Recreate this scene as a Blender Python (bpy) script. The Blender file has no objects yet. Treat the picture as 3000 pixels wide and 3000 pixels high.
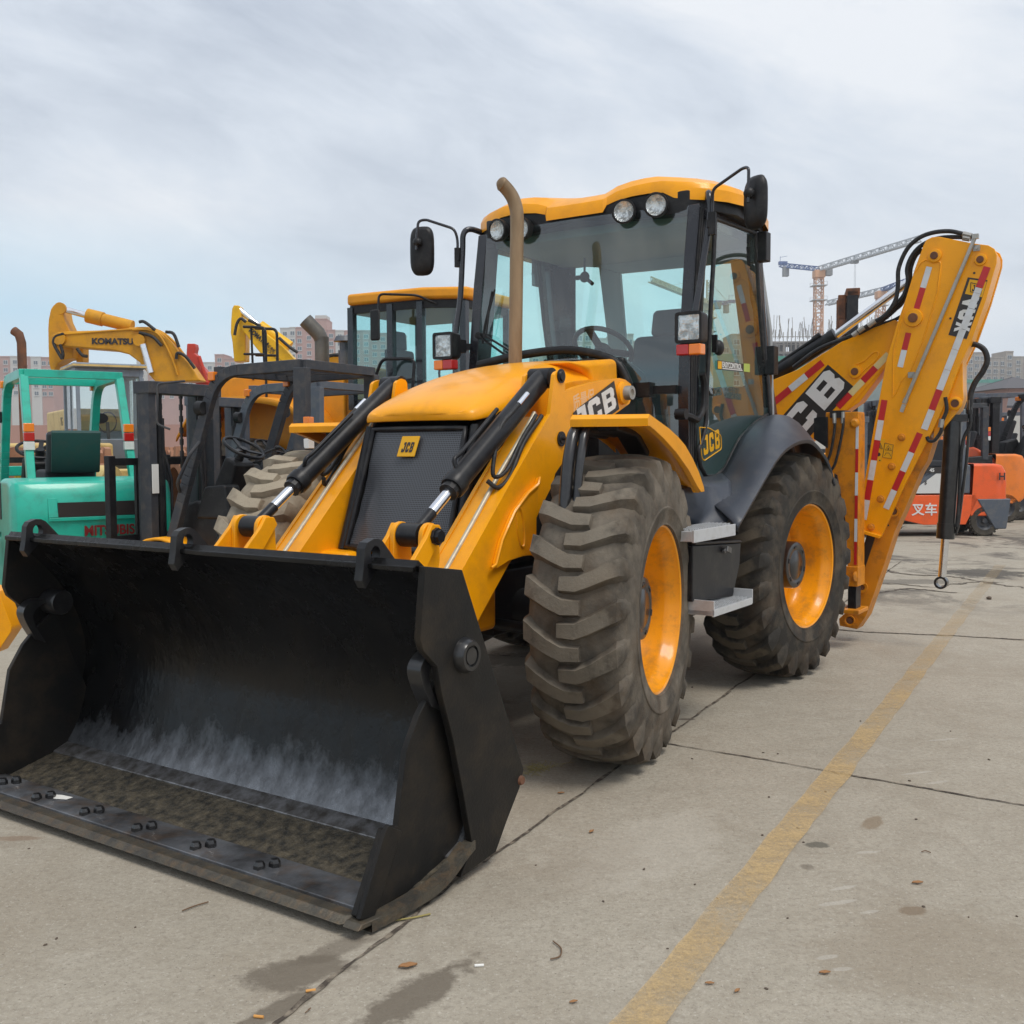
import bpy, bmesh, math, random
from math import sin, cos, pi, radians as RAD
from mathutils import Vector as V, Matrix, noise as MN
random.seed(7)
S = bpy.context.scene
# ------------------------------------------------------------------ camera
FPX, PITCH, ROLL, EYE = 3058.0, RAD(3.46), RAD(0.3), 1.45
cd = bpy.data.cameras.new('camera'); cam = bpy.data.objects.new('camera', cd); S.collection.objects.link(cam)
S.camera = cam
cd.sensor_width = 36; cd.lens = 36*FPX/3000; cd.clip_end = 3000; cd.clip_start = .05
_f = V((0, cos(PITCH), -sin(PITCH))); _u = V((0, sin(PITCH), cos(PITCH))); _r = V((1, 0, 0))
CR = _r*cos(ROLL)-_u*sin(ROLL); CU = _u*cos(ROLL)+_r*sin(ROLL)
cam.matrix_world = Matrix((( CR.x, CU.x, -_f.x, 0), (CR.y, CU.y, -_f.y, 0), (CR.z, CU.z, -_f.z, EYE), (0, 0, 0, 1)))
S.render.resolution_x = 1024; S.render.resolution_y = 1024
# ------------------------------------------------------------------ world: hazy overcast
W = bpy.data.worlds.new('World'); S.world = W; W.use_nodes = True
nt = W.node_tree; N = nt.nodes; LK = nt.links; N.clear()
out = N.new('ShaderNodeOutputWorld'); bg = N.new('ShaderNodeBackground'); LK.new(bg.outputs[0], out.inputs[0])
sky = N.new('ShaderNodeTexSky'); sky.sky_type = 'NISHITA'; sky.sun_disc = False
SUN_EL, SUN_AZ = RAD(62), RAD(140)      # azimuth from +Y clockwise
sky.sun_elevation = SUN_EL; sky.sun_rotation = SUN_AZ; sky.air_density = 1; sky.dust_density = 2
tc = N.new('ShaderNodeTexCoord'); sep = N.new('ShaderNodeSeparateXYZ'); LK.new(tc.outputs['Generated'], sep.inputs[0])
def wmath(op, a, b=None, c=None):
    n = N.new('ShaderNodeMath'); n.operation = op
    for i, x in enumerate((a, b, c)):
        if x is None: continue
        if hasattr(x, 'is_linked'): LK.new(x, n.inputs[i])
        else: n.inputs[i].default_value = x
    return n.outputs[0]
zc = wmath('MAXIMUM', sep.outputs[2], 0.0)
def cloud(scale, sz, ang, loc, det, rgh, dist):
    mp = N.new('ShaderNodeMapping'); LK.new(tc.outputs['Generated'], mp.inputs[0]); mp.vector_type = 'TEXTURE'; mp.inputs['Rotation'].default_value = (0, RAD(ang), 0); mp.inputs['Scale'].default_value = (1, 1, 1/sz); mp.inputs['Location'].default_value = loc
    k = N.new('ShaderNodeTexNoise'); k.inputs['Scale'].default_value = scale; k.inputs['Detail'].default_value = det; k.inputs['Roughness'].default_value = rgh; k.inputs['Distortion'].default_value = dist; LK.new(mp.outputs[0], k.inputs['Vector']); return k.outputs[0], mp
cA, mp = cloud(2.1, 2.6, 14, (.3, .1, .2), 9, .58, .35); cB, _m2 = cloud(6.5, 3.0, 18, (1.3, .7, .4), 8, .62, .6)
class _O: pass
n1 = _O(); n1.outputs = [wmath('ADD', wmath('MULTIPLY', cA, .72), wmath('MULTIPLY', cB, .28))]
cr = N.new('ShaderNodeValToRGB'); LK.new(n1.outputs[0], cr.inputs[0])
e = cr.color_ramp.elements; e[0].position = .36; e[0].color = (.36, .405, .48, 1); e[1].position = .62; e[1].color = (.67, .69, .72, 1)
x = e.new(.5); x.color = (.52, .565, .63, 1)
# horizon glow
hr = N.new('ShaderNodeMapRange'); LK.new(zc, hr.inputs[0]); hr.inputs[1].default_value = 0; hr.inputs[2].default_value = .42; hr.inputs[3].default_value = 1; hr.inputs[4].default_value = 0
hm = N.new('ShaderNodeMix'); hm.data_type = 'RGBA'; LK.new(wmath('MULTIPLY', hr.outputs[0], .6), hm.inputs[0]); LK.new(cr.outputs[0], hm.inputs[6]); hm.inputs[7].default_value = (.62, .665, .70, 1)
# thin blue gap low on the left
n2 = N.new('ShaderNodeTexNoise'); n2.inputs['Scale'].default_value = .55; LK.new(mp.outputs[0], n2.inputs['Vector'])
gz = wmath('SUBTRACT', 1.0, wmath('MINIMUM', wmath('MULTIPLY', wmath('ABSOLUTE', wmath('SUBTRACT', zc, .12)), 11.0), 1.0))
gx = wmath('MINIMUM', wmath('MAXIMUM', wmath('MULTIPLY', sep.outputs[0], -3.0), 0.0), 1.0)
bm = N.new('ShaderNodeMix'); bm.data_type = 'RGBA'; LK.new(wmath('MULTIPLY', wmath('MULTIPLY', gz, gx), wmath('MULTIPLY', n2.outputs[0], 1.5)), bm.inputs[0]); LK.new(hm.outputs[2], bm.inputs[6]); bm.inputs[7].default_value = (.38, .585, .72, 1)
sm = N.new('ShaderNodeMix'); sm.data_type = 'RGBA'; sm.blend_type = 'ADD'; sm.inputs[0].default_value = .006
LK.new(bm.outputs[2], sm.inputs[6]); LK.new(sky.outputs[0], sm.inputs[7]); LK.new(sm.outputs[2], bg.inputs[0]); bg.inputs[1].default_value = 1.0
# ------------------------------------------------------------------ sun behind cloud
sd = bpy.data.lights.new('sun', 'SUN'); sd.energy = 1.5; sd.angle = RAD(22); sd.color = (1, .95, .88)
so = bpy.data.objects.new('sun', sd); S.collection.objects.link(so)
sv = V((sin(SUN_AZ)*cos(SUN_EL), cos(SUN_AZ)*cos(SUN_EL), sin(SUN_EL)))
so.rotation_euler = sv.to_track_quat('Z', 'Y').to_euler()
S.view_settings.view_transform = 'Standard'; S.view_settings.look = 'None'; S.view_settings.exposure = .42; S.view_settings.gamma = 1
# ------------------------------------------------------------------ measuring helpers (photo point + one known coordinate -> place in the yard)
REG = dict(Z1=(0,850,.38820),Z2=(600,850,.38820),Z3=(1200,500,.36232),Z4=(1700,450,.36232),Z5=(2200,650,.41408),Z6=(950,1050,.36232),Z7=(1500,1150,.36232),Z8=(2000,1100,.43998),
 A1=(0,1500,.41408),A2=(800,1600,.41408),A3=(0,2100,.41408),A4=(700,2200,.41408),A5=(1500,1300,.51760),A6=(1500,2000,.77640),A7=(2200,1000,.41408),F=(0,0,1.55280),
 B1=(0,1000,.23292),B2=(400,1050,.25880),B3=(2550,950,.33634),B4=(2200,700,.36232),B5=(1200,1500,.25880),B6=(1630,1080,.12940),B7=(800,900,.15528),B8=(2740,780,.12422))
HEAD = RAD(34.1)
FX = V((-sin(HEAD), -cos(HEAD), 0)); LY = V((cos(HEAD), -sin(HEAD), 0)); UZ = V((0, 0, 1))
ORG = V((-.2498, 5.3744, 0))
def ray(k, x, y):
    X0, Y0, f = REG[k]; px = X0+x*f; py = Y0+y*f
    return _f + CR*(px-1500)/FPX + CU*(1500-py)/FPX
EYEV = V((0, 0, EYE))
def m(k, x, y, **kw):                     # in the loader's own axes: X forward, Y left, Z up
    r = ray(k, x, y); rl = V((r.dot(FX), r.dot(LY), r.z)); c = EYEV-ORG; cl = V((c.dot(FX), c.dot(LY), c.z))
    (key, val), = kw.items(); i = 'XYZ'.index(key); t = (val-cl[i])/rl[i]
    return cl+rl*t
def w(k, x, y, z=None, Y=None):           # yard axes
    r = ray(k, x, y); t = (z-EYE)/r.z if z is not None else Y/r.y
    return EYEV+r*t
# ------------------------------------------------------------------ materials
def mat(name, col, rough=.5, metal=0, var=.0, vscale=4, col2=None, lo=.35, hi=.65, bump=0, bscale=40, coat=0, dirt=None, dscale=3, damt=.5, detail=6, rvar=0, stretch=None):
    mm = bpy.data.materials.new(name); mm.use_nodes = True; t = mm.node_tree; n = t.nodes; b = n['Principled BSDF']
    b.inputs['Base Color'].default_value = (*col, 1); b.inputs['Roughness'].default_value = rough; b.inputs['Metallic'].default_value = metal
    if 'yellow' in name: b.inputs['Specular IOR Level'].default_value = .27
    for k_, v_ in (('bucket_side', .20), ('bucket_black', .30), ('satin_black', .32), ('tyre', .22), ('black_plastic', .30), ('worn_bucket', .35), ('charcoal', .3), ('rubber', .35)):
        if k_ in name: b.inputs['Specular IOR Level'].default_value = v_
    if coat: b.inputs['Coat Weight'].default_value = coat; b.inputs['Coat Roughness'].default_value = .08
    tcn = n.new('ShaderNodeTexCoord'); vec = tcn.outputs['Object']
    if stretch:
        mpn = n.new('ShaderNodeMapping'); mpn.inputs['Scale'].default_value = stretch; t.links.new(vec, mpn.inputs[0]); vec = mpn.outputs[0]
    def noi(sc, det=detail, rg=.6):
        k = n.new('ShaderNodeTexNoise'); k.inputs['Scale'].default_value = sc; k.inputs['Detail'].default_value = det; k.inputs['Roughness'].default_value = rg; t.links.new(vec, k.inputs['Vector']); return k.outputs[0]
    cur = None
    if col2 is not None:
        r = n.new('ShaderNodeValToRGB'); t.links.new(noi(vscale), r.inputs[0]); r.color_ramp.elements[0].position = lo; r.color_ramp.elements[1].position = hi
        r.color_ramp.elements[0].color = (*col, 1); r.color_ramp.elements[1].color = (*col2, 1); cur = r.outputs[0]
    if dirt is not None:
        mx = n.new('ShaderNodeMix'); mx.data_type = 'RGBA'
        r = n.new('ShaderNodeValToRGB'); t.links.new(noi(dscale, 9, .68), r.inputs[0]); r.color_ramp.elements[0].position = .48; r.color_ramp.elements[1].position = .74
        r.color_ramp.elements[0].color = (0, 0, 0, 1); r.color_ramp.elements[1].color = (damt, damt, damt, 1)
        t.links.new(r.outputs[0], mx.inputs[0])
        if cur: t.links.new(cur, mx.inputs[6])
        else: mx.inputs[6].default_value = (*col, 1)
        mx.inputs[7].default_value = (*dirt, 1); cur = mx.outputs[2]
    if cur: t.links.new(cur, b.inputs['Base Color'])
    if rvar:
        mr = n.new('ShaderNodeMapRange'); t.links.new(noi(vscale*1.7), mr.inputs[0]); mr.inputs[1].default_value = .3; mr.inputs[2].default_value = .7; mr.inputs[3].default_value = max(.03, rough-rvar); mr.inputs[4].default_value = rough+rvar
        t.links.new(mr.outputs[0], b.inputs['Roughness'])
    if bump:
        bn = n.new('ShaderNodeBump'); bn.inputs['Strength'].default_value = bump; bn.inputs['Distance'].default_value = .01; t.links.new(noi(bscale, 8), bn.inputs['Height']); t.links.new(bn.outputs[0], b.inputs['Normal'])
    return mm
def emis(name, col, s):
    mm = bpy.data.materials.new(name); mm.use_nodes = True; b = mm.node_tree.nodes['Principled BSDF']; b.inputs['Base Color'].default_value = (*col, 1)
    return mm
def glass(name, tint=(.72, .93, .92), rough=.0, refl=.08, dirt=.0):
    mm = bpy.data.materials.new(name); mm.use_nodes = True; t = mm.node_tree; n = t.nodes; n.clear()
    o = n.new('ShaderNodeOutputMaterial'); mx = n.new('ShaderNodeMixShader'); tr = n.new('ShaderNodeBsdfTransparent'); gl = n.new('ShaderNodeBsdfGlossy'); lw = n.new('ShaderNodeLayerWeight')
    tr.inputs[0].default_value = (*tint, 1); gl.inputs['Roughness'].default_value = rough; gl.inputs[0].default_value = (1, 1, 1, 1); lw.inputs[0].default_value = .5
    pw = n.new('ShaderNodeMath'); pw.operation = 'POWER'; pw.inputs[1].default_value = 4.5; t.links.new(lw.outputs['Facing'], pw.inputs[0])
    ma_ = n.new('ShaderNodeMath'); ma_.operation = 'MULTIPLY_ADD'; ma_.inputs[1].default_value = .85; ma_.inputs[2].default_value = refl; t.links.new(pw.outputs[0], ma_.inputs[0])
    t.links.new(ma_.outputs[0], mx.inputs[0]); t.links.new(tr.outputs[0], mx.inputs[1]); t.links.new(gl.outputs[0], mx.inputs[2])
    last = mx.outputs[0]
    if dirt:
        df = n.new('ShaderNodeBsdfDiffuse'); df.inputs[0].default_value = (.45, .45, .42, 1); m2 = n.new('ShaderNodeMixShader'); k = n.new('ShaderNodeTexNoise'); k.inputs['Scale'].default_value = 5; k.inputs['Detail'].default_value = 8
        mu = n.new('ShaderNodeMath'); mu.operation = 'MULTIPLY'; mu.inputs[1].default_value = dirt; t.links.new(k.outputs[0], mu.inputs[0]); t.links.new(mu.outputs[0], m2.inputs[0]); t.links.new(last, m2.inputs[1]); t.links.new(df.outputs[0], m2.inputs[2]); last = m2.outputs[0]
    t.links.new(last, o.inputs[0]); return mm
YEL = (.95, .39, .003)
M = dict(
 yellow=mat('yellow_paint', YEL,   .34, coat=.16, col2=(.89, .355, .003), vscale=2.2, dirt=(.50, .20, .03), dscale=7, damt=.38, bump=.03, bscale=30, rvar=.06),
 yellow_old=mat('worn_yellow_paint', (.70, .26, .010), .42, col2=(.60, .21, .012), vscale=3, dirt=(.14, .07, .03), dscale=9, damt=.75, bump=.06, bscale=60),
 black=mat('black_gloss_paint', (.012, .012, .013), .28, coat=.3, dirt=(.09, .085, .08), dscale=12, damt=.3, bump=.05, bscale=60),
 satin=mat('satin_black_paint', (.010, .010, .012), .38, dirt=(.09, .085, .07), dscale=9, damt=.3, bump=.05, bscale=60),
 bucket=mat('bucket_black_paint', (.003, .003, .0035), .24, col2=(.005, .005, .005), vscale=5, dirt=(.026, .019, .012), dscale=4.5, damt=.4, bump=.38, bscale=26, rvar=.13, stretch=(1, 1, .6)),
 bucketfloor=mat('worn_bucket_floor', (.024, .023, .020), .5, col2=(.115, .096, .066), lo=.36, hi=.70, vscale=26, bump=.8, bscale=55, rvar=.15),
 bucketside=mat('bucket_side_paint', (.009, .009, .009), .42, col2=(.016, .014, .012), vscale=6, dirt=(.07, .05, .03), dscale=7, damt=.35, bump=.12, bscale=90),
 edge=mat('worn_steel_edge', (.095, .082, .060), .5, metal=.3, col2=(.045, .042, .036), vscale=14, dirt=(.20, .12, .055), dscale=22, damt=.55, bump=.4, bscale=90),
 silveredge=mat('bare_steel', (.30, .30, .31), .38, metal=.7, col2=(.10, .09, .08), vscale=20, bump=.2, bscale=80),
 chrome=mat('chromed_rod', (.82, .83, .86), .20, metal=1, dirt=(.3, .28, .25), dscale=14, damt=.25),
 steel=mat('zinc_steel', (.42, .41, .38), .4, metal=.7, dirt=(.3, .24, .15), dscale=14, damt=.6),
 pipe=mat('cream_pipe', (.55, .50, .38), .4, metal=.2, dirt=(.25, .18, .1), dscale=20, damt=.7),
 rubber=mat('hose_rubber', (.018, .018, .019), .5, dirt=(.12, .11, .1), dscale=25, damt=.4),
 tyre=mat('dusty_tyre', (.060, .052, .042), .8, col2=(.175, .148, .115), lo=.34, hi=.66, vscale=7, dirt=(.11, .072, .042), dscale=5, damt=.7, bump=.35, bscale=70),
 tyredark=mat('dark_tyre', (.032, .029, .025), .75, col2=(.11, .09, .066), lo=.42, hi=.70, vscale=7, dirt=(.075, .045, .025), dscale=4, damt=.7, bump=.3, bscale=70),
 tyrebrown=mat('muddy_tyre', (.20, .165, .12), .88, col2=(.36, .31, .235), lo=.35, hi=.65, vscale=5, dirt=(.10, .05, .025), dscale=3, damt=.8, bump=.4, bscale=60),
 navy=mat('dark_blue_grey_plastic', (.030, .036, .050), .42, col2=(.038, .045, .060), vscale=5, dirt=(.14, .13, .12), dscale=8, damt=.3, bump=.05, bscale=200),
 cabblack=mat('cab_frame_paint', (.012, .013, .018), .26, coat=.3, dirt=(.1, .1, .1), dscale=10, damt=.2),
 plastic=mat('black_plastic', (.010, .010, .011), .45, bump=.05, bscale=200, dirt=(.09, .085, .08), dscale=12, damt=.3),
 interior=mat('cab_lining', (.30, .31, .315), .75),
 seat=mat('seat_cloth', (.045, .047, .052), .85),
 alu=mat('aluminium_step', (.55, .56, .57), .4, metal=.25, dirt=(.3, .28, .25), dscale=14, damt=.4),
 lamp=mat('lamp_reflector', (.80, .80, .79), .16, metal=.85, col2=(.35, .34, .32), vscale=30, lo=.45, hi=.6, bump=.9, bscale=40),
 lampglass=glass('lamp_glass', (.93, .95, .95)),
 amber=mat('amber_lens', (.85, .22, .010), .2, coat=.5), red=mat('red_lens', (.45, .012, .010), .2, coat=.5),
 white=mat('white_vinyl', (.72, .72, .70), .4, dirt=(.4, .33, .22), dscale=8, damt=.4), dark=mat('dark_vinyl', (.028, .022, .020), .4),
 tapered=mat('red_reflective_tape', (.52, .018, .020), .35), tapewhite=mat('white_reflective_tape', (.66, .68, .70), .3, dirt=(.4, .35, .28), dscale=12, damt=.5),
 tapecream=mat('faded_reflective_tape', (.72, .60, .28), .4, dirt=(.5, .35, .15), dscale=9, damt=.5),
 exhaust=mat('rusty_exhaust', (.20, .135, .075), .55, metal=.35, col2=(.33, .235, .14), vscale=7, dirt=(.11, .055, .025), dscale=9, damt=.7, stretch=(1, 1, .25), bump=.15, bscale=60),
 glass=glass('tinted_glass', (.70, .945, .93), dirt=.035), glassdoor=glass('door_glass', (.66, .87, .85), dirt=.04, refl=.15), glassclear=glass('rear_glass', (.80, .97, .95)),
 glassdirty=glass('dusty_glass', (.70, .78, .75), dirt=.14),
 emblem=mat('emblem_yellow', (.78, .40, .015), .35), rust=mat('rusty_steel', (.20, .075, .030), .8, col2=(.09, .045, .028), vscale=8, bump=.2),
)
def hexmat(name, col, **k): return mat(name, col, **k)
M['green'] = mat('turquoise_green_paint', (.010, .47, .34), .35, coat=.3, col2=(.010, .42, .30), vscale=3, dirt=(.03, .12, .09), dscale=9, damt=.5)
M['fork'] = mat('charcoal_forklift_paint', (.038, .042, .052), .45, col2=(.050, .054, .062), vscale=4, dirt=(.16, .13, .10), dscale=10, damt=.5, bump=.05)
M['forkgrey'] = mat('grey_forklift_paint', (.085, .10, .125), .45, dirt=(.2, .18, .15), dscale=10, damt=.5)
M['orange'] = mat('orange_red_paint', (.82, .105, .012), .33, coat=.3, dirt=(.3, .08, .03), dscale=6, damt=.4)
M['orange2'] = mat('orange_paint', (.80, .20, .015), .33, coat=.3, dirt=(.35, .12, .04), dscale=6, damt=.4)
M['komatsu'] = mat('excavator_yellow', (.66, .31, .012), .45, col2=(.58, .26, .015), vscale=2, dirt=(.25, .13, .04), dscale=5, damt=.5)
M['komatsu2'] = mat('bright_excavator_yellow', (.80, .46, .012), .4, dirt=(.3, .16, .04), dscale=5, damt=.4)
M['cream'] = mat('cream_yellow_paint', (.66, .49, .20), .5, dirt=(.25, .12, .05), dscale=4, damt=.7)
M['bluegrey'] = mat('pale_blue_grey_paint', (.20, .245, .30), .5, dirt=(.12, .11, .10), dscale=4, damt=.5)
M['redp'] = mat('red_boom_paint', (.52, .035, .012), .4, dirt=(.2, .03, .02), dscale=5, damt=.5)
M['loaderyel'] = mat('wheel_loader_yellow', (.78, .31, .012), .4, dirt=(.35, .16, .04), dscale=4, damt=.4)
M['drum'] = mat('rusted_drum', (.33, .155, .085), .7, col2=(.42, .22, .13), vscale=3, dirt=(.16, .07, .04), dscale=4, damt=.6, bump=.15)
M['pink'] = mat('pink_render', (.44, .255, .205), .9, col2=(.40, .235, .195), vscale=.2); M['palewall'] = mat('pale_render', (.52, .50, .46), .9); M['beige'] = mat('beige_render', (.40, .34, .27), .9, col2=(.34, .29, .24), vscale=.3)
M['concrete'] = mat('raw_concrete_wall', (.33, .30, .27), .9, col2=(.24, .22, .20), vscale=.4)
M['net'] = mat('green_safety_net', (.035, .22, .16), .9, col2=(.05, .30, .22), vscale=.6); M['netgrey'] = mat('grey_green_net', (.17, .23, .22), .9, col2=(.22, .26, .24), vscale=.5)
M['window'] = mat('window_glass_dark', (.09, .11, .12), .15); M['winframe'] = mat('window_frame_white', (.6, .6, .58), .6)
M['scaffold'] = mat('scaffold_pole', (.24, .21, .18), .7)
M['cranewhite'] = mat('crane_white', (.50, .52, .54), .6); M['craneorange'] = mat('crane_orange', (.66, .36, .20), .6); M['craneblue'] = mat('crane_blue', (.10, .15, .32), .6); M['cranegrey'] = mat('crane_grey', (.26, .27, .28), .7); M['craneyellow'] = mat('crane_ochre', (.42, .32, .16), .7)
M['roofslate'] = mat('slate_roof', (.10, .095, .10), .8)
M['leaf'] = mat('dry_leaf', (.30, .15, .06), .8); M['butt'] = mat('cigarette_filter', (.62, .30, .08), .8); M['twig'] = mat('twig_brown', (.15, .09, .05), .9); M['pebble'] = mat('pebble', (.10, .075, .055), .9); M['grass'] = mat('dry_grass', (.30, .25, .09), .9); M['paper'] = mat('pale_paper', (.75, .74, .70), .8)
# perforated grille: fine raised holes
def grille_mat():
    mm = mat('perforated_grille', (.045, .048, .054), .38); t = mm.node_tree; n = t.nodes; b = n['Principled BSDF']
    tcn = n.new('ShaderNodeTexCoord'); sp = n.new('ShaderNodeSeparateXYZ'); t.links.new(tcn.outputs['Object'], sp.inputs[0])
    cb = n.new('ShaderNodeCombineXYZ'); t.links.new(sp.outputs[1], cb.inputs[0]); t.links.new(sp.outputs[2], cb.inputs[1])
    vo = n.new('ShaderNodeTexVoronoi'); vo.inputs['Scale'].default_value = 105; vo.inputs['Randomness'].default_value = 0.0; t.links.new(cb.outputs[0], vo.inputs['Vector'])
    r = n.new('ShaderNodeValToRGB'); t.links.new(vo.outputs[0], r.inputs[0]); r.color_ramp.elements[0].position = .30; r.color_ramp.elements[1].position = .38
    r.color_ramp.elements[0].color = (.004, .004, .005, 1); r.color_ramp.elements[1].color = (.09, .096, .108, 1)
    t.links.new(r.outputs[0], b.inputs['Base Color']); return mm
M['grille'] = grille_mat()
# windscreen with a darker sun band along its top
def band_glass():
    mm = glass('windscreen_glass', (.70, .945, .93), dirt=.03, refl=.12); t = mm.node_tree; n = t.nodes; tr = [k for k in n if k.type == 'BSDF_TRANSPARENT'][0]
    tcn = n.new('ShaderNodeTexCoord'); sp = n.new('ShaderNodeSeparateXYZ'); t.links.new(tcn.outputs['Object'], sp.inputs[0])
    r = n.new('ShaderNodeValToRGB'); mr = n.new('ShaderNodeMapRange'); t.links.new(sp.outputs[2], mr.inputs[0]); mr.inputs[1].default_value = 2.62; mr.inputs[2].default_value = 2.80
    t.links.new(mr.outputs[0], r.inputs[0]); r.color_ramp.elements[0].color = (.70, .945, .93, 1); r.color_ramp.elements[1].color = (.22, .52, .56, 1); t.links.new(r.outputs[0], tr.inputs[0]); return mm
M['windscreen'] = band_glass()
M['forktyre'] = mat('forklift_tyre', (.035, .032, .028), .8, col2=(.09, .078, .062), vscale=6, bump=.2)
M['blued'] = mat('blued_steel_strip', (.05, .05, .052), .36, metal=.55, col2=(.22, .23, .25), lo=.35, hi=.65, vscale=5, dirt=(.20, .12, .06), dscale=9, damt=.6, bump=.2, bscale=60)
# ------------------------------------------------------------------ mesh builder
class MB:
    def __init__(s): s.v = []; s.f = []
    def add(s, vs, fs):
        o = len(s.v); s.v += [tuple(p) for p in vs]; s.f += [tuple(i+o for i in f) for f in fs]; return s
    def box(s, c, d, rot=None, taper=None):
        hx, hy, hz = d[0]/2, d[1]/2, d[2]/2; P = []
        for z in (-1, 1):
            k = taper if (taper and z > 0) else 1
            for x, y in ((-1, -1), (1, -1), (1, 1), (-1, 1)):
                p = V((x*hx*k, y*hy*k, z*hz))
                if rot is not None: p = rot @ p
                P.append(V(c)+p)
        return s.add(P, [(3, 2, 1, 0), (4, 5, 6, 7), (0, 1, 5, 4), (1, 2, 6, 5), (2, 3, 7, 6), (3, 0, 4, 7)])
    def b2(s, a, b):
        return s.box([(a[i]+b[i])/2 for i in range(3)], [abs(b[i]-a[i]) for i in range(3)])
    def prism(s, pts, ax, a, b):
        """pts 2D in the plane normal to axis ax ('X': (y,z), 'Y': (x,z), 'Z': (x,y))"""
        n = len(pts)
        def P(p, d): return {'X': (d, p[0], p[1]), 'Y': (p[0], d, p[1]), 'Z': (p[0], p[1], d)}[ax]
        vs = [P(p, a) for p in pts]+[P(p, b) for p in pts]
        fs = [tuple(range(n))[::-1], tuple(range(n, 2*n))]+[(i, (i+1) % n, (i+1) % n+n, i+n) for i in range(n)]
        return s.add(vs, fs)
    def slab(s, pts, off):
        pts = [V(p) for p in pts]; n = len(pts); off = V(off)
        return s.add(pts+[p+off for p in pts], [tuple(range(n))[::-1], tuple(range(n, 2*n))]+[(i, (i+1) % n, (i+1) % n+n, i+n) for i in range(n)])
    def frame(s, d):
        d = V(d).normalized(); u = d.cross(V((0, 0, 1)))
        if u.length < .01: u = d.cross(V((1, 0, 0)))
        u.normalize(); return d, u, d.cross(u)
    def cyl(s, p, q, r, r2=None, n=20, cap=True):
        p = V(p); q = V(q); r2 = r if r2 is None else r2; d, u, v = s.frame(q-p)
        vs = [p+(u*cos(2*pi*i/n)+v*sin(2*pi*i/n))*r for i in range(n)]+[q+(u*cos(2*pi*i/n)+v*sin(2*pi*i/n))*r2 for i in range(n)]
        fs = [(i, (i+1) % n, (i+1) % n+n, i+n) for i in range(n)]
        if cap: fs += [tuple(range(n))[::-1], tuple(range(n, 2*n))]
        return s.add(vs, fs)
    def tube(s, pts, r, n=8, closed=False):
        pts = [V(p) for p in pts]; K = len(pts); rs = r if isinstance(r, (list, tuple)) else [r]*K; vs = []; u = None
        for i, p in enumerate(pts):
            d = (pts[(i+1) % K]-pts[i-1]) if (closed or 0 < i < K-1) else (pts[1]-pts[0] if i == 0 else pts[-1]-pts[-2])
            d.normalize()
            if u is None: _, u, _ = s.frame(d)
            u = (u-d*u.dot(d)).normalized(); v = d.cross(u)
            vs += [p+(u*cos(2*pi*j/n+.4)+v*sin(2*pi*j/n+.4))*rs[i] for j in range(n)]
        fs = []
        for i in range(K if closed else K-1):
            a = i*n; b = ((i+1) % K)*n
            fs += [(a+j, a+(j+1) % n, b+(j+1) % n, b+j) for j in range(n)]
        if not closed: fs += [tuple(range(n))[::-1], tuple((K-1)*n+j for j in range(n))]
        return s.add(vs, fs)
    def bar(s, p, q, wd, ht, up=(0, 0, 1)):
        p = V(p); q = V(q); d = (q-p).normalized(); up = V(up); sd_ = d.cross(up)
        if sd_.length < .01: sd_ = d.cross(V((1, 0, 0)))
        sd_.normalize(); u = sd_.cross(d).normalized(); vs = []
        for c in (p, q):
            for a, b in ((-1, -1), (1, -1), (1, 1), (-1, 1)): vs.append(c+sd_*a*wd/2+u*b*ht/2)
        return s.add(vs, [(3, 2, 1, 0), (4, 5, 6, 7), (0, 1, 5, 4), (1, 2, 6, 5), (2, 3, 7, 6), (3, 0, 4, 7)])
    def lathe(s, prof, o, ax, n=48, closed=False, cap=True):
        """prof: (radius, height along ax)"""
        o = V(o); d, u, v = s.frame(ax); vs = []; K = len(prof)
        for r, h in prof: vs += [o+d*h+(u*cos(2*pi*i/n)+v*sin(2*pi*i/n))*r for i in range(n)]
        fs = []
        for k in range(K if closed else K-1):
            a = k*n; b = ((k+1) % K)*n
            fs += [(a+i, a+(i+1) % n, b+(i+1) % n, b+i) for i in range(n)]
        if not closed and cap:
            if prof[0][0] > 1e-4: fs.append(tuple(range(n))[::-1])
            if prof[-1][0] > 1e-4: fs.append(tuple((K-1)*n+i for i in range(n)))
        return s.add(vs, fs)
    def ell(s, c, r, n=16, k=10):
        vs = []; fs = []
        for j in range(k+1):
            th = pi*j/k
            for i in range(n): vs.append((c[0]+r[0]*sin(th)*cos(2*pi*i/n), c[1]+r[1]*sin(th)*sin(2*pi*i/n), c[2]+r[2]*cos(th)))
        for j in range(k):
            for i in range(n): fs.append((j*n+i, j*n+(i+1) % n, (j+1)*n+(i+1) % n, (j+1)*n+i))
        return s.add(vs, fs)
    def grid(s, rows, close=False):
        K = len(rows[0]); vs = [p for r in rows for p in r]; fs = []
        for i in range(len(rows)-1):
            for j in range(K if close else K-1): fs.append((i*K+j, i*K+(j+1) % K, (i+1)*K+(j+1) % K, (i+1)*K+j))
        return s.add(vs, fs)
    def build(s, name, material, parent=None, bevel=0, smooth=35, solid=0, seg=2, mw=None):
        me = bpy.data.meshes.new(name); me.from_pydata(s.v, [], s.f)
        b = bmesh.new(); b.from_mesh(me); bmesh.ops.remove_doubles(b, verts=b.verts, dist=1e-5); bmesh.ops.recalc_face_normals(b, faces=b.faces); b.to_mesh(me); b.free()
        if smooth:
            for p in me.polygons: p.use_smooth = True
            me.set_sharp_from_angle(angle=RAD(smooth))
        me.materials.append(M[material] if isinstance(material, str) else material)
        o = bpy.data.objects.new(name, me); S.collection.objects.link(o)
        if parent is not None: o.parent = parent
        if mw is not None: o.matrix_local = mw
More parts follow.
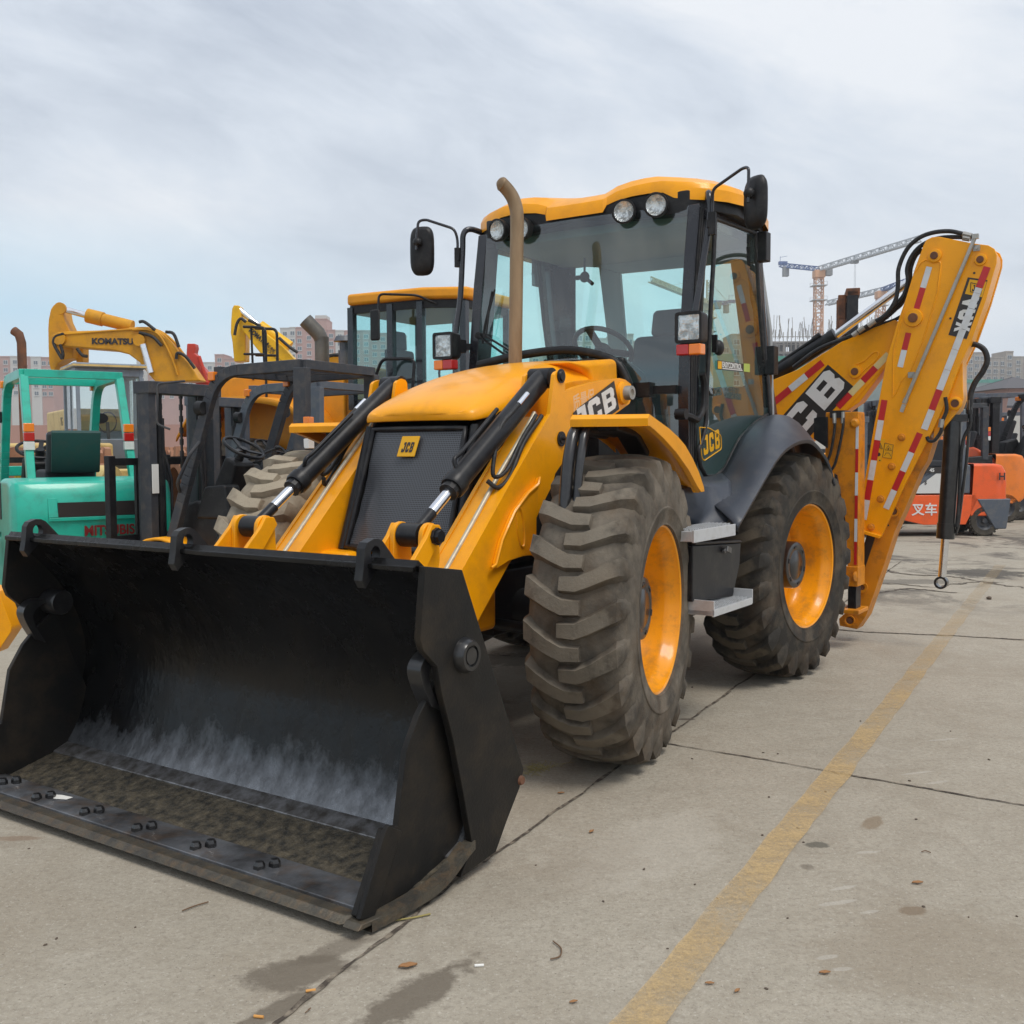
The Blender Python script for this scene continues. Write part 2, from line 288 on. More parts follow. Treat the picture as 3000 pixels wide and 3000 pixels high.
        if solid:
            md = o.modifiers.new('s', 'SOLIDIFY'); md.thickness = solid; md.offset = 0
        if bevel:
            md = o.modifiers.new('b', 'BEVEL'); md.width = bevel; md.segments = seg; md.limit_method = 'ANGLE'; md.angle_limit = RAD(34); md.harden_normals = True
        return o
def crom(pts, n=6, closed=False):
    pts = [V(p) for p in pts]; K = len(pts); o = []
    for i in range(K if closed else K-1):
        p0 = pts[i-1] if (closed or i > 0) else pts[0]*2-pts[1]; p1 = pts[i]; p2 = pts[(i+1) % K]; p3 = pts[(i+2) % K] if (closed or i+2 < K) else pts[-1]*2-pts[-2]
        for j in range(n):
            t = j/n; o.append(.5*((2*p1)+(p2-p0)*t+(2*p0-5*p1+4*p2-p3)*t*t+(3*p1-p0-3*p2+p3)*t**3))
    if not closed: o.append(pts[-1])
    return o
def bend(pts, r, n=5):
    """polyline with rounded corners of radius r"""
    pts = [V(p) for p in pts]; o = [pts[0]]
    for a, b, c in zip(pts, pts[1:], pts[2:]):
        d1 = (a-b); d2 = (c-b); k = min(r, d1.length*.48, d2.length*.48); p = b+d1.normalized()*k; q = b+d2.normalized()*k
        for j in range(n+1):
            t = j/n; o.append(p*(1-t)**2+b*2*t*(1-t)+q*t*t)
    o.append(pts[-1]); return o
def xz(vs): return [(p[0], p[2]) for p in vs]
def yz(vs): return [(p[1], p[2]) for p in vs]
def mm_(k, pts, **kw): return [m(k, *p, **kw) for p in pts]
def thing(name, label, cat, loc=(0, 0, 0), rz=0, group=None):
    o = bpy.data.objects.new(name, None); S.collection.objects.link(o); o.location = loc; o.rotation_euler = (0, 0, rz)
    o['label'] = label; o['category'] = cat; o.empty_display_size = .2
    if group: o['group'] = group
    return o
def tag(o, label=None, cat=None, group=None, kind=None):
    for k, v_ in (('label', label), ('category', cat), ('group', group), ('kind', kind)):
        if v_: o[k] = v_
    return o
# lettering ---------------------------------------------------------
GL = {
 'J': [[(.34, 1), (.95, 1), (.95, .14), (.80, 0), (.10, 0), (0, .12), (0, .36), (.30, .36), (.30, .25), (.62, .25), (.62, .76), (.34, .76)]],
 'C': [[(.92, .36), (.92, .14), (.76, 0), (.16, 0), (0, .16), (0, .84), (.16, 1), (.76, 1), (.92, .86), (.92, .62), (.61, .62), (.61, .75), (.32, .75), (.32, .25), (.61, .25), (.61, .36)]],
 'V': [[(0, 1), (.34, 0), (.62, 0), (.96, 1), (.66, 1), (.48, .42), (.30, 1)]],
 'U': [[(0, 1), (0, .2), (.18, 0), (.78, 0), (.95, .2), (.95, 1), (.64, 1), (.64, .3), (.31, .3), (.31, 1)]],
 'B': [[(0, 0), (.3, 0), (.3, 1), (0, 1)], [(.3, 0), (.62, 0), (.62, .2), (.3, .2)], [(.3, .41), (.62, .41), (.62, .6), (.3, .6)], [(.3, .8), (.62, .8), (.62, 1), (.3, 1)],
       [(.62, 0), (.80, 0), (.94, .13), (.94, .40), (.84, .51), (.92, .62), (.92, .87), (.78, 1), (.62, 1)]],
 '4': [[(0, .16), (.55, .16), (.55, .36), (.26, .36), (.42, .70), (.55, .70), (.55, 1), (.40, 1), (0, .40)], [(.55, 0), (.82, 0), (.82, 1), (.55, 1)]],
 'X': [[(0, 0), (.30, 0), (.46, .32), (.62, 0), (.94, 0), (.64, .52), (.92, 1), (.62, 1), (.47, .70), (.31, 1), (0, 1), (.29, .52)]],
}
def glyphs(txt, o, xd, yd, h, wd, mt, parent, name, gap=.10, th=.003, skew=0):
    o = V(o); xd = V(xd).normalized(); yd = V(yd).normalized(); nz = xd.cross(yd); b = MB(); x = 0
    for ch in txt:
        for poly in GL[ch]:
            b.slab([o+xd*(x+p[0]*wd+p[1]*skew)+yd*p[1]*h for p in poly], nz*th)
        x += wd*(1+gap)
    return b.build(name, mt, parent, smooth=0)
def text(body, o, xd, yd, h, mt, parent, name, th=.002, bold=0, sx=1):
    c = bpy.data.curves.new(name, 'FONT'); c.body = body; c.size = h/.72; c.extrude = th; c.offset = bold
    t = bpy.data.objects.new(name, c); S.collection.objects.link(t); bpy.context.view_layer.update()
    me = bpy.data.meshes.new_from_object(t.evaluated_get(bpy.context.evaluated_depsgraph_get())); bpy.data.objects.remove(t)
    xd = V(xd).normalized(); yd = V(yd).normalized(); z = xd.cross(yd)
    me.transform(Matrix(((xd.x*sx, yd.x, z.x, o[0]), (xd.y*sx, yd.y, z.y, o[1]), (xd.z*sx, yd.z, z.z, o[2]), (0, 0, 0, 1))))
    me.materials.clear(); me.materials.append(M[mt]); r = bpy.data.objects.new(name, me); S.collection.objects.link(r); r.parent = parent; return r
def bolt(parent, c, ax, r=.012, h=.01, mt='black', name='bolt'):
    b = MB(); c = V(c); b.cyl(c, c+V(ax)*h, r, n=6); return b.build(name, mt, parent, smooth=0)
def pin(parent, c, ax, r, h, mt, boss=None, name='pivot_pin'):
    c = V(c); ax = V(ax).normalized(); b = MB()
    b.lathe([(r*.55, h*1.25), (r*.62, h*1.25), (r*.72, h*1.0), (r, h), (r, 0)], c, ax, n=24)
    o = b.build(name, mt, parent)
    if boss:
        q = MB(); q.lathe([(r*1.02, h*.7), (boss*.92, h*.7), (boss, h*.5), (boss, 0)], c, ax, n=28); q.build('pivot_boss', 'yellow', o if False else parent)
    return o

def bucket_mat():
    mm = M['bucket']; t = mm.node_tree; n = t.nodes; l = t.links; b = n['Principled BSDF']; base = b.inputs['Base Color'].links[0].from_socket; rg = b.inputs['Roughness'].links[0].from_socket
    tcn = n.new('ShaderNodeTexCoord'); sp = n.new('ShaderNodeSeparateXYZ'); l.new(tcn.outputs['Object'], sp.inputs[0])
    mp_ = n.new('ShaderNodeMapping'); mp_.inputs['Scale'].default_value = (2.6, 3.6, 2.6); l.new(tcn.outputs['Object'], mp_.inputs[0])
    k = n.new('ShaderNodeTexNoise'); k.inputs['Scale'].default_value = 3.2; k.inputs['Detail'].default_value = 9; k.inputs['Roughness'].default_value = .72; l.new(mp_.outputs[0], k.inputs['Vector'])
    def ma(op, a, c): 
        q = n.new('ShaderNodeMath'); q.operation = op
        for i, x_ in enumerate((a, c)):
            if hasattr(x_, 'is_linked'): l.new(x_, q.inputs[i])
            else: q.inputs[i].default_value = x_
        return q.outputs[0]
    h = ma('SUBTRACT', .42, sp.outputs[2]); h = ma('MULTIPLY', h, 2.6)                 # load polish low down, with sky sheen put into the metal colour
    yb = n.new('ShaderNodeMapRange'); l.new(sp.outputs[1], yb.inputs[0]); yb.inputs[1].default_value = -1.15; yb.inputs[2].default_value = -.2; yb.inputs[3].default_value = -.22; yb.inputs[4].default_value = .06
    v = ma('ADD', ma('ADD', h, yb.outputs[0]), ma('MULTIPLY', ma('SUBTRACT', k.outputs[0], .5), 1.25))
    r = n.new('ShaderNodeValToRGB'); l.new(v, r.inputs[0]); r.color_ramp.elements[0].position = .34; r.color_ramp.elements[0].color = (0, 0, 0, 1); r.color_ramp.elements[1].position = .98; r.color_ramp.elements[1].color = (1, 1, 1, 1)
    mx = n.new('ShaderNodeMix'); mx.data_type = 'RGBA'; l.new(r.outputs[0], mx.inputs[0]); l.new(base, mx.inputs[6]); mx.inputs[7].default_value = (.21, .22, .235, 1); l.new(mx.outputs[2], b.inputs['Base Color'])
    l.new(ma('MULTIPLY', r.outputs[0], .85), b.inputs['Metallic'])
    mr = n.new('ShaderNodeMix'); l.new(r.outputs[0], mr.inputs[0]); l.new(rg, mr.inputs[2]); mr.inputs[3].default_value = .27; l.new(mr.outputs[0], b.inputs['Roughness'])
bucket_mat()

def tyre_wear(name, groove, top, r0=.688, r1=.703):
    """lug faces are scuffed pale by the ground; the grooves keep their mud"""
    mm = M[name]; t = mm.node_tree; n = t.nodes; l = t.links; b = n['Principled BSDF']; base = b.inputs['Base Color'].links[0].from_socket
    tcn = n.new('ShaderNodeTexCoord'); mp_ = n.new('ShaderNodeMapping'); mp_.inputs['Scale'].default_value = (1, 0, 1); l.new(tcn.outputs['Object'], mp_.inputs[0]); ln = n.new('ShaderNodeVectorMath'); ln.operation = 'LENGTH'; l.new(mp_.outputs[0], ln.inputs[0])
    k = n.new('ShaderNodeTexNoise'); k.inputs['Scale'].default_value = 14; k.inputs['Detail'].default_value = 8; l.new(tcn.outputs['Object'], k.inputs['Vector'])
    a = n.new('ShaderNodeMath'); a.operation = 'MULTIPLY_ADD'; l.new(k.outputs[0], a.inputs[0]); a.inputs[1].default_value = .07; a.inputs[2].default_value = -.035; c = n.new('ShaderNodeMath'); l.new(a.outputs[0], c.inputs[0]); l.new(ln.outputs['Value'], c.inputs[1])
    for lo, hi, col, am in ((r0, r1, top, .55),):
        mr = n.new('ShaderNodeMapRange'); l.new(c.outputs[0], mr.inputs[0]); mr.inputs[1].default_value = lo; mr.inputs[2].default_value = hi; mr.inputs[4].default_value = am
        mx = n.new('ShaderNodeMix'); mx.data_type = 'RGBA'; l.new(mr.outputs[0], mx.inputs[0]); l.new(base, mx.inputs[6]); mx.inputs[7].default_value = (*col, 1); base = mx.outputs[2]
    l.new(base, b.inputs['Base Color'])
tyre_wear('tyre', None, (.20, .172, .132)); tyre_wear('tyredark', None, (.13, .105, .075)); tyre_wear('tyrebrown', None, (.40, .34, .25))
M['rimyellow'] = mat('rim_yellow_paint', (.92, .36, .003), .34, coat=.3, col2=(.86, .32, .003), vscale=3, dirt=(.20, .11, .045), dscale=6, damt=.75, bump=.03)
M['gunmetal'] = mat('sooty_exhaust_steel', (.10, .095, .085), .5, metal=.4, col2=(.16, .15, .13), vscale=6)
M['darkred'] = mat('dark_red_letters', (.20, .012, .012), .4)
M['floorgrey'] = mat('cab_floor_mat', (.42, .43, .42), .7)
# ================================================================== GROUND
def ground_mat():
    mm = bpy.data.materials.new('yard_concrete'); mm.use_nodes = True; t = mm.node_tree; n = t.nodes; b = n['Principled BSDF']; l = t.links
    g = n.new('ShaderNodeNewGeometry'); P = g.outputs['Position']
    def noi(sc, det=6, rg=.6, dist=0):
        k = n.new('ShaderNodeTexNoise'); k.inputs['Scale'].default_value = sc; k.inputs['Detail'].default_value = det; k.inputs['Roughness'].default_value = rg; k.inputs['Distortion'].default_value = dist; l.new(P, k.inputs['Vector']); return k.outputs[0]
    def ramp(src, a, ca, b_, cb_):
        r = n.new('ShaderNodeValToRGB'); l.new(src, r.inputs[0]); r.color_ramp.elements[0].position = a; r.color_ramp.elements[0].color = (*ca, 1); r.color_ramp.elements[1].position = b_; r.color_ramp.elements[1].color = (*cb_, 1); return r.outputs[0]
    def mix(f, a, b_, mode='MIX'):
        k = n.new('ShaderNodeMix'); k.data_type = 'RGBA'; k.blend_type = mode
        if hasattr(f, 'is_linked'): l.new(f, k.inputs[0])
        else: k.inputs[0].default_value = f
        for s_, x_ in ((6, a), (7, b_)):
            if hasattr(x_, 'is_linked'): l.new(x_, k.inputs[s_])
            else: k.inputs[s_].default_value = (*x_, 1)
        return k.outputs[2]
    def ma(op, a, b_=None):
        k = n.new('ShaderNodeMath'); k.operation = op
        for i, x_ in enumerate((a, b_)):
            if x_ is None: continue
            if hasattr(x_, 'is_linked'): l.new(x_, k.inputs[i])
            else: k.inputs[i].default_value = x_
        return k.outputs[0]
    c = ramp(noi(.5, 5, .6), .33, (.325, .285, .22), .67, (.45, .405, .325))
    c = mix(.5, c, ramp(noi(7, 8, .7), .3, (.29, .255, .195), .7, (.50, .45, .365)))
    c = mix(ramp(noi(1.1, 7, .65, .6), .50, (0, 0, 0), .66, (.6, .6, .6)), c, (.27, .22, .155)); c = mix(ramp(noi(3.3, 8, .7, 1.2), .52, (0, 0, 0), .66, (.45, .45, .45)), c, (.25, .205, .15)); c = mix(ramp(noi(2.2, 8, .7, .4), .60, (0, 0, 0), .70, (.5, .5, .5)), c, (.55, .51, .43))
    c = mix(ramp(noi(90, 4, .7), .35, (.75,)*3, .65, (0, 0, 0)), c, (.34, .30, .24))
    c = mix(ramp(noi(150, 2, .6), .66, (0, 0, 0), .72, (.9,)*3), c, (.52, .48, .42))
    c = mix(ramp(noi(110, 3, .6), .30, (.8,)*3, .36, (0, 0, 0)), c, (.09, .075, .055))
    c = mix(ramp(noi(42, 6, .8), .36, (.62,)*3, .52, (0, 0, 0)), c, (.235, .20, .155))
    c = mix(ramp(noi(70, 3, .7), .58, (0, 0, 0), .68, (.45,)*3), c, (.58, .54, .46))
    # far part of the yard: broken, dirtier concrete with dark oily seams
    sp = n.new('ShaderNodeSeparateXYZ'); l.new(P, sp.inputs[0])
    far = n.new('ShaderNodeMapRange'); l.new(sp.outputs[1], far.inputs[0]); far.inputs[1].default_value = 8.5; far.inputs[2].default_value = 10.5; far.inputs[3].default_value = 0; far.inputs[4].default_value = 1
    dk = ramp(noi(.8, 9, .72, .9), .50, (0, 0, 0), .60, (.85,)*3)
    k = n.new('ShaderNodeMath'); k.operation = 'MULTIPLY'; l.new(far.outputs[0], k.inputs[0]); l.new(dk, k.inputs[1]); c = mix(k.outputs[0], c, (.085, .072, .058))
    # damp / oily patches and painted under-machine shade, each with its outline: (x, y, rx, ry, angle, strength, colour)
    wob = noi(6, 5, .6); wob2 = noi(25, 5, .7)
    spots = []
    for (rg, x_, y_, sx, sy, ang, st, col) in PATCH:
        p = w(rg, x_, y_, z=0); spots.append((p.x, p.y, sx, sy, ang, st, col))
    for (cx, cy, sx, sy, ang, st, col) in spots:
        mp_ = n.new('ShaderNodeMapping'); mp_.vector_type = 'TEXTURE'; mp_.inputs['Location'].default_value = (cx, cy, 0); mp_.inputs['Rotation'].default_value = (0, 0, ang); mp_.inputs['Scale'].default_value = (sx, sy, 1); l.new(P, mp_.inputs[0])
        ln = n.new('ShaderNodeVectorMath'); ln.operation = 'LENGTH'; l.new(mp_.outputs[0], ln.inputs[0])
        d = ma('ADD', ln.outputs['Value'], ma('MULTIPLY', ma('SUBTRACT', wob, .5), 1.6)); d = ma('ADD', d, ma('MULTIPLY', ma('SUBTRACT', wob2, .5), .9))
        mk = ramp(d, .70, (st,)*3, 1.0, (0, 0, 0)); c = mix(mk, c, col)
    l.new(c, b.inputs['Base Color']); b.inputs['Roughness'].default_value = .88
    bn = n.new('ShaderNodeBump'); bn.inputs['Strength'].default_value = .8; bn.inputs['Distance'].default_value = .008
    l.new(ma('ADD', ma('MULTIPLY', noi(120, 4, .7), .6), noi(25, 5, .6)), bn.inputs['Height']); l.new(bn.outputs[0], b.inputs['Normal'])
    return mm, ramp, noi, mix
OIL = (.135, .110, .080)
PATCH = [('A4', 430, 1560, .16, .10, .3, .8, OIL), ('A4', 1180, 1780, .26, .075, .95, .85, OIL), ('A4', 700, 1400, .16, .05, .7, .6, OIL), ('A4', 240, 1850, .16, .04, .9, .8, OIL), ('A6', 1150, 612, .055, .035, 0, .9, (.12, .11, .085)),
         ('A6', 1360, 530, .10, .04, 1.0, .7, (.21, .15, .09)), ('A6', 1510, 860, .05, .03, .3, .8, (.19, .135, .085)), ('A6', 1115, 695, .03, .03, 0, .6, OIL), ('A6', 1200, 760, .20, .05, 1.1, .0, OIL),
         ('A2', 1650, 800, .5, .25, .4, .75, (.10, .08, .06)), ('A3', 150, 860, .10, .03, 0, .5, (.2, .12, .07)), ('A7', 1650, 1640, .55, .5, .2, .85, (.06, .052, .042)), ('A7', 1150, 1700, .5, .25, 0, .6, (.09, .08, .065)), ('A5', 990, 1560, .05, .02, 0, .8, (.11, .085, .065))]+[('F', 930, 1290, .9, .45, .9, .5, (.15, .125, .095)), ('F', 1330, 1225, 1.1, .4, .9, .45, (.16, .13, .10)), ('A6', 560, 620, .5, .25, 1.0, .22, (.52, .48, .41)), ('A6', 1600, 1000, .4, .3, .3, .25, (.24, .19, .13)), ('A6', 200, 700, .45, .2, .9, .2, (.25, .2, .145))]+[('A6', x_, y_, sx*.6, .012, RAD(8+x_ % 13), .26, (.60, .57, .52)) for x_, y_, sx in ((1260, 772, .09), (1230, 830, .12), (1340, 640, .08), (1190, 1035, .06), (1300, 100, .09), (1620, 215, .16), (1530, 340, .16), (1350, 865, .06), (1250, 1080, .06), (1610, 375, .10))]  # wide F patches: stain plus shade under the machine painted into the concrete
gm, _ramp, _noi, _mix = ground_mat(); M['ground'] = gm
b = MB(); b.grid([[(x_, y_, 0) for x_ in (-700, -60, -10, 0, 10, 60, 700)] for y_ in (-60, 0, 8, 30, 120, 900)])
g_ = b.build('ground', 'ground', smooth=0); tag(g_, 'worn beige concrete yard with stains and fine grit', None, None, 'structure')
M['crack'] = mat('joint_filler_dirt', (.06, .046, .035), .95, col2=(.24, .20, .15), lo=.45, hi=.62, vscale=22)
def strip(name, pts, wd, mt, z=.004, seg=40, jit=.25, label=None, kind='structure', wvar=.4):
    P = []
    for a, c in zip(pts, pts[1:]):
        for i in range(seg): P.append(V(a).lerp(V(c), i/seg))
    P.append(V(pts[-1])); L_ = []; R_ = []
    for i, p in enumerate(P):
        d = (P[min(i+1, len(P)-1)]-P[max(i-1, 0)]); d.z = 0; d.normalize(); nn = V((-d.y, d.x, 0))
        j = MN.noise(p*2.3)*wd*jit*3+MN.noise(p*11)*wd*jit*1.5; w1 = wd/2*(1+wvar*MN.noise(p*5+V((9, 0, 0)))*2+wvar*MN.noise(p*23)); w2 = wd/2*(1+wvar*MN.noise(p*5+V((0, 7, 0)))*2+wvar*MN.noise(p*19))
        w1 = max(w1, wd*.12); w2 = max(w2, wd*.12)
        L_.append((p.x+nn.x*(j+w1), p.y+nn.y*(j+w1), z)); R_.append((p.x+nn.x*(j-w2), p.y+nn.y*(j-w2), z))
    q = MB(); q.grid([L_, R_]); o = q.build(name, mt, smooth=0); tag(o, label, None, None, kind); return o
def gp(k, x_, y_): p = w(k, x_, y_, z=0); return (p.x, p.y, 0)
strip('slab_joint', [gp('A4', 100, 2120), gp('A4', 280, 1930), gp('A4', 640, 1640), gp('A4', 1080, 1300), gp('A4', 1620, 870), gp('A6', 0, 605), gp('A6', 420, 305), gp('A6', 600, 190), gp('A6', 870, 0), gp('F', 1560, 1160), gp('F', 1700, 1060)], .014, 'crack', jit=.3, seg=36, wvar=.6)
strip('slab_joint', [gp('A6', 570, 230), gp('A6', 950, 290), gp('A6', 1270, 350), gp('A6', 1932, 465), gp('A6', 2300, 540)], .011, 'crack', jit=.3, seg=50, wvar=.6)
strip('slab_joint', [gp('F', 1500, 1183), gp('F', 1640, 1193), gp('F', 1800, 1200), gp('F', 1960, 1209)], .03, 'crack', seg=40)
strip('slab_joint', [gp('F', 905, 1235), gp('F', 1000, 1240), gp('F', 1300, 1250)], .02, 'crack', seg=20)
for q_ in (((1660, 1100), (1760, 1108), (1850, 1098), (1932, 1110)), ((1640, 1070), (1720, 1085), (1800, 1088), (1880, 1100)), ((1620, 1120), (1720, 1112), (1800, 1120))):
    strip('yard_crack', [gp('F', *z_) for z_ in q_], .05, 'crack', seg=30, jit=.8, wvar=.9)
# yellow line: paint worn through to the concrete
def paint_mat():
    mm = bpy.data.materials.new('worn_line_paint'); mm.use_nodes = True; t = mm.node_tree; n = t.nodes; b = n['Principled BSDF']; l = t.links
    g = n.new('ShaderNodeNewGeometry'); P = g.outputs['Position']
    def noi(sc, det=8, rg=.7):
        k = n.new('ShaderNodeTexNoise'); k.inputs['Scale'].default_value = sc; k.inputs['Detail'].default_value = det; k.inputs['Roughness'].default_value = rg; l.new(P, k.inputs['Vector']); return k.outputs[0]
    ad = n.new('ShaderNodeMath'); ad.operation = 'MULTIPLY_ADD'; l.new(noi(75, 6, .8), ad.inputs[0]); ad.inputs[1].default_value = .5; 
    k2 = n.new('ShaderNodeMath'); k2.operation = 'MULTIPLY'; l.new(noi(2.4, 4), k2.inputs[0]); k2.inputs[1].default_value = .5; l.new(k2.outputs[0], ad.inputs[2])
    r = n.new('ShaderNodeValToRGB'); l.new(ad.outputs[0], r.inputs[0]); r.color_ramp.elements[0].position = .36; r.color_ramp.elements[0].color = (.05,)*3+(1,); r.color_ramp.elements[1].position = .60; r.color_ramp.elements[1].color = (.80,)*3+(1,)
    b.inputs['Base Color'].default_value = (.58, .405, .19, 1); b.inputs['Roughness'].default_value = .85; sp = n.new('ShaderNodeSeparateXYZ'); l.new(P, sp.inputs[0]); fd = n.new('ShaderNodeMapRange'); l.new(sp.outputs[1], fd.inputs[0]); fd.inputs[1].default_value = 5; fd.inputs[2].default_value = 9.5; fd.inputs[3].default_value = 1; fd.inputs[4].default_value = .28; mu = n.new('ShaderNodeMath'); mu.operation = 'MULTIPLY'; l.new(r.outputs[0], mu.inputs[0]); l.new(fd.outputs[0], mu.inputs[1]); l.new(mu.outputs[0], b.inputs['Alpha'])
    bn = n.new('ShaderNodeBump'); bn.inputs['Strength'].default_value = .5; bn.inputs['Distance'].default_value = .005; l.new(noi(110, 4), bn.inputs['Height']); l.new(bn.outputs[0], b.inputs['Normal'])
    return mm
M['linepaint'] = paint_mat()
l0 = w('A6', 480, 1287, z=0); l1 = w('A6', 1497, 0, z=0); l2 = w('F', 1838, 1130, z=0); dd = (l0-l1).normalized()
strip('yellow_line', [l0+dd*1.5, l0, l1, l2, l2+(l2-l1)*.8], .118, 'linepaint', z=.007, jit=.02, wvar=.06, seg=40)
# ================================================================== BACKHOE LOADER
J = thing('backhoe_loader', 'large yellow and black backhoe loader with wide black front bucket and folded rear digging arm', 'backhoe loader', ORG, math.atan2(FX.y, FX.x))
# ---------- bucket
inn = [(1.79, 1.078), (1.66, .975), (1.54, .84), (1.46, .69), (1.425, .53), (1.45, .38), (1.497, .225), (1.56, .125)]
inn = [(p[0], p[2]) for p in crom([(a, 0, c) for a, c in inn], 5)]
outr = []
for i, p in enumerate(inn):
    a = inn[max(i-1, 0)]; c = inn[min(i+1, len(inn)-1)]; d = V((c[0]-a[0], c[1]-a[1])).normalized(); outr.append((p[0]+d.y*.03, p[1]-d.x*.03))
HB = 1.145
b = MB(); b.grid([[(x_, y_, z_) for x_, z_ in inn] for y_ in [(-HB+2*HB*i/16) for i in range(17)]])
b.grid([[(x_, y_, z_) for x_, z_ in outr] for y_ in (-HB, HB)])
for y_ in (-HB, HB): b.grid([[(x_, y_, z_) for x_, z_ in inn], [(x_, y_, z_) for x_, z_ in outr]])
b.grid([[(inn[0][0], y_, inn[0][1]) for y_ in (-HB, HB)], [(outr[0][0], y_, outr[0][1]) for y_ in (-HB, HB)]])
BK = b.build('bucket', 'bucket', J, smooth=50)
b = MB(); b.prism([(1.77, 1.085), (1.802, 1.085), (1.802, 1.066), (1.77, 1.066)], 'Y', -HB, HB); b.build('rim_bar', 'bucket', BK, bevel=.004)
b = MB(); b.prism([(1.556, .127), (1.63, .099), (1.62, .045), (1.52, .05)], 'Y', -HB, HB); b.build('wear_strip', 'silveredge', BK, bevel=.004)
b = MB(); rows = []
for i in range(61):
    y_ = -HB+2*HB*i/60; rows.append([(1.625+.255*j/14, y_, .094-.058*j/14+.0035*MN.noise(V((j*.8, y_*9, 0)))*(0 < j < 14)) for j in range(15)])
b.grid(rows); b.prism([(1.63, .086), (1.875, .03), (1.87, .015), (1.60, .03)], 'Y', -HB, HB); b.build('floor_plate', 'bucketfloor', BK, smooth=60)
b = MB(); ep = [(1.86, -1.12), (2.015, -1.12), (2.06, -1.085), (2.06, 1.085), (2.015, 1.12), (1.86, 1.12)]
vs = [(x_, y_, (.038 if x_ < 2 else .052)) for x_, y_ in ep]+[(x_+(0 if x_ < 2 else .03), y_, .034 if x_ > 2 else .010) for x_, y_ in ep]
b.add(vs, [(0, 1, 2, 3, 4, 5), (6, 7, 8, 9, 10, 11)]+[(i, (i+1) % 6, (i+1) % 6+6, i+6) for i in range(6)]); b.build('cutting_edge', 'edge', BK, bevel=.003)
b = MB(); b.prism([(1.85, .040), (1.855, .054), (1.985, .066), (2.015, .060), (2.015, .046), (1.85, .034)], 'Y', -1.11, 1.11); b.build('bolt_on_edge', 'blued', BK, bevel=.003)
b = MB(); rr = []
for i in range(81):
    y_ = -1.1+2.2*i/80; rr.append((1.858+.003*MN.noise(V((0, y_*14, 3))), y_, .046))
b.tube(rr, .0075, 6); b.build('weld_bead', 'silveredge', BK, smooth=80)
for px_, py_ in (('A3', (20, 490)), ('A3', (260, 600)), ('A3', (600, 705)), ('A3', (970, 820)), ('A3', (1385, 950)), ('A4', (145, 850))):
    c = m(px_, *py_, Z=.055)
    for dx in (0, -.045):
        b = MB(); b.lathe([(.020, -.006), (.020, .014), (.014, .026), (0, .028)], (c.x+dx, c.y+(.025 if dx else 0), .062), (0, 0, 1), n=6); b.build('edge_bolt', 'black', BK, smooth=0)
for k_ in ((700, 1015), (785, 1042), (632, 1040), (712, 1062)):
    c = m('A4', *k_, Z=.05); b = MB(); b.cyl((c.x, c.y, .047), (c.x, c.y, .0505), .009, n=12); b.build('bolt_hole', 'dark', BK, smooth=0)
rear_pl = [(1.777, 1.085), (1.583, 1.055), (1.498, .875), (1.223, .296), (1.251, .235), (1.329, .144), (1.401, .05), (1.606, .03), (1.541, .121), (1.585, .298), (1.640, .50), (1.70, .67), (1.722, .759), (1.79, .82), (1.805, .86)]
fr_pl = [(1.60, .73), (1.668, .690), (1.755, .604), (1.821, .502), (1.866, .275), (1.935, .285), (2.06, .06), (2.03, .03), (1.75, .03), (1.50, .06), (1.45, .35)]
for s in (1, -1):
    b = MB(); b.prism(rear_pl, 'Y', s*1.15, s*1.176); sp_ = b.build('side_plate', 'bucketside', BK, bevel=.003)
    b = MB(); b.prism(fr_pl, 'Y', s*1.105, s*1.128); b.build('clam_side_plate', 'bucketside', BK, bevel=.003)
    b = MB(); b.prism([(1.866, .262), (1.93, .30), (1.945, .285), (2.065, .055), (2.0, .035)], 'Y', s*1.129, s*1.146); b.build('side_cutter', 'bucketside', BK, bevel=.003)
    b = MB(); pts = [(2.035, s*1.145, .022), (1.9, s*1.16, .028), (1.76, s*1.17, .040), (1.67, s*1.17, .062), (1.58, s*1.165, .10), (1.53, s*1.16, .115)]; pts = crom(pts, 4)
    for a, c in zip(pts, pts[1:]): pass
    b.grid([[(p.x, p.y+dy, p.z+dz) for p in pts] for dy, dz in ((-.028, -.012), (.022, -.012), (.022, .018), (-.028, .022), (-.028, -.012))]); b.build('heel_bar', 'edge', BK, smooth=50)
    b = MB(); b.prism([(2.02, .030), (2.095, .034), (2.075, .050), (1.87, .034), (1.86, .012)], 'Y', s*1.10, s*1.165); b.build('corner_tip', 'edge', BK, bevel=.004)
    # clam arm inside, with its pivot
    arm = crom([(1.61, 0, .775), (1.67, 0, .775), (1.715, 0, .735), (1.705, 0, .68), (1.66, 0, .60)], 5)
    b = MB(); b.grid([[(p.x, s*(1.04 if k_ < 2 else 1.125), p.z)+() if False else (p.x+(.0 if k_ in (0, 3) else .045), s*(1.085 if k_ in (0, 1) else 1.140), p.z+(.0 if k_ in (0, 3) else .02)) for p in arm] for k_ in (0, 1, 2, 3, 0)]); b.build('clam_arm', 'black', BK, smooth=60)
    b = MB(); b.lathe([(.0, .02), (.05, .02), (.055, .03), (.055, .12)], (1.60, s*1.02, .775), (0, s, 0), n=24); b.build('clam_pivot', 'black', BK)
    b = MB(); b.lathe([(.028, .032), (.030, .024), (.034, .024), (.036, .034), (.048, .034), (.056, .022), (.060, .0)], (1.578, s*1.176, .772), (0, s, 0), n=32); b.build('pivot_pin', 'black', BK)
    b = MB(); b.lathe([(0, .010), (.014, .010), (.018, 0)], (1.245, s*1.176, .262), (0, s, 0), n=20); b.build('side_bolt', 'rust', BK)
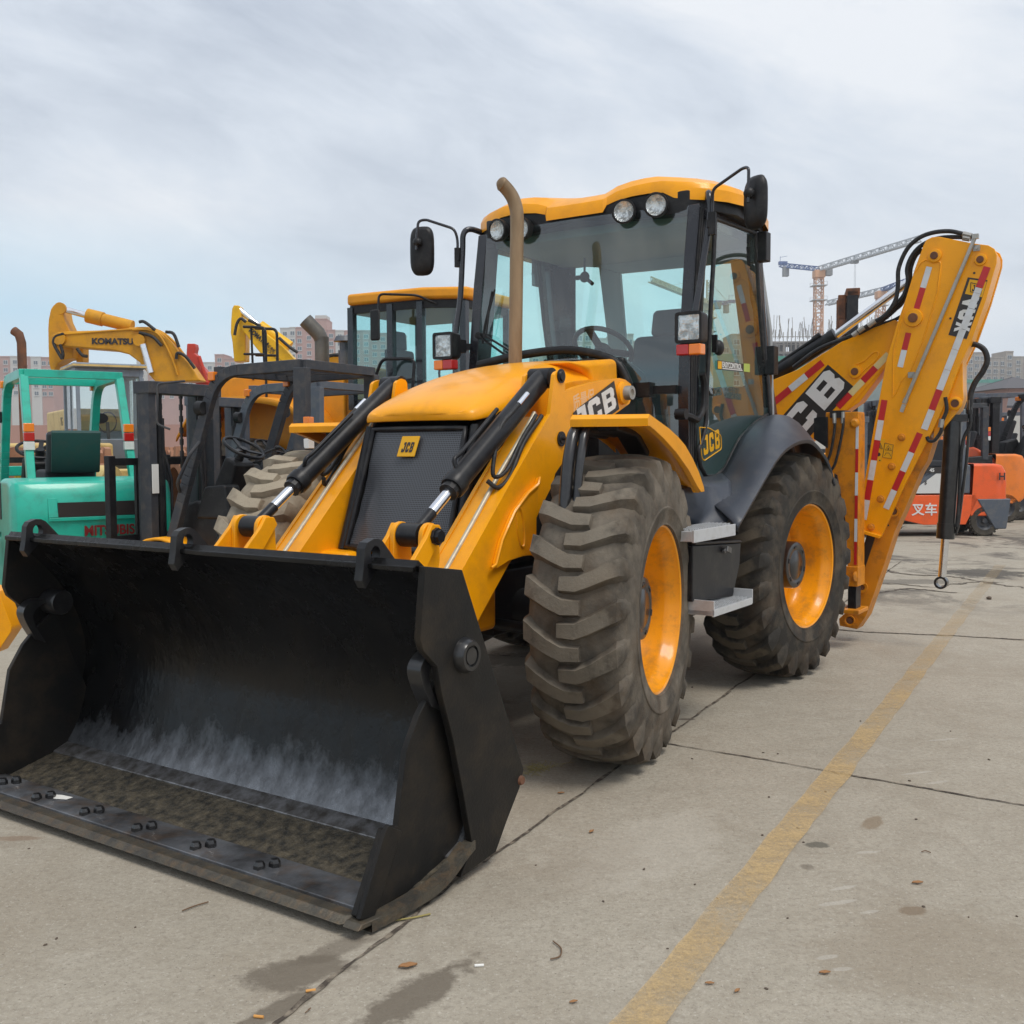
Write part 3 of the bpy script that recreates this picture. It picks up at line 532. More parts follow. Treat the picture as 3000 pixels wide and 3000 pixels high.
# lifting lugs on the rim
lug = [m('Z6', *p, Y=.96) for p in ((400, 1460), (350, 1490), (328, 1540), (318, 1700), (306, 1800), (335, 1860), (420, 1720), (610, 1715), (605, 1670), (475, 1480), (440, 1458))]
hc = m('Z6', 416, 1583, Y=.96); hp = [(hc.x+.034*cos(a_*pi/8), hc.z+.042*sin(a_*pi/8)) for a_ in range(16)]
base = xz(lug)
for yl in (-.95, .03, .96):
    b = MB()
    # plate with a hole: spokes from the hole centre meet the outline
    cx2, cz2 = hc.x, hc.z; angs = sorted([math.atan2(z_-cz2, x_-cx2) for x_, z_ in base]+[-pi+2*pi*i/28 for i in range(28)]); inn_, out_ = [], []
    for a in angs:
        dx, dz = cos(a), sin(a); best = .3
        for (x1, z1), (x2, z2) in zip(base, base[1:]+base[:1]):
            ex_, ez_ = x2-x1, z2-z1; den = dx*ez_-dz*ex_
            if abs(den) < 1e-9: continue
            t_ = ((x1-cx2)*ez_-(z1-cz2)*ex_)/den; u_ = ((x1-cx2)*dz-(z1-cz2)*dx)/den
            if t_ > .03 and -1e-4 <= u_ <= 1.0001: best = min(best, t_)
        out_.append((cx2+dx*best, cz2+dz*best)); inn_.append((cx2+dx*.023, cz2+dz*.027))
    b.grid([[(p[0], y_, p[1]) for p in r_] for r_, y_ in ((inn_, yl), (out_, yl), (out_, yl-.035), (inn_, yl-.035), (inn_, yl))], close=True)
    b.build('lifting_lug', 'satin', BK, smooth=0)
# ---------- loader arms
kz = lambda pts, Y: [(p.x, p.z) for p in [m(*q, Y=Y) for q in pts]]
AY = .585
knee = [('Z3', 1185, 1630), ('Z3', 1215, 1612), ('Z3', 1240, 1625), ('Z3', 1252, 1650), ('Z3', 1258, 1785)]
rear = [('Z3', 1330, 1750), ('Z3', 1420, 1725), ('Z3', 1560, 1692), ('Z3', 1700, 1677), ('Z3', 1745, 1690), ('Z3', 1790, 1725), ('Z7', 975, 20), ('Z7', 950, 90), ('Z7', 840, 170), ('Z7', 700, 270), ('Z7', 620, 350), ('Z7', 470, 480)]
low = [('Z7', 350, 655), ('Z7', 330, 740), ('Z7', 222, 960), ('Z7', 150, 1120), ('Z6', 1500, 1655), ('B5', 1140, 560), ('B5', 765, 1250)]
frontl = [('B5', 740, 1190), ('B5', 570, 690), ('Z6', 1100, 1735), ('Z6', 1480, 1050), ('Z6', 1825, 450)]
armp = kz(knee, AY)+kz(rear, AY)+kz(low, AY)+[(1.02, .62), (1.06, .70)]+kz(frontl[2:], AY)+kz([('Z3', 1172, 1650)], AY)
beam = kz(low[:1], AY)+kz(low[1:], AY)+[(1.02, .62), (1.06, .70)]+kz(frontl[2:], AY)
for s in (1, -1):
    b = MB(); b.prism(armp, 'Y', s*.565, s*.585); A_ = b.build('loader_arm', 'yellow', J, bevel=.004)
    b = MB(); b.prism(armp, 'Y', s*.40, s*.42); b.build('inner_arm_plate', 'yellow', A_, bevel=.004)
    q = [V((p[0], p[1])) for p in beam]; cen = sum(q, V((0, 0)))/len(q); inset = [tuple(p+(cen-p).normalized()*.012) for p in q]
    b = MB(); b.prism(inset, 'Y', s*.42, s*.565); b.build('arm_box', 'yellow', A_)
    # gusset shield with oval embossing
    gus = kz([('Z6', 1745, 960), ('Z6', 1725, 1270), ('Z6', 1722, 1590), ('Z6', 1620, 1600), ('Z6', 1500, 1640), ('Z6', 1405, 1700), ('Z6', 1390, 1665), ('Z6', 1440, 1470), ('Z6', 1540, 1240), ('Z6', 1650, 1090), ('Z6', 1730, 1020)], .61)
    b = MB(); b.prism(gus, 'Y', s*.586, s*.606); b.build('arm_gusset', 'yellow', A_, bevel=.004)
    oc = m('Z6', 1588, 1362, Y=.607); ring = [(oc.x+.036*cos(t_)*.8-.0*sin(t_)-.045*sin(t_)*(-.35), s*.607, oc.z+.092*sin(t_)) for t_ in [2*pi*i/28 for i in range(28)]]
    b = MB(); b.tube(ring, .006, 6, closed=True)
    b.tube([(p[0], s*.608, p[1]) for p in kz([('Z6', 1745, 960), ('Z6', 1730, 1020), ('Z6', 1650, 1090), ('Z6', 1540, 1240), ('Z6', 1440, 1470), ('Z6', 1390, 1665), ('Z6', 1352, 1695)], .608)], .008, 6); b.build('embossing', 'yellow', A_)
    bc = m('Z6', 1700, 1525, Y=.6); b = MB(); b.lathe([(.022, .07), (.026, .07), (.045, .062), (.045, 0)], (bc.x, s*.60, bc.z), (0, s, 0), n=24); b.build('arm_boss', 'yellow', A_)
    b = MB(); b.lathe([(0, .085), (.026, .085), (.026, 0)], (bc.x, s*.60, bc.z), (0, s, 0), n=20); b.build('boss_pin', 'satin', A_)
    tb = m('Z6', 1915, 650, Y=.586); b = MB(); b.lathe([(0, .03), (.008, .03), (.008, .012), (.022, .012), (.024, .006), (.036, .006), (.036, 0)], (tb.x, s*.586, tb.z), (0, s, 0), n=28); b.build('arm_stop', 'satin', A_)
    kp = m('Z3', 1222, 1660, Y=.586); b = MB(); b.lathe([(0, .014), (.022, .014), (.027, .006), (.034, .006), (.034, 0)], (kp.x, s*.586, kp.z), (0, s, 0), n=28); b.build('pivot_pin', 'satin', A_)
    rp = m('B6', 1700, 545, Y=.64); b = MB(); b.lathe([(.018, .05), (.020, .06), (.036, .06), (.038, .05), (.038, 0)], (rp.x, s*.586, rp.z), (0, s, 0), n=28); b.build('rear_pivot', 'steel', A_)
    b = MB(); b.lathe([(.038, .022), (.058, .016), (.062, 0)], (rp.x, s*.586, rp.z), (0, s, 0), n=28); b.build('pivot_collar', 'yellow', A_)
    # cream pipe along the beam
    pp = [m('Z6', *p, Y=.50) for p in ((970, 1730), (1000, 1680), (1170, 1380), (1400, 960), (1640, 555), (1700, 440))]; pp = [(p.x, s*p.y, p.z) for p in pp]
    b = MB(); b.tube(bend(pp, .05), .011, 10); b.build('hydraulic_pipe', 'pipe', A_, smooth=80)
    if s > 0:
        o_ = m('B6', 600, 1230, Y=.587); xd = (m('B6', 1290, 770, Y=.587)-m('B6', 880, 1010, Y=.587)); yd = V((xd.z, 0, -xd.x))*-1
        # dark parallelogram decal with the maker's letters
        dk = [m('B6', *p, Y=.587) for p in ((1305, 275), (1420, 915), (1150, 1110), (510, 1680), (480, 1600), (375, 1010), (480, 900))]
        b = MB(); b.slab(dk, (0, .0015, 0)); b.build('decal', 'dark', A_, smooth=0)
        bas = m('B6', 640, 1400, Y=.5885); bx_ = m('B6', 1180, 1010, Y=.5885)-m('B6', 760, 1310, Y=.5885); by_ = m('B6', 1020, 560, Y=.5885)-m('B6', 1110, 1050, Y=.5885)
        ln = by_.length
        def gl2(txt, o, xv, yv, name, mt, par, gap, th=.0015, nrm=V((0, 1, 0))):
            b = MB(); x = 0
            for ch in txt:
                for poly in GL[ch]: b.slab([V(o)+V(xv)*(x+p[0])+V(yv)*p[1] for p in poly], nrm*th)
                x += 1+gap
            return b.build(name, mt, par, smooth=0)
        B0 = m('B6', 1105, 1050, Y=.5885); BT = m('B6', 1015, 560, Y=.5885); BR = m('B6', 1380, 860, Y=.5885); xv = (BR-B0)*1.0; yv = BT-B0
        gl2('JCB', B0-xv*2.24+V((0, 0, 0)), xv, yv, 'brand_letters', 'white', A_, .12)
        M['stencil'] = mat('faded_stencil', (.80, .50, .26), .6); ch_ = text('质量保', tuple(m('B6', 385, 960, Y=.5853)), V((-1, 0, .22)), V((.15, 0, 1)), .066, 'stencil', A_, 'stencil_characters', bold=.001, th=.0004, sx=.8)
# ---------- tipping rams and levers
for s in (1, -1):
    y_ = s*.475; P0 = V((-.012, y_, 1.792)); P1 = V((.985, y_, 1.097)); d = (P1-P0).normalized(); L_ = (P1-P0).length
    e0 = m('Z6', 1040, 1075, Y=.475); tl = (V((e0.x, y_, e0.z))-P0).dot(d)
    b = MB(); b.lathe([(.040, -.03), (.050, 0), (.052, .06), (.050, .10), (.050, tl-.06), (.057, tl-.055), (.057, tl-.01), (.052, tl)], P0, d, n=28); b.cyl(P0-V((0, .06, 0)), P0+V((0, .06, 0)), .05, n=24); R_ = b.build('tipping_ram', 'satin', J)
    b = MB(); b.lathe([(.042, tl-.02), (.044, tl+.03), (.026, tl+.032)], P0, d, n=12); b.build('gland_nut', 'satin', R_, smooth=20)
    b = MB(); b.cyl(P0+d*tl, P0+d*(L_-.14), .024, n=24); b.build('rod', 'chrome', R_)
    b = MB(); b.cyl(P0+d*(L_-.15), P0+d*(L_-.03), .0265, n=24); b.cyl(P1-V((0, .052, 0)), P1+V((0, .052, 0)), .050, n=28); b.build('rod_eye', 'satin', R_)
    nrm = V((d.z, 0, -d.x))*-1
    if nrm.z < 0: nrm = -nrm
    off = nrm*.062-V((0, s*.02, 0))
    b = MB(); b.tube(bend([P0+d*(tl-.09)+nrm*.04-V((0, s*.01, 0)), P0+d*(tl-.11)+off*1.25, P0+d*(tl-.17)+off*1.1, P0+d*.38+off*1.15], .03), .0105, 8); b.build('ram_pipe', 'satin', R_, smooth=80)
    ov = V((0, s*.035, 0))+nrm*.038
    b = MB(); b.cyl(P0+d*.20+ov, P0+d*.29+ov, .0125, n=10); b.build('hose_fitting', 'chrome', R_)
    h = crom([P0+d*.28+ov, P0+d*.36+ov, P0+d*.46+ov*.9, P0+d*.56+V((0, s*.04, -.03)), P0+d*.58+V((.02, s*.055, -.13)), P0+d*.48+V((.02, s*.07, -.165)), P0+d*.36+V((0, s*.07, -.10)), P0+d*.2+V((0, s*.07, -.07))], 6)
    b = MB(); b.tube(h, .010, 8); b.build('hose', 'rubber', R_, smooth=80)
    h = crom([P0+d*.62+V((0, s*.03, -.13)), P0+d*.57+V((0, s*.06, -.19)), P0+d*.48+V((0, s*.075, -.19)), P0+d*.34+V((0, s*.075, -.12)), P0+d*.15+V((0, s*.075, -.10))], 6)
    b = MB(); b.tube(h, .011, 8); b.build('hose', 'rubber', R_, smooth=80)
    # levers: one pair down-forward to the bucket, one pair down-back to the arm
    lv = lambda pts, Y: [(p.x, p.z) for p in [m('Z6', *q, Y=Y) for q in pts]]
    for yy in (.395, .545):
        pl = [(P1.x+.055*cos(a_), P1.z+.055*sin(a_)) for a_ in [pi*.0+pi*i/8 for i in range(9)]]
        b = MB(); b.prism([(P1.x+.055, P1.z)]+pl[1:]+[(P1.x-.06, P1.z-.1), (P1.x+.02, P1.z-.42), (P1.x+.12, P1.z-.42), (P1.x+.06, P1.z-.1)], 'Y', s*yy, s*(yy+.024)); b.build('lever_plate', 'yellow', J, bevel=.004)
    for yy in (.372, .571):
        b = MB(); b.prism([(P1.x-.05, P1.z+.01), (P1.x-.03, P1.z+.045), (P1.x+.02, P1.z+.05), (P1.x+.055, P1.z+.0), (P1.x+.34, P1.z-.28), (P1.x+.36, P1.z-.42), (P1.x+.24, P1.z-.42), (P1.x+.12, P1.z-.20)], 'Y', s*yy, s*(yy+.022)); b.build('bucket_link', 'yellow', J, bevel=.004)
    b = MB(); b.lathe([(0, .030), (.026, .030), (.029, .014), (.036, .014), (.036, 0)], (P1.x, s*.594, P1.z), (0, s, 0), n=8); b.build('pivot_pin', 'satin', J, smooth=0)
    b = MB(); b.prism([(1.12, .60), (1.17, .84), (1.22, .90), (1.40, .90), (1.37, .60)], 'Y', s*.36, s*.40); b.build('bucket_bracket', 'satin', J)
# ---------- nose: grille, side screens, hood
def sec(x_, hw, zs, zt, ch): # hood half section, bottom edge to crown
    return [(x_, hw, zs), (x_, hw*1.0, zs+.035), (x_, hw-.012-ch*.25, (zs+zt)/2+.02), (x_, hw-ch, zt-.016), (x_, hw*.45, zt), (x_, 0, zt+.006)]
rowsL = []
for (x_, hw, zs, zt, ch) in ((.385, .285, 1.585, 1.615, .03), (.375, .325, 1.58, 1.645, .05), (.33, .345, 1.585, 1.68, .07), (.20, .375, 1.615, 1.745, .10), (-.05, .40, 1.665, 1.83, .12), (-.35, .42, 1.70, 1.895, .13), (-.60, .43, 1.70, 1.93, .13), (-.80, .435, 1.69, 1.945, .12), (-.90, .43, 1.68, 1.93, .10), (-.945, .41, 1.67, 1.88, .08)):
    h = sec(x_, hw, zs, zt, ch); xb = [(x_+.012*(1 if i == 5 else .6 if i == 4 else 0)*(1 if x_ > .3 else 0), p[1], p[2]) for i, p in enumerate(h)]
    rowsL.append([(p[0], -p[1], p[2]) for p in xb]+[p for p in xb[:-1][::-1]])
# reorder so each row runs from -Y bottom over the crown to +Y bottom
b = MB(); b.grid(rowsL); b.add(rowsL[0], [tuple(range(11))]); b.add(rowsL[-1], [tuple(range(11))]); HD = b.build('hood', 'yellow', J, smooth=60, solid=.006, bevel=0)
md = HD.modifiers.new('sub', 'SUBSURF'); md.levels = 1; md.render_levels = 1
b = MB(); b.prism([(-.42, 1.905), (-.93, 1.955), (-.95, 1.75), (-.66, 1.74), (-.60, 1.85)], 'Y', .16, .40); b.build('hood_hump', 'yellow', HD, bevel=.035, seg=4)
b = MB(); b.b2((.0, -.30, 1.835), (-.28, .02, 1.842)); 
gt = [(.352, 1.548), (.537, .975)]
def gpt(y_, t_, off=0): # point on the raked grille
    x_ = gt[0][0]+(gt[1][0]-gt[0][0])*t_; z_ = gt[0][1]+(gt[1][1]-gt[0][1])*t_; return (x_+off+.02*(1-(y_/.31)**2), y_, z_+off*.3)
hw = lambda t_: .285+.03*t_
def dent(y_, t_): return -.022*math.exp(-((y_+.27)/.07)**2)*math.exp(-((t_-.62)/.35)**2)*(1+.5*MN.noise(V((y_*20, t_*9, 0))))
b = MB(); b.grid([[(lambda q: (q[0]+dent(q[1], t_), q[1], q[2]))(gpt((-1+2*i/24)*(hw(t_)-.012), .02+.96*t_)) for i in range(25)] for t_ in [j/24 for j in range(25)]])
GR = b.build('grille', 'grille', J, smooth=60)
fr = []
for (y0, t0), (y1, t1) in (((-1, 0), (1, 0)), ((1, 0), (1, 1)), ((1, 1), (-1, 1)), ((-1, 1), (-1, 0))):
    fr += [V(gpt((y0+(y1-y0)*i/10)*hw(t0+(t1-t0)*i/10), t0+(t1-t0)*i/10, .006)) for i in range(10)]
b = MB(); b.tube(fr, .014, 8, closed=True); b.build('grille_frame', 'satin', GR, smooth=60)
# emblem plate
gc = [m('Z6', *p, X=.40) for p in ((660, 622), (828, 618), (800, 795), (618, 795))]
ux = V((0, 1, 0)); uy = (V(gpt(0, 0))-V(gpt(0, 1))).normalized(); ex = V(gpt(-.02, .155, .012)); nE = uy.cross(ux)*-1
b = MB(); q = [(-.058, -.052), (.052, -.052), (.064, .052), (-.046, .052)]; b.slab([ex+ux*p[0]+uy*p[1] for p in q], -nE*.006 if nE.x > 0 else nE*.006); 
nE = ux.cross(uy); EM = MB(); EM.slab([ex+ux*p[0]+uy*p[1] for p in q], nE*.008); em = EM.build('emblem', 'emblem', GR, bevel=.004)
gl2('JCB', ex+ux*-.034+uy*-.030+nE*.0085, ux*.020, uy*.05+ux*.008, 'emblem_letters', 'dark', GR, .25, th=.002, nrm=nE)
# side screens, corner posts and chassis front
for s in (1, -1):
    b = MB(); b.slab([(.345, s*.30, 1.56), (.53, s*.33, .95), (-.60, s*.37, .95), (-.60, s*.40, 1.70), (.20, s*.37, 1.63)], (0, s*.008, 0)); b.build('side_screen', 'plastic', J)
    b = MB(); b.tube([(.335, s*.325, 1.56), (.525, s*.352, .96)], .026, 10); b.build('corner_post', 'satin', J, smooth=60)
    b = MB(); b.tube([(.20, s*.375, 1.60), (.40, s*.40, .96)], .04, 12); b.build('corner_shroud', 'satin', J, smooth=60)
    b = MB(); b.b2((.64, s*.22, .60), (.30, s*.42, .96)); b.build('front_frame_shoulder', 'yellow', J, bevel=.03, seg=3)
    b = MB(); b.b2((.25, s*.20, .55), (-2.9, s*.36, .86)); b.build('chassis_rail', 'satin', J, bevel=.01)
    # rod mirror-lamp seen beside the grille
b = MB(); b.b2((.60, -.22, .56), (.2, .22, .94)); b.build('front_crossmember', 'satin', J, bevel=.02)
b = MB(); b.b2((.30, -.30, .95), (-.6, .30, 1.55)); b.build('engine_block', 'plastic', J, bevel=.03)
for x0 in (0, -2.15):
    b = MB(); b.lathe([(.09, -.62), (.10, -.3), (.20, -.12), (.22, 0), (.20, .12), (.10, .3), (.09, .62)], (x0, 0, .66), (0, 1, 0), n=24)
    b.cyl((x0, 0, .66), (x0+.45*(1 if x0 == 0 else -1), 0, .70), .05)
    b.prism([(x0-.16, .55), (x0+.16, .55), (x0+.13, .86), (x0-.13, .86)], 'Y', -.34, .34); b.build('axle', 'satin', J)
b = MB(); b.cyl((.24, .15, .62), (.24, .72, .60), .028); b.cyl((.24, -.15, .62), (.24, -.72, .60), .028); b.build('steering_rod', 'satin', J)
# ---------- exhaust
ep = [V((-.60, -.078, 1.90)), V((-.60, -.066, 2.45)), V((-.602, -.062, 2.72)), V((-.60, -.070, 2.80)), V((-.585, -.088, 2.86)), V((-.55, -.118, 2.912)), V((-.52, -.135, 2.925))]
b = MB(); b.tube(crom(ep, 5), [.038]*26+[.040, .038, .032, .025, .014], 18); EX = b.build('exhaust_stack', 'exhaust', J, smooth=80)
# ---------- wheels
RT = .715
def tyre_mesh(nl=23, seed=0, w2=.213, R=RT, rb=.385, dr=1):
    b = MB(); k = w2/.213; q = R/.715
    prof = [(rb, -.195), (rb+.01, -.212), (.42, -.222), (.50, -.222), (.575, -.215), (.63, -.195), (.662, -.15), (.676, -.07), (.680, 0), (.676, .07), (.662, .15), (.63, .195), (.575, .215), (.50, .222), (.475, .224), (.47, .229), (.462, .229), (.455, .224), (.42, .222), (.405, .214), (rb+.006, .216), (rb, .195)]
    prof = [(r*q, h*k) for r, h in prof]; b.lathe(prof, (0, 0, 0), (0, 1, 0), n=72, closed=True)
    st = [(-.050, .660, -.046, .706, .00, .027), (.028, .664, .03, .711, .00, .030), (.085, .662, .088, .709, .035, .032), (.145, .650, .150, .700, .085, .036), (.188, .632, .201, .682, .125, .040), (.208, .585, .217, .632, .140, .036), (.2135, .530, .2190, .545, .155, .024)]
    for sd_ in (1, -1):
        for j in range(nl):
            a0 = 2*pi*(j+(.5 if sd_ < 0 else 0))/nl; rows = []
            jt = .004*MN.noise(V((j*3.1, sd_, seed)))
            for (yb, rb_, yt, rt, th, hwid) in st:
                A0 = a0+dr*th; row = []
                for (yy, rr, ww) in ((yb, rb_, hwid*1.55), (yt, rt+jt, hwid), (yt, rt+jt, -hwid), (yb, rb_, -hwid*1.55)):
                    aa = A0+ww/.7; row.append((rr*q*cos(aa), yy*sd_*k, rr*q*sin(aa)))
                rows.append(row)
            b.grid(rows); b.add(rows[0], [(0, 1, 2, 3)]); b.add(rows[-1], [(0, 1, 2, 3)])
    return b
def wheel(par, loc, steer, s, tm, big=True):
    wm = Matrix.Translation(loc) @ Matrix.Rotation(steer, 4, 'Z')
    if s < 0: wm = wm @ Matrix.Rotation(pi, 4, 'Z')
    b = MB(); R_ = [(.395, .186), (.398, .196), (.388, .203), (.378, .198), (.372, .17), (.355, .15), (.348, .12), (.345, .04), (.330, .01), (.318, -.01), (.312, -.045), (.26, -.058), (.18, -.062), (.13, -.062)]
    b.lathe(R_, (0, 0, 0), (0, 1, 0), n=72, cap=False); b.lathe([(.395, -.19), (.36, -.17), (.345, -.06), (.12, -.075)], (0, 0, 0), (0, 1, 0), n=48, cap=False)
    W_ = b.build('wheel', 'rimyellow', par, smooth=50, mw=wm)
    dr = s
    t = tyre_mesh(dr=dr, seed=loc[0]).build('tyre', tm, W_, smooth=38)
    b = MB(); b.lathe([(.148, -.07), (.148, .108), (.143, .120), (.128, .124), (.105, .124), (.098, .119), (.092, .119), (.086, .124), (0, .126)], (0, 0, 0), (0, 1, 0), n=48); hb = b.build('hub', 'black', W_, smooth=40)
    for i in range(6):
        a = 2*pi*i/6+.3; c = V((.118*cos(a), .122, .118*sin(a))); tn = V((-sin(a), 0, cos(a))); b = MB(); b.bar(c-tn*.016, c+tn*.016, .016, .014, (0, 1, 0)); b.build('hub_bolt', 'satin', hb, bevel=.004)
    b = MB()
    for i in range(10):
        a = 2*pi*i/10; c = V((.205*cos(a), -.062, .205*sin(a))); b.cyl(c, c+V((0, .028, 0)), .013, n=6)
    b.build('wheel_nuts', 'yellow', W_, smooth=0)
    b = MB(); b.cyl((.30, -.03, .0), (.31, .045, .0), .006, n=8); b.build('valve', 'steel', W_)
    return W_
WY = .915
def wloc(x_, s): return V((x_, s*WY, .711))
wheel(J, wloc(.0, 1)+V((.03, .005, 0)), RAD(11), 1, 'tyre'); wheel(J, wloc(-2.115, 1), RAD(-5.5), 1, 'tyredark')
wheel(J, wloc(.0, -1)+V((.05, -.11, .012)), RAD(11), -1, 'tyrebrown').scale = (1.02, 1, 1.02); wheel(J, wloc(-2.115, -1), RAD(-5.5), -1, 'tyredark')
# ---------- front mudguards: carried by the steered hubs, so they turn with the wheels
ST_ = RAD(11); wf = V((cos(ST_), sin(ST_), 0)); wl_ = V((-sin(ST_), cos(ST_), 0)); OL = V((0, .915, 0))
def mfen(k, x, y, off):      # photo point on the plane y' = off of the steered left wheel frame -> (x', z)
    r = ray(k, x, y); rl = V((r.dot(FX), r.dot(LY), r.z)); c0 = EYEV-ORG; cl = V((c0.dot(FX), c0.dot(LY), c0.z))-OL
    t = (off-cl.dot(wl_))/rl.dot(wl_); p = cl+rl*t; return (p.dot(wf), p.z)
fo = [mfen('Z7', *p, .232) for p in ((1104, 240), (1100, 200), (1112, 196), (1180, 225), (1270, 290), (1345, 360), (1400, 425), (1460, 530), (1510, 640), (1550, 760), (1556, 800), (1530, 805))]
fi = [mfen('Z7', *p, .232) for p in ((1500, 760), (1425, 620), (1325, 480), (1225, 370), (1150, 300), (1112, 270))]
xf = fo[1][0]; z1 = fo[2][1]+.012; fo[0] = (xf, z1-.052); fo[1] = (xf+.004, z1-.018); fo[2] = (xf-.02, z1)
for s in (1, -1):
    mwm = Matrix.Translation((0, .915, 0) if s > 0 else (-.13, -.815, 0)) @ Matrix.Rotation(ST_, 4, 'Z')
    yi, yo = (-.118, .205) if s > 0 else (.118, -.205)
    b = MB(); b.grid([[(p[0], y_, p[1]-.004) for p in fo[2:11]] for y_ in (yi, yo)]); F_ = b.build('front_mudguard', 'yellow', J, smooth=40, solid=.008, mw=mwm)
    b = MB(); b.prism(fo+fi, 'Y', yo, yo+.028*(1 if s > 0 else -1)); b.prism([fo[0], fo[1], fo[2], (fo[2][0]-.025, fo[2][1]), (fo[0][0]-.022, fo[0][1])], 'Y', yi, yo); b.prism([(fo[2][0], fo[2][1])]+[(p[0], p[1]) for p in fo[3:7]]+[(p[0]-.01, p[1]-.035) for p in fo[3:7][::-1]]+[(fo[2][0], fo[2][1]-.04)], 'Y', yi-.006*(1 if s > 0 else -1), yi); b.build('mudguard_lip', 'yellow', F_, bevel=.009, seg=3)
    for dy, r_ in ((.012, .027), (.060, .020)):
        yy = yi+(dy if s > 0 else -dy); b = MB(); b.tube(bend([(xf+.125-dy*.3, yy, 1.12), (xf+.07-dy*.3, yy, 1.38), (xf-.01-dy*.2, yy, z1-.062), (xf-.14, yy, z1-.064), (xf-.45, yy, z1-.075)], .06), r_, 12); b.build('mudguard_bracket', 'black', F_, smooth=80)
    yc = lambda v_: v_ if s > 0 else -v_
    b = MB(); b.prism([(xf-.10, z1-.045), (xf-.42, z1-.060), (xf-.62, z1-.16), (xf-.60, z1-.19), (xf-.40, z1-.095), (xf-.10, z1-.07)], 'Y', yc(-.03), yc(.07)); b.build('mudguard_support', 'plastic', F_, bevel=.01)
# ---------- cab
CB = MB()
# roof shell: matching rings round the plan (half from nose centre to tail centre)
H_ = [ # x, y, z_low, z_top, inset
 (-1.118, .0, 2.826, 2.903, .05), (-1.118, .10, 2.826, 2.903, .05), (-1.118, .195, 2.826, 2.905, .05), (-1.135, .212, 2.868, 2.918, .05), (-1.135, .28, 2.886, 2.942, .05), (-1.14, .38, 2.898, 2.958, .05), (-1.15, .48, 2.902, 2.966, .05), (-1.16, .56, 2.898, 2.966, .05), (-1.18, .62, 2.864, 2.960, .05), (-1.21, .70, 2.850, 2.952, .06),
 (-1.27, .79, 2.845, 2.945, .07), (-1.37, .865, 2.842, 2.94, .08), (-1.50, .905, 2.84, 2.935, .09), (-1.70, .90, 2.832, 2.93, .10), (-1.92, .875, 2.822, 2.915, .10), (-2.10, .835, 2.81, 2.90, .10), (-2.22, .77, 2.80, 2.885, .10), (-2.29, .67, 2.80, 2.88, .10), (-2.32, .5, 2.80, 2.87, .08), (-2.33, .3, 2.80, 2.87, .08), (-2.33, 0, 2.80, 2.87, .08)]
full = H_+[(a, -y_, c, d, e_) for a, y_, c, d, e_ in H_[1:-1][::-1]]
cx_, cy_ = -1.72, 0
def inw(x_, y_, k): v_ = V((cx_-x_, cy_-y_)); return (x_+v_.x*k, y_+v_.y*k)
rings = [[(x_, y_, zl) for x_, y_, zl, zt, i_ in full], [(x_, y_, zt-.035) for x_, y_, zl, zt, i_ in full],
         [(*inw(x_, y_, .02), zt) for x_, y_, zl, zt, i_ in full],
         [(*inw(x_, y_, .12), zt+.045) for x_, y_, zl, zt, i_ in full], [(*inw(x_, y_, .35), 3.005+(zt-2.95)*.4) for x_, y_, zl, zt, i_ in full], [(*inw(x_, y_, .7), 3.03) for x_, y_, zl, zt, i_ in full]]
b = MB(); b.grid(rings, close=True); b.add(rings[-1], [tuple(range(len(full)))]); RF = b.build('cab_roof', 'yellow', J, smooth=24)
# dark underside / visor carrying the lamps
vis = [(-1.14, .0), (-1.14, .2), (-1.155, .35), (-1.165, .55), (-1.20, .69), (-1.30, .80), (-1.5, .87), (-1.9, .84), (-2.1, .80), (-2.2, .74), (-2.27, .62), (-2.29, .4), (-2.29, 0)]
vis = vis+[(a, -c) for a, c in vis[1:-1][::-1]]
b = MB(); zz = [(2.805 if (x_ > -1.17 and abs(y_) < .3) else 2.772 if x_ > -1.22 else 2.79) for x_, y_ in vis]
b.v = [(x_, y_, zz[i]) for i, (x_, y_) in enumerate(vis)]+[(x_, y_, 2.93 if x_ < -1.2 else 2.90) for x_, y_ in vis]
n_ = len(vis); b.f = [tuple(range(n_))[::-1], tuple(range(n_, 2*n_))]+[(i, (i+1) % n_, (i+1) % n_+n_, i+n_) for i in range(n_)]
b.build('roof_underside', 'plastic', RF, bevel=.006)
for (rg, px_, py_) in (('Z4', 352, 468), ('Z4', 612, 416), ('Z3', 712, 482), ('Z3', 905, 470)):
    c = m(rg, px_, py_, X=-1.10); d = V((1, 0, -.10)).normalized()
    d = (d+V((0, .22 if c.y > 0 else -.10, 0))).normalized()
    b = MB(); b.lathe([(.05, -.06), (.066, -.03), (.070, .0), (.070, .012), (.060, .014), (.058, .004)], c, d, n=32, cap=False); wl = b.build('work_lamp', 'plastic', RF)
    b = MB(); b.lathe([(.058, .002), (.040, -.012), (.0, -.02)], c, d, n=28, cap=False); b.build('reflector', 'lamp', wl)
    b = MB(); b.lathe([(.058, .009), (0, .012)], c, d, n=28, cap=False); b.build('lens', 'lampglass', wl)
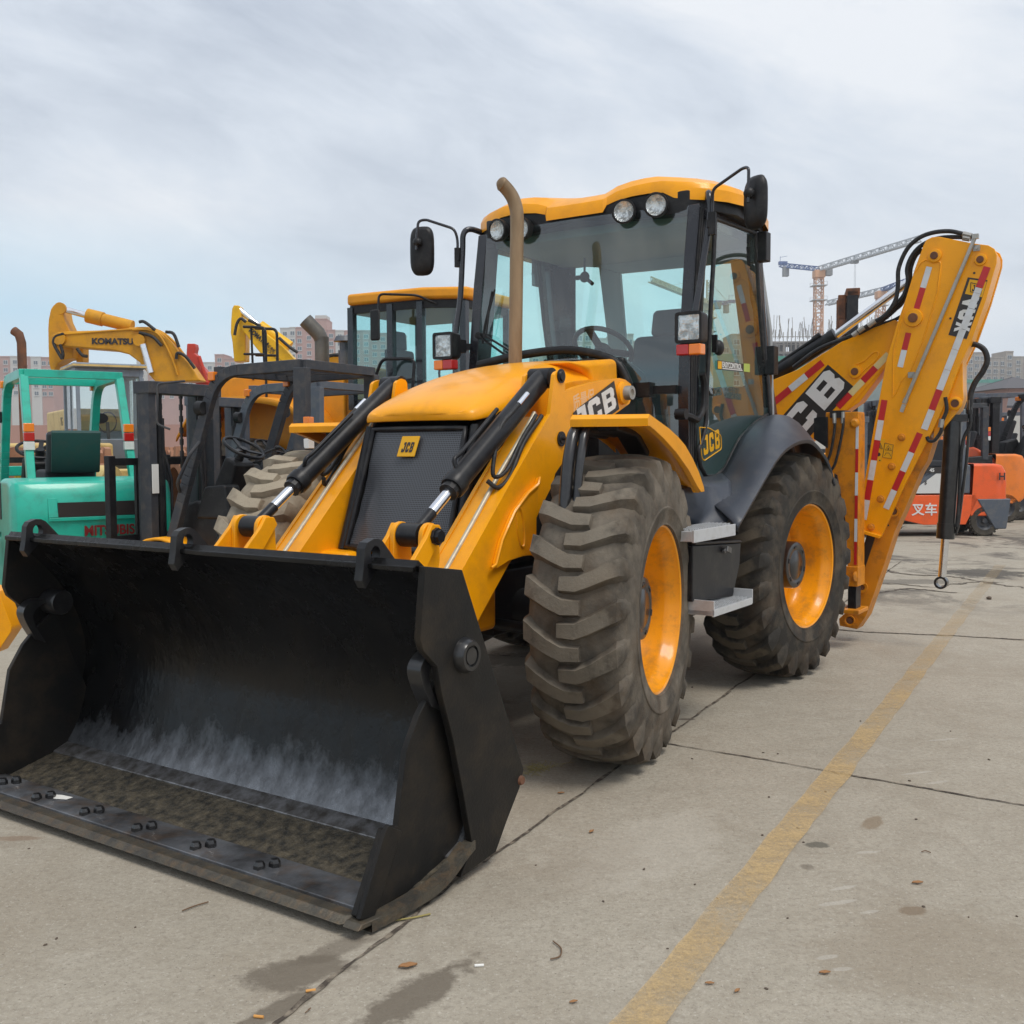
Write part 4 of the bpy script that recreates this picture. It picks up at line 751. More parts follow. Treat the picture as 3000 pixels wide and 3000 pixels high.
# frame: pillars
def pillar(name, side_pts, y0, y1, mt='cabblack', bev=.006, par=J):
    b = MB(); b.prism(side_pts, 'Y', y0, y1); return b.build(name, mt, par, bevel=bev)
ap = [(-1.205, 2.82), (-1.150, 2.50), (-1.115, 2.21), (-1.088, 1.98), (-1.082, 1.78), (-1.085, 1.55), (-1.09, 1.25), (-1.20, 1.25), (-1.205, 1.6), (-1.225, 1.93), (-1.270, 2.22), (-1.31, 2.56), (-1.345, 2.82)]
for s in (1, -1):
    A_ = pillar('front_pillar', [(p[0]+(.0 if i < 7 else -.0), p[1]) for i, p in enumerate(ap)], s*.695, s*.765)
    for dx in (.018, .045, .075):
        b = MB(); pth = [(-1.205-dx+.0, 2.80), (-1.150-dx, 2.50), (-1.115-dx, 2.21), (-1.088-dx, 1.98), (-1.083-dx, 1.6), (-1.09-dx, 1.26)]
        b.tube([(p[0], s*.767, p[1]) for p in pth], .007, 6); b.build('pillar_seal', 'rubber', A_)
    # grab rail: leaves the visor, bends down along the pillar
    gr = [(-1.30, s*.775, 2.845), (-1.20, s*.82, 2.865), (-1.155, s*.845, 2.83), (-1.150, s*.85, 2.72), (-1.095, s*.83, 2.42), (-1.03, s*.82, 2.18), (-1.02, s*.82, 2.02)]
    b = MB(); b.tube(crom(gr, 6), .019, 10); b.build('grab_rail', 'cabblack', J, smooth=80)
    # mirror on its hoop
    mb = V((-1.02, s*1.12, 2.795)); pv = V((-1.15, s*.87, 2.70))
    arm = [m('Z4', *p, Y=1.0) for p in ((1050, 500), (1055, 420), (1075, 345), (1290, 165), (1330, 158), (1348, 200), (1335, 300))]
    base_ = [(-1.13, s*.875, 2.66), (-1.13, s*.875, 2.80), (-1.11, s*.885, 2.86), (-1.06, s*1.08, 2.935), (-1.035, s*1.12, 2.925), (-1.02, s*1.125, 2.80), (-1.02, s*1.125, 2.74)]
    b = MB(); b.tube(bend(base_, .035), .009, 8); MI = b.build('mirror', 'cabblack', J, smooth=80)
    b = MB(); b.cyl((-1.13, s*.875, 2.62), (-1.13, s*.875, 2.74), .022, n=14); b.b2((-1.15, s*.85, 2.66), (-1.11, s*.875, 2.70)); b.build('mirror_clamp', 'plastic', MI)
    b = MB(); b.ell((-1.03, s*1.125, 2.79), (.03, .03, .03)); b.cyl((-1.03, s*1.125, 2.79), (-1.09, s*1.135, 2.78), .02, n=12); b.build('ball_joint', 'plastic', MI)
    hs = []
    for (u_, v_) in [(cos(t_), sin(t_)) for t_ in [2*pi*i/28 for i in range(28)]]:
        e_ = lambda q_, r_: math.copysign(abs(q_)**r_, q_)
        hs.append((e_(u_, .6)*.082, e_(v_, .5)*(.142 if s > 0 else .16)))
    # mirror glass looks back, its shell faces forward
    uu = V((.50, .86, 0)).normalized() if s > 0 else V((.35, -.94, 0)).normalized(); vv = V((0, 0, 1)); nn_ = uu.cross(vv); nn_ = nn_ if nn_.x > 0 else -nn_; mc = V((-1.10, s*1.14, 2.752 if s > 0 else 2.745))
    b = MB(); rg_ = [[mc+uu*p[0]*k_+vv*p[1]*k_+nn_*o_ for p in hs] for k_, o_ in ((.93, -.012), (1, .0), (.97, .018), (.80, .034), (.4, .044))]; b.grid(rg_, close=True); b.add(rg_[-1], [tuple(range(28))]); b.build('mirror_shell', 'plastic', MI, smooth=50)
    b = MB(); b.add([mc+uu*p[0]*.93+vv*p[1]*.93-nn_*.013 for p in hs], [tuple(range(28))]); b.build('mirror_glass', 'chrome', MI)
    # road lamp with indicator below
    lc = m('Z4', 880, 1412, X=-.90) if s > 0 else m('Z3', 278, 1430, X=-.90)
    lc = V((-.92, s*.835, 2.098)); dz = V((0, 0, 1)); u_ = V((-.08*1, s*1, 0)).normalized()
    def rr(cx, cy, wx, wz, rad, off): # rounded rectangle facing forward
        o_ = []
        for (sx, sz) in ((1, 1), (-1, 1), (-1, -1), (1, -1)):
            for j in range(5):
                a0 = {(1, 1): 0, (-1, 1): pi/2, (-1, -1): pi, (1, -1): 1.5*pi}[(sx, sz)]+j*pi/8
                o_.append((lc.x+off, lc.y+cx+sx*(wx-rad)+rad*cos(a0), lc.z+cy+sz*(wz-rad)+rad*sin(a0)))
        return o_
    b = MB(); rg_ = [rr(0, 0, .064, .065, .02, -.10), rr(0, 0, .076, .080, .02, -.075), rr(0, 0, .078, .084, .018, .0), rr(0, 0, .078, .084, .018, .012), rr(0, 0, .064, .070, .012, .012), rr(0, 0, .062, .068, .012, -.006)]
    b.grid(rg_, close=True); b.add(rg_[0], [tuple(range(20))]); b.add(rg_[-1], [tuple(range(20))]); HL = b.build('headlight', 'plastic', J, smooth=40)
    b = MB(); g_ = []
    for i in range(9):
        g_.append([(lc.x+.003-.0*((i-4)**2+(j-4)**2)/16+.006*MN.noise(V((i*1.7, j*1.3, s))), lc.y+(i-4)/4*.060, lc.z+(j-4)/4*.066) for j in range(9)])
    b.grid(g_); b.build('reflector', 'lamp', HL)
    b = MB(); r0 = rr(0, 0, .062, .068, .012, .008); b.add(r0, [tuple(range(20))]); b.build('lens', 'lampglass', HL)
    for (ya, yb, mt) in ((-.072, .002, 'red' if s > 0 else 'red'), (.002, .072, 'amber')):
        ya, yb = (s*ya, s*yb)
        b = MB(); b.b2((lc.x-.06, lc.y+ya, lc.z-.148), (lc.x+.012, lc.y+yb, lc.z-.088)); b.build('side_lamp', mt, HL, bevel=.008)
    b = MB(); b.b2((-1.06, s*.76, 2.06), (-1.0, s*.80, 2.14)); b.bar((-1.10, s*.77, 2.10), (-.99, s*.83, 2.10), .05, .04); b.build('lamp_bracket', 'plastic', HL)
    # rear corner of the cab
    pillar('rear_pillar', [(-1.965, 2.82), (-1.985, 2.70), (-2.05, 2.3), (-2.125, 2.0), (-2.20, 1.83), (-2.27, 1.66), (-2.37, 1.66), (-2.30, 1.83), (-2.20, 2.05), (-2.12, 2.35), (-2.065, 2.70), (-2.06, 2.82)], s*.755, s*.81)
    b = MB(); b.grid([[(x_, s*y_, 2.81), (x_-.05, s*(y_+.03), 2.3), (x_-.17, s*(y_+.04), 1.7), (x_-.2, s*(y_+.04), 1.2)] for x_, y_ in ((-2.03, .775), (-2.12, .76), (-2.19, .71), (-2.22, .64))]); b.build('rear_corner', 'cabblack', J, smooth=60, solid=.02)
    b = MB(); b.b2((-1.25, s*.70, 2.74), (-2.10, s*.80, 2.80)); b.build('roof_rail', 'cabblack', J, bevel=.01)
# doors
dp = [(-1.345, 2.755), (-1.965, 2.775), (-2.045, 2.35), (-2.12, 2.05), (-2.20, 1.86), (-2.27, 1.68), (-2.14, 1.645), (-1.98, 1.60), (-1.74, 1.505), (-1.63, 1.42), (-1.51, 1.325), (-1.38, 1.285), (-1.24, 1.285), (-1.16, 1.345), (-1.13, 1.44), (-1.19, 1.50), (-1.235, 1.60), (-1.24, 1.78), (-1.265, 2.0), (-1.29, 2.25), (-1.33, 2.55)]
for s in (1, -1):
    DY = s*.80
    b = MB(); b.add([(p[0], DY, p[1]) for p in dp], [tuple(range(len(dp)))]); D_ = b.build('door', 'glassdoor' if s > 0 else 'glassclear', J, smooth=0)
    b = MB(); b.tube(bend([(p[0], DY, p[1]) for p in dp]+[(dp[0][0], DY, dp[0][1])], .02, 3), .013, 8); b.build('door_seal', 'rubber', D_, smooth=80)
    for (zc_) in (2.70, 2.01):
        xh = -1.965 if zc_ > 2.5 else -2.12
        b = MB(); b.grid([[(xh+.105*cos(t_)*k_-.02, s*(.805+.065*(1-k_)), zc_-.01+.098*sin(t_)*k_) for t_ in [pi*.5+pi*i/12 for i in range(13)]] for k_ in (1, .8, .4, .05)])
        b.b2((xh-.02, s*.80, zc_-.095), (xh-.10, s*.865, zc_+.085)); b.build('hinge', 'plastic', D_, bevel=.006)
        b = MB(); b.cyl((xh-.085, s*.83, zc_-.04), (xh-.13, s*.835, zc_-.045), .014, n=10); b.build('hinge_stub', 'plastic', D_)
    if s > 0:
        # inner latch bracket, wiper-like hoop by the handle
        hl = [m('Z7', *p, Y=.79) for p in ((1370, 175), (1440, 195), (1500, 215), (1545, 120), (1555, -60), (1540, -150))]
        b = MB(); b.tube(crom([(p.x, .79, p.z) for p in hl], 4), .02, 8); b.cyl(hl[0]-V((0, .03, 0)), hl[0]+V((0, .03, 0)), .03); b.build('door_latch', 'plastic', D_)
        pv_ = m('Z4', 1120, 1570, Y=.82); b = MB(); b.ell(tuple(pv_), (.04, .03, .045)); b.b2((pv_.x+.04, .80, pv_.z-.03), (pv_.x+.055, .83, pv_.z+.07)); b.build('door_knob', 'plastic', D_)
        # stickers on the glass
        q0 = m('Z4', 1108, 1670, Y=.806); q1 = m('Z4', 1318, 1700, Y=.806); q2 = m('Z4', 1318, 1765, Y=.806); q3 = m('Z4', 1108, 1745, Y=.806)
        b = MB(); b.slab([q0, q1, q2, q3], (0, .002, 0)); st_ = b.build('sticker', 'dark', D_, smooth=0)
        b = MB(); b.slab([m('Z4', *p, Y=.809) for p in ((1112, 1676), (1143, 1681), (1143, 1742), (1112, 1738))], (0, .001, 0)); b.build('sticker_mark', 'emblem', D_, smooth=0)
        text('EASYCONTROL', m('Z4', 1148, 1725, Y=.809), (q1-q0), (q0-q3), .032, 'white', D_, 'sticker_letters', bold=.0012, th=.0005, sx=.95)
        b = MB(); b.slab([m('Z4', *p, Y=.809) for p in ((1150, 1733), (1312, 1750), (1312, 1757), (1150, 1741))], (0, .0005, 0)); b.build('sticker_rule', 'white', D_, smooth=0)
        M['lime'] = mat('lime_label', (.42, .50, .10), .5)
        b = MB(); b.slab([m('Z4', *p, Y=.806) for p in ((1322, 1697), (1370, 1700), (1370, 1768), (1322, 1762))], (0, .001, 0)); b.build('label', 'lime', D_, smooth=0)
        # dark phone-number transfer, yellow badge outline
        M['etch'] = mat('etched_transfer', (.045, .075, .07), .5)
        a0 = m('Z8', 205, 140, Y=.806); a1 = m('Z8', 265, 128, Y=.806); xv = (a1-a0); xv = xv/3.6; yv = m('Z8', 203, 72, Y=.806)-m('Z8', 208, 140, Y=.806)
        gl2('JCB', a0, xv, yv*.8, 'transfer_letters', 'etch', D_, .2, th=.0006)
        text('24小时服务热线', m('Z8', 288, 105, Y=.806), (-1, 0, -.02), (0, 0, 1), .030, 'etch', D_, 'transfer_line', th=.0004, sx=.72)
        text('4008204388', m('Z8', 288, 148, Y=.806), (-1, 0, -.02), (0, 0, 1), .036, 'etch', D_, 'transfer_line', th=.0004, sx=.95, bold=.0006)
        a0 = m('Z8', 138, 535, Y=.806); xv = (m('Z8', 250, 478, Y=.806)-a0)/3.5; yv = (m('Z8', 130, 385, Y=.806)-a0)
        gl2('JCB', a0+xv*.1, xv, yv*.85, 'badge_letters', 'emblem', D_, .2, th=.0006)
        b = MB(); b.tube(bend([m('Z8', *p, Y=.806) for p in ((112, 345), (175, 350), (255, 400), (258, 490), (140, 570), (125, 540), (112, 345))], .02, 3), .0035, 5); b.build('badge_outline', 'emblem', D_, smooth=80)
# windscreen
wr = []
for j in range(13):
    z_ = 2.815-(2.815-1.30)*j/12; xe = -1.205+.12*min(1, (2.815-z_)/.85)
    wr.append([(xe+.075*(1-(y_/.70)**2), y_, z_) for y_ in [-.70+1.4*i/20 for i in range(21)]])
b = MB(); b.grid(wr); WS = b.build('windscreen', 'windscreen', J, smooth=60)
b = MB(); b.tube([(-1.10, -.66, 1.95), (-1.12, -.60, 2.02), (-1.11, -.52, 2.08)], .012); 
wp0 = m('Z3', 565, 1335, X=-1.07); wp1 = m('Z3', 620, 1335, X=-1.05)
b = MB(); b.cyl(wp0+V((.02, 0, 0)), wp0+V((-.04, 0, 0)), .022, n=12); b.cyl(wp1+V((.02, 0, 0)), wp1+V((-.03, 0, 0)), .015, n=10)
b.bar(wp0+V((.015, 0, 0)), m('Z3', 800, 1510, X=-1.0), .010, .012); b.bar(wp1+V((.015, 0, 0)), m('Z3', 800, 1450, X=-1.0), .010, .012)
bl = [m('Z3', *p, X=-1.075) for p in ((670, 975), (645, 1100), (610, 1250), (590, 1400))]; b.tube(bl, .009, 6); b.tube([m('Z3', 690, 960, X=-1.08), m('Z3', 640, 1150, X=-1.06), m('Z3', 620, 1330, X=-1.05)], .006, 6); b.build('wiper', 'plastic', WS)
# scuttle rim behind the hood and dash
cw = crom([(-.98, -.60, 1.99), (-.965, -.30, 2.03), (-.96, 0, 2.045), (-.965, .20, 2.02), (-.975, .36, 1.96), (-.985, .43, 1.86), (-.99, .46, 1.74)], 5)
b = MB(); b.tube([(p.x+.01, p.y, p.z-.02) for p in cw], .026, 8); b.build('scuttle_rim', 'plastic', J, smooth=80)
b = MB(); b.prism([(-1.0, 1.98), (-1.30, 1.90), (-1.42, 1.55), (-1.35, .95), (-1.0, .95)], 'Y', -.30, .40); b.build('dashboard', 'plastic', J, bevel=.03)
b = MB(); b.b2((-1.05, -.72, .85), (-2.40, .74, 1.22)); b.build('cab_floor', 'floorgrey', J, bevel=.01)
b = MB(); b.prism([(-.60, .95), (-.60, 1.62), (-1.02, 1.80), (-1.06, .95)], 'Y', -.40, .46); b.build('bulkhead', 'plastic', J)
b = MB(); b.b2((-1.04, .44, 1.755), (-1.07, .70, 1.80)); b.b2((-1.0, .44, 1.74), (-1.10, .56, 1.82)); b.build('step_plate', 'plastic', J)
b = MB(); b.b2((-1.02, .40, .92), (-1.10, .70, 1.30)); b.build('cab_front_panel', 'plastic', J)
# roof lining, rear wall with window
b = MB(); b.b2((-1.30, -.74, 2.745), (-2.26, .72, 2.80)); b.build('roof_lining', 'interior', J, bevel=.01)
X_ = -2.25
for nm_, pl_ in (('rear_header', [(-.74, 2.80), (-.74, 2.775), (-.47, 2.735), (-.30, 2.675), (.52, 2.665), (.72, 2.70), (.72, 2.80)]), ('rear_corner_lining', [(-.74, 2.775), (-.695, 2.78), (-.82, 2.17), (-.84, 1.25), (-.90, 1.25), (-.88, 2.2)]), ('rear_post', [(-.47, 2.735), (-.30, 2.675), (-.26, 2.25), (-.25, 1.85), (-.38, 1.85), (-.39, 2.155)]),
    ('rear_post', [(.52, 2.665), (.72, 2.70), (.80, 2.2), (.82, 1.6), (.66, 1.6), (.60, 2.11)]), ('rear_lower_panel', [(-.84, 1.85), (.70, 1.85), (.78, 1.25), (-.84, 1.25)])):
    b = MB(); b.prism(pl_, 'X', X_, X_-.04); b.build(nm_, 'interior', J, bevel=.008)
for q_ in ([(-.695, 2.775), (-.47, 2.735), (-.39, 2.155), (-.38, 1.85), (-.82, 1.85), (-.82, 2.17)], [(-.30, 2.675), (.52, 2.665), (.60, 2.11), (.66, 1.85), (-.25, 1.85), (-.26, 2.25)]):
    b = MB(); b.add([(X_-.02, y_, z_) for y_, z_ in q_], [tuple(range(len(q_)))]); b.build('rear_window', 'glassclear', J, smooth=0)
# steering wheel, column, seat
sc = V((-1.42, .03, 2.07)); ax_ = V((-.60, 0, .80)).normalized()
b = MB(); _, u2, v2 = b.frame(ax_); ring = [sc+(u2*cos(t_)+v2*sin(t_))*.185 for t_ in [2*pi*i/32 for i in range(32)]]; b.tube(ring, .016, 8, closed=True)
for a_ in (.4, 2.5, 4.6): b.bar(sc-ax_*.02, sc+(u2*cos(a_)+v2*sin(a_))*.18, .05, .012, ax_)
b.cyl(sc-ax_*.04, sc+ax_*.005, .05); b.cyl(sc-ax_*.5, sc-ax_*.03, .035); b.build('steering_wheel', 'plastic', J, smooth=60)
b = MB(); b.b2((-1.50, -.18, 1.52), (-2.0, .32, 1.66)); b.b2((-1.58, -.1, 1.2), (-1.93, .25, 1.52)); ST = b.build('driver_seat', 'seat', J, bevel=.05, seg=4)
b = MB(); b.prism([(-1.90, 1.62), (-2.02, 1.62), (-2.12, 2.20), (-2.02, 2.20)], 'Y', -.08, .44); b.build('backrest', 'seat', ST, bevel=.045, seg=4)
b = MB(); b.prism([(-2.01, 2.19), (-2.09, 2.19), (-2.12, 2.37), (-2.05, 2.37)], 'Y', .05, .31); b.build('headrest', 'seat', ST, bevel=.045, seg=4)
for y_ in (-.16, .50):
    b = MB(); b.b2((-1.60, y_-.04, 1.78), (-1.98, y_+.04, 1.84)); b.cyl((-1.62, y_, 1.84), (-1.61, y_, 1.96), .02); b.build('armrest', 'plastic', ST, bevel=.02)
mr = m('Z3', 1415, 860, X=-1.5); b = MB(); b.ell(tuple(mr), (.02, .035, .035)); b.cyl(mr, mr+V((0, 0, .12)), .007); b.cyl(mr, mr+V((0, .06, -.05)), .012); b.ell((mr.x, mr.y-.05, mr.z), (.015, .03, .015)); b.build('interior_mirror', 'plastic', J)
# ---------- rear mudguard (left and right), side skirt, steps, tool box
inner = [(-1.02, 1.18), (-1.374, 1.275), (-1.507, 1.345), (-1.738, 1.515), (-1.984, 1.61), (-2.195, 1.65), (-2.42, 1.63), (-2.62, 1.52), (-2.78, 1.35)]
outer = [(-.83, 1.060), (-1.084, 1.215), (-1.28, 1.335), (-1.449, 1.425), (-1.62, 1.480), (-1.832, 1.512), (-2.056, 1.500), (-2.33, 1.385), (-2.5, 1.22)]
for s in (1, -1):
    rws = []
    for k_ in range(6):
        t_ = k_/5; bul = .055*sin(pi*min(1, t_*1.0))*1.0
        rws.append([(inner[i][0]*(1-t_)+outer[i][0]*t_, s*(.815+(1.13-.815)*t_), inner[i][1]*(1-t_)+outer[i][1]*t_+bul*(1.0 if i > 1 else .5)) for i in range(9)])
    rws.append([(p[0], s*1.155, p[1]-.02) for p in outer]); rws.append([(p[0]+(-.0), s*1.15, p[1]-.04) for p in outer])
    b = MB(); b.grid([crom(r, 4) for r in rws]); RM = b.build('rear_mudguard', 'navy', J, smooth=55, solid=.008)
    b = MB(); b.grid([[(p[0], s*.80, p[1]) for p in inner], [(p[0], s*.80, .9) for p in inner]]); b.build('wheel_arch', 'plastic', J)
    sk = [[(-.50, s*.84, 1.27), (-.95, s*.84, 1.285), (-1.25, s*.83, 1.285), (-1.42, s*.82, 1.30)], [(-.48, s*.93, 1.24), (-.9, s*.95, 1.24), (-1.0, s*.97, 1.235), (-1.16, s*.98, 1.26)], [(-.48, s*.95, 1.12), (-.80, s*.97, 1.12), (-.93, s*1.0, 1.13), (-1.02, s*1.05, 1.17)], [(-.48, s*.86, 1.02), (-.70, s*.90, 1.02), (-.80, s*1.0, 1.04), (-.88, s*1.08, 1.06)], [(-.48, s*.80, .96), (-.70, s*.80, .96), (-.86, s*.9, .97), (-.93, s*1.0, 1.0)]]
    b = MB(); b.grid([crom(r, 3) for r in sk]); b.build('side_skirt', 'navy', J, smooth=50, solid=.01)
    tb_ = [(-.43, .97), (-1.06, .935), (-1.045, .82), (-.955, .655), (-.43, .69)]
    b = MB(); b.prism(tb_, 'Y', s*.62, s*1.085); b.prism([(-.43, .99), (-1.02, .955), (-1.06, .937), (-.43, .972)], 'Y', s*.60, s*1.10); T_ = b.build('tool_box', 'satin', J, bevel=.008)
    b = MB(); c = (-.80, s*1.087, .915); b.cyl(c, (c[0], c[1]+s*.018, c[2]), .013); b.bar((c[0], c[1]+s*.02, c[2]+.012), (c[0]-.06, c[1]+s*.02, c[2]-.006), .012, .03, (0, 0, 1)); b.build('latch', 'silveredge', T_, bevel=.003)
    b = MB(); b.b2((-.42, s*.62, .58), (-.80, s*1.0, .66)); b.build('tank_bottom', 'satin', T_, bevel=.02)
    for (x0, x1, za, zb, yy, nm) in ((-.30, -.82, 1.0, 1.055, 1.15, 'upper_step'), (-.45, -.96, .625, .655, 1.19, 'lower_step')):
        b = MB(); b.b2((x0, s*(yy-.16), za), (x1, s*(yy-.012), zb-.006)); b.b2((x0, s*(yy-.012), za-.005), (x1, s*yy, zb)); b.b2((x0, s*(yy-.172), za), (x1, s*(yy-.16), zb))
        if nm == 'lower_step':
            for x_ in (x0, x1): b.b2((x_, s*(yy-.17), za), (x_-.008, s*yy, zb+.045)); 
            b.b2((x0+.0, s*(yy-.35), za+.01), (x0-.02, s*(yy-.17), zb+.04)); b.b2((x1+.02, s*(yy-.35), za+.01), (x1+.04, s*(yy-.17), zb+.02))
        SP = b.build(nm, 'alu', J, bevel=.002)
        b = MB()
        for i in range(26):
            for j in range(6):
                c = (x0-.015-i*(abs(x1-x0)-.03)/25, s*(yy-.03-j*.022), zb-.004); b.box((c[0], c[1], c[2]+.004), (.009, .006, .010))
        b.build('grip_teeth', 'alu', SP, smooth=0)
# ---------- backhoe: swung out square to the chassis
XF = -3.45
def pz(k, pts, X=XF): return [(p.y, p.z) for p in [m(k, *q, X=X) for q in pts]]
dip = pz('Z5', [(1222, 160), (1240, 128), (1280, 108), (1330, 104), (1560, 150), (1680, 165), (1722, 190), (1740, 235), (1738, 290), (1660, 560), (1560, 840), (1480, 1010)])+pz('A7', [(1400, 380), (1330, 540), (1240, 720), (1090, 1010), (930, 1370), (922, 1385), (765, 1345), (762, 1325), (800, 1010), (870, 600), (905, 420), (958, 130)])+pz('Z5', [(1040, 700), (1090, 560), (1160, 330)])
b = MB(); b.prism(dip, 'X', XF, XF-.03); DP = b.build('dipper', 'yellow', J, bevel=.004)
cen = sum([V(p) for p in dip], V((0, 0)))/len(dip); ins = [tuple(V(p)+(cen-V(p)).normalized()*.014) for p in dip]
b = MB(); b.prism(ins, 'X', XF-.03, XF-.21); b.prism(dip, 'X', XF-.21, XF-.235); b.build('dipper_box', 'yellow', DP, bevel=.004)
flg = pz('Z5', [(1740, 235), (1745, 290), (1665, 570), (1585, 770), (1560, 860), (1500, 990), (1502, 1180), (1506, 1250), (1475, 1330), (1350, 1480), (1290, 1560), (1300, 1400), (1400, 1150), (1470, 1000), (1650, 560)], XF-.05)
b = MB(); b.prism(flg, 'X', XF-.04, XF-.18); b.build('dipper_horn', 'yellow', DP, bevel=.004)
b = MB(); b.slab([V((XF-.0, *p)) for p in pz('A7', [(762, 1322), (925, 1372), (918, 1392), (758, 1345)])], (.05, 0, 0)); b.build('dipper_lip', 'yellow', DP, bevel=.003)
ext = pz('A7', [(1300, 690), (1250, 850), (1200, 930), (1100, 1170), (1020, 1350), (950, 1570), (820, 1940)], XF-.06)+pz('Z8', [(1165, 1688), (1050, 1665), (1045, 1618), (1120, 1550), (1155, 1450), (1150, 1300), (1170, 1280), (1270, 1060)], XF-.06)+[(1.35, 1.5)]
b = MB(); b.prism(ext, 'X', XF-.04, XF-.20); EXT = b.build('extending_arm', 'yellow_old', J, bevel=.005)
gv = pz('A7', [(822, 1365), (880, 1380), (840, 1500), (790, 1650), (755, 1590), (765, 1540)], XF-.03)
b = MB(); b.prism(gv, 'X', XF-.038, XF-.034); b.build('slide_track', 'dark', EXT, smooth=0)
for (rg, px_, py_, r_, bs) in (('A7', 788, 1740, .022, .042), ('A7', 1010, 1202, .028, .040), ('Z8', 1115, 1630, .030, .038)):
    c = m(rg, px_, py_, X=XF-.036); b = MB(); b.lathe([(0, -.0), (r_*.8, 0), (r_, .016), (bs, .018), (bs, 0)], c, (1, 0, 0), n=24); b.build('pin_bore', 'yellow_old', EXT)
    b = MB(); b.cyl(c, c+V((.012, 0, 0)), r_*.82); b.build('bore_bush', 'rust', EXT)  # rust coloured plug seated in the bore
for (rg, px_, py_) in (('A7', 1058, 1070), ('A7', 1036, 1130), ('A7', 973, 1302)):
    c = m(rg, px_, py_, X=XF-.038); b = MB(); b.cyl(c, c+V((.004, 0, 0)), .006, n=10); b.build('drain_hole', 'dark', EXT)
for (rg, px_, py_, r_, bs) in (('Z5', 1300, 240, .026, .044), ('Z5', 1625, 268, .024, .038), ('Z5', 1150, 680, .033, .060)):
    c = m(rg, px_, py_, X=XF+.001); b = MB(); b.lathe([(0, .03), (r_*.9, .03), (r_, .024), (r_, 0)], c, (1, 0, 0), n=28); b.build('pivot_pin', 'rust', DP)
    b = MB(); b.lathe([(r_*1.01, .016), (bs, .014), (bs+.004, 0)], c, (1, 0, 0), n=28); b.build('pivot_boss', 'yellow', DP)
c = m('Z5', 1445, 1285, X=XF-.039); b = MB(); b.lathe([(0, .012), (.030, .012), (.031, .02), (.045, .016), (.048, 0)], c, (1, 0, 0), n=28); b.build('pivot_boss', 'yellow', DP); b = MB(); b.cyl(c, c+V((.017, 0, 0)), .026); b.build('pivot_pin', 'rust', DP)
for p_ in ((1066, 680), (996, 886), (918, 1116), (851, 1314)):
    c = m('A7', *p_, X=XF); b = MB(); b.lathe([(0, .020), (.016, .020), (.020, .014), (.020, .008), (.027, .006), (.028, 0)], c, (1, 0, 0), n=6 if 0 else 12); b.build('wear_pad_bolt', 'yellow_old', DP, smooth=20)
for p_ in ((1580, 362), (1412, 683), (1560, 668)):
    c = m('Z5', *p_, X=XF); b = MB(); b.cyl(c, c+V((.002, 0, 0)), .008, n=12); b.build('drilled_hole', 'dark', DP)
# raised seam along the plate
sm_ = [m('Z5', *p, X=XF+.0) for p in ((1160, 360), (1200, 290), (1240, 268), (1290, 290), (1335, 282), (1345, 300), (1320, 500), (1230, 800), (1130, 1050), (1060, 1130), (1020, 1220), (1000, 1240))]
b = MB(); b.tube(sm_, .006, 6); sm2 = [m('Z5', *p, X=XF) for p in ((1090, 590), (1010, 910), (1005, 1100), (1005, 1225))]; b.tube(sm2, .005, 6); b.build('weld_seam', 'yellow', DP, smooth=80)
# steel pipe down the plate
pp = [m('Z5', *p, X=XF+.03) for p in ((1590, 100), (1100, 1250))]
b = MB(); b.tube(pp, .0135, 12); PI_ = b.build('steel_pipe', 'steel', DP, smooth=80)
b = MB(); b.cyl(pp[-1], m('Z5', 1085, 1285, X=XF+.03), .018, n=8); b.cyl(m('Z5', 1085, 1290, X=XF+.03), m('Z5', 1065, 1345, X=XF+.03), .015, n=6); b.b2((XF+.02, pp[0].y-.02, pp[0].z-.02), (XF+.05, pp[0].y+.02, pp[0].z+.012)); b.build('pipe_fitting', 'steel', PI_)
for p_ in ((1136, 1083), (1597, 185)):
    c = m('Z5', *p_, X=XF); b = MB(); b.box(c+V((.004, 0, 0)), (.008, .045, .04)); b.cyl(c, c+V((.02, 0, 0)), .011, n=8); b.build('pipe_clip', 'steel', PI_)
# reflective tape, decal
def tape(a, c, wd, cols, X, par, mt=None, k='Z5'):
    a = m(*a, X=X); c = m(*c, X=X); d = c-a; n_ = V((0, -d.z, d.y)).normalized()*wd/2
    for i, q in enumerate(cols):
        p0 = a+d*i/len(cols); p1 = a+d*(i+1)/len(cols)-d*.002; b = MB(); b.slab([p0-n_, p0+n_, p1+n_, p1-n_], (.0015, 0, 0)); b.build('reflective_tape', {'r': 'tapered', 'w': 'tapewhite', 'c': 'tapecream'}[q], par, smooth=0)
tape(('Z5', 1262, 318), ('Z5', 1172, 614), .040, 'wr', XF+.001, DP); tape(('Z5', 1115, 785), ('Z5', 1055, 1028), .040, 'rrwr'[:1]+'w', XF+.001, DP)
tape(('Z5', 1672, 318), ('Z5', 1225, 1470), .046, 'rwwwwwrw', XF+.004, DP)
tape(('A7', 945, 415), ('A7', 797, 1262), .043, 'rwrwrw', XF+.002, DP); tape(('A7', 1196, 650), ('A7', 955, 1185), .043, 'rwrw', XF+.002, DP)
dc = [m('B8', *p, X=XF+.001) for p in ((770, 262), (1060, 300), (1235, 330), (1100, 760), (740, 1720), (310, 1620))]
b = MB(); b.slab(dc, (.001, 0, 0)); b.build('decal', 'dark', DP, smooth=0)
b = MB(); b.slab([m('B8', *p, X=XF+.0025) for p in ((815, 310), (1215, 365), (1105, 730), (700, 650))], (.0005, 0, 0)); b.build('decal_patch', 'emblem', DP, smooth=0)
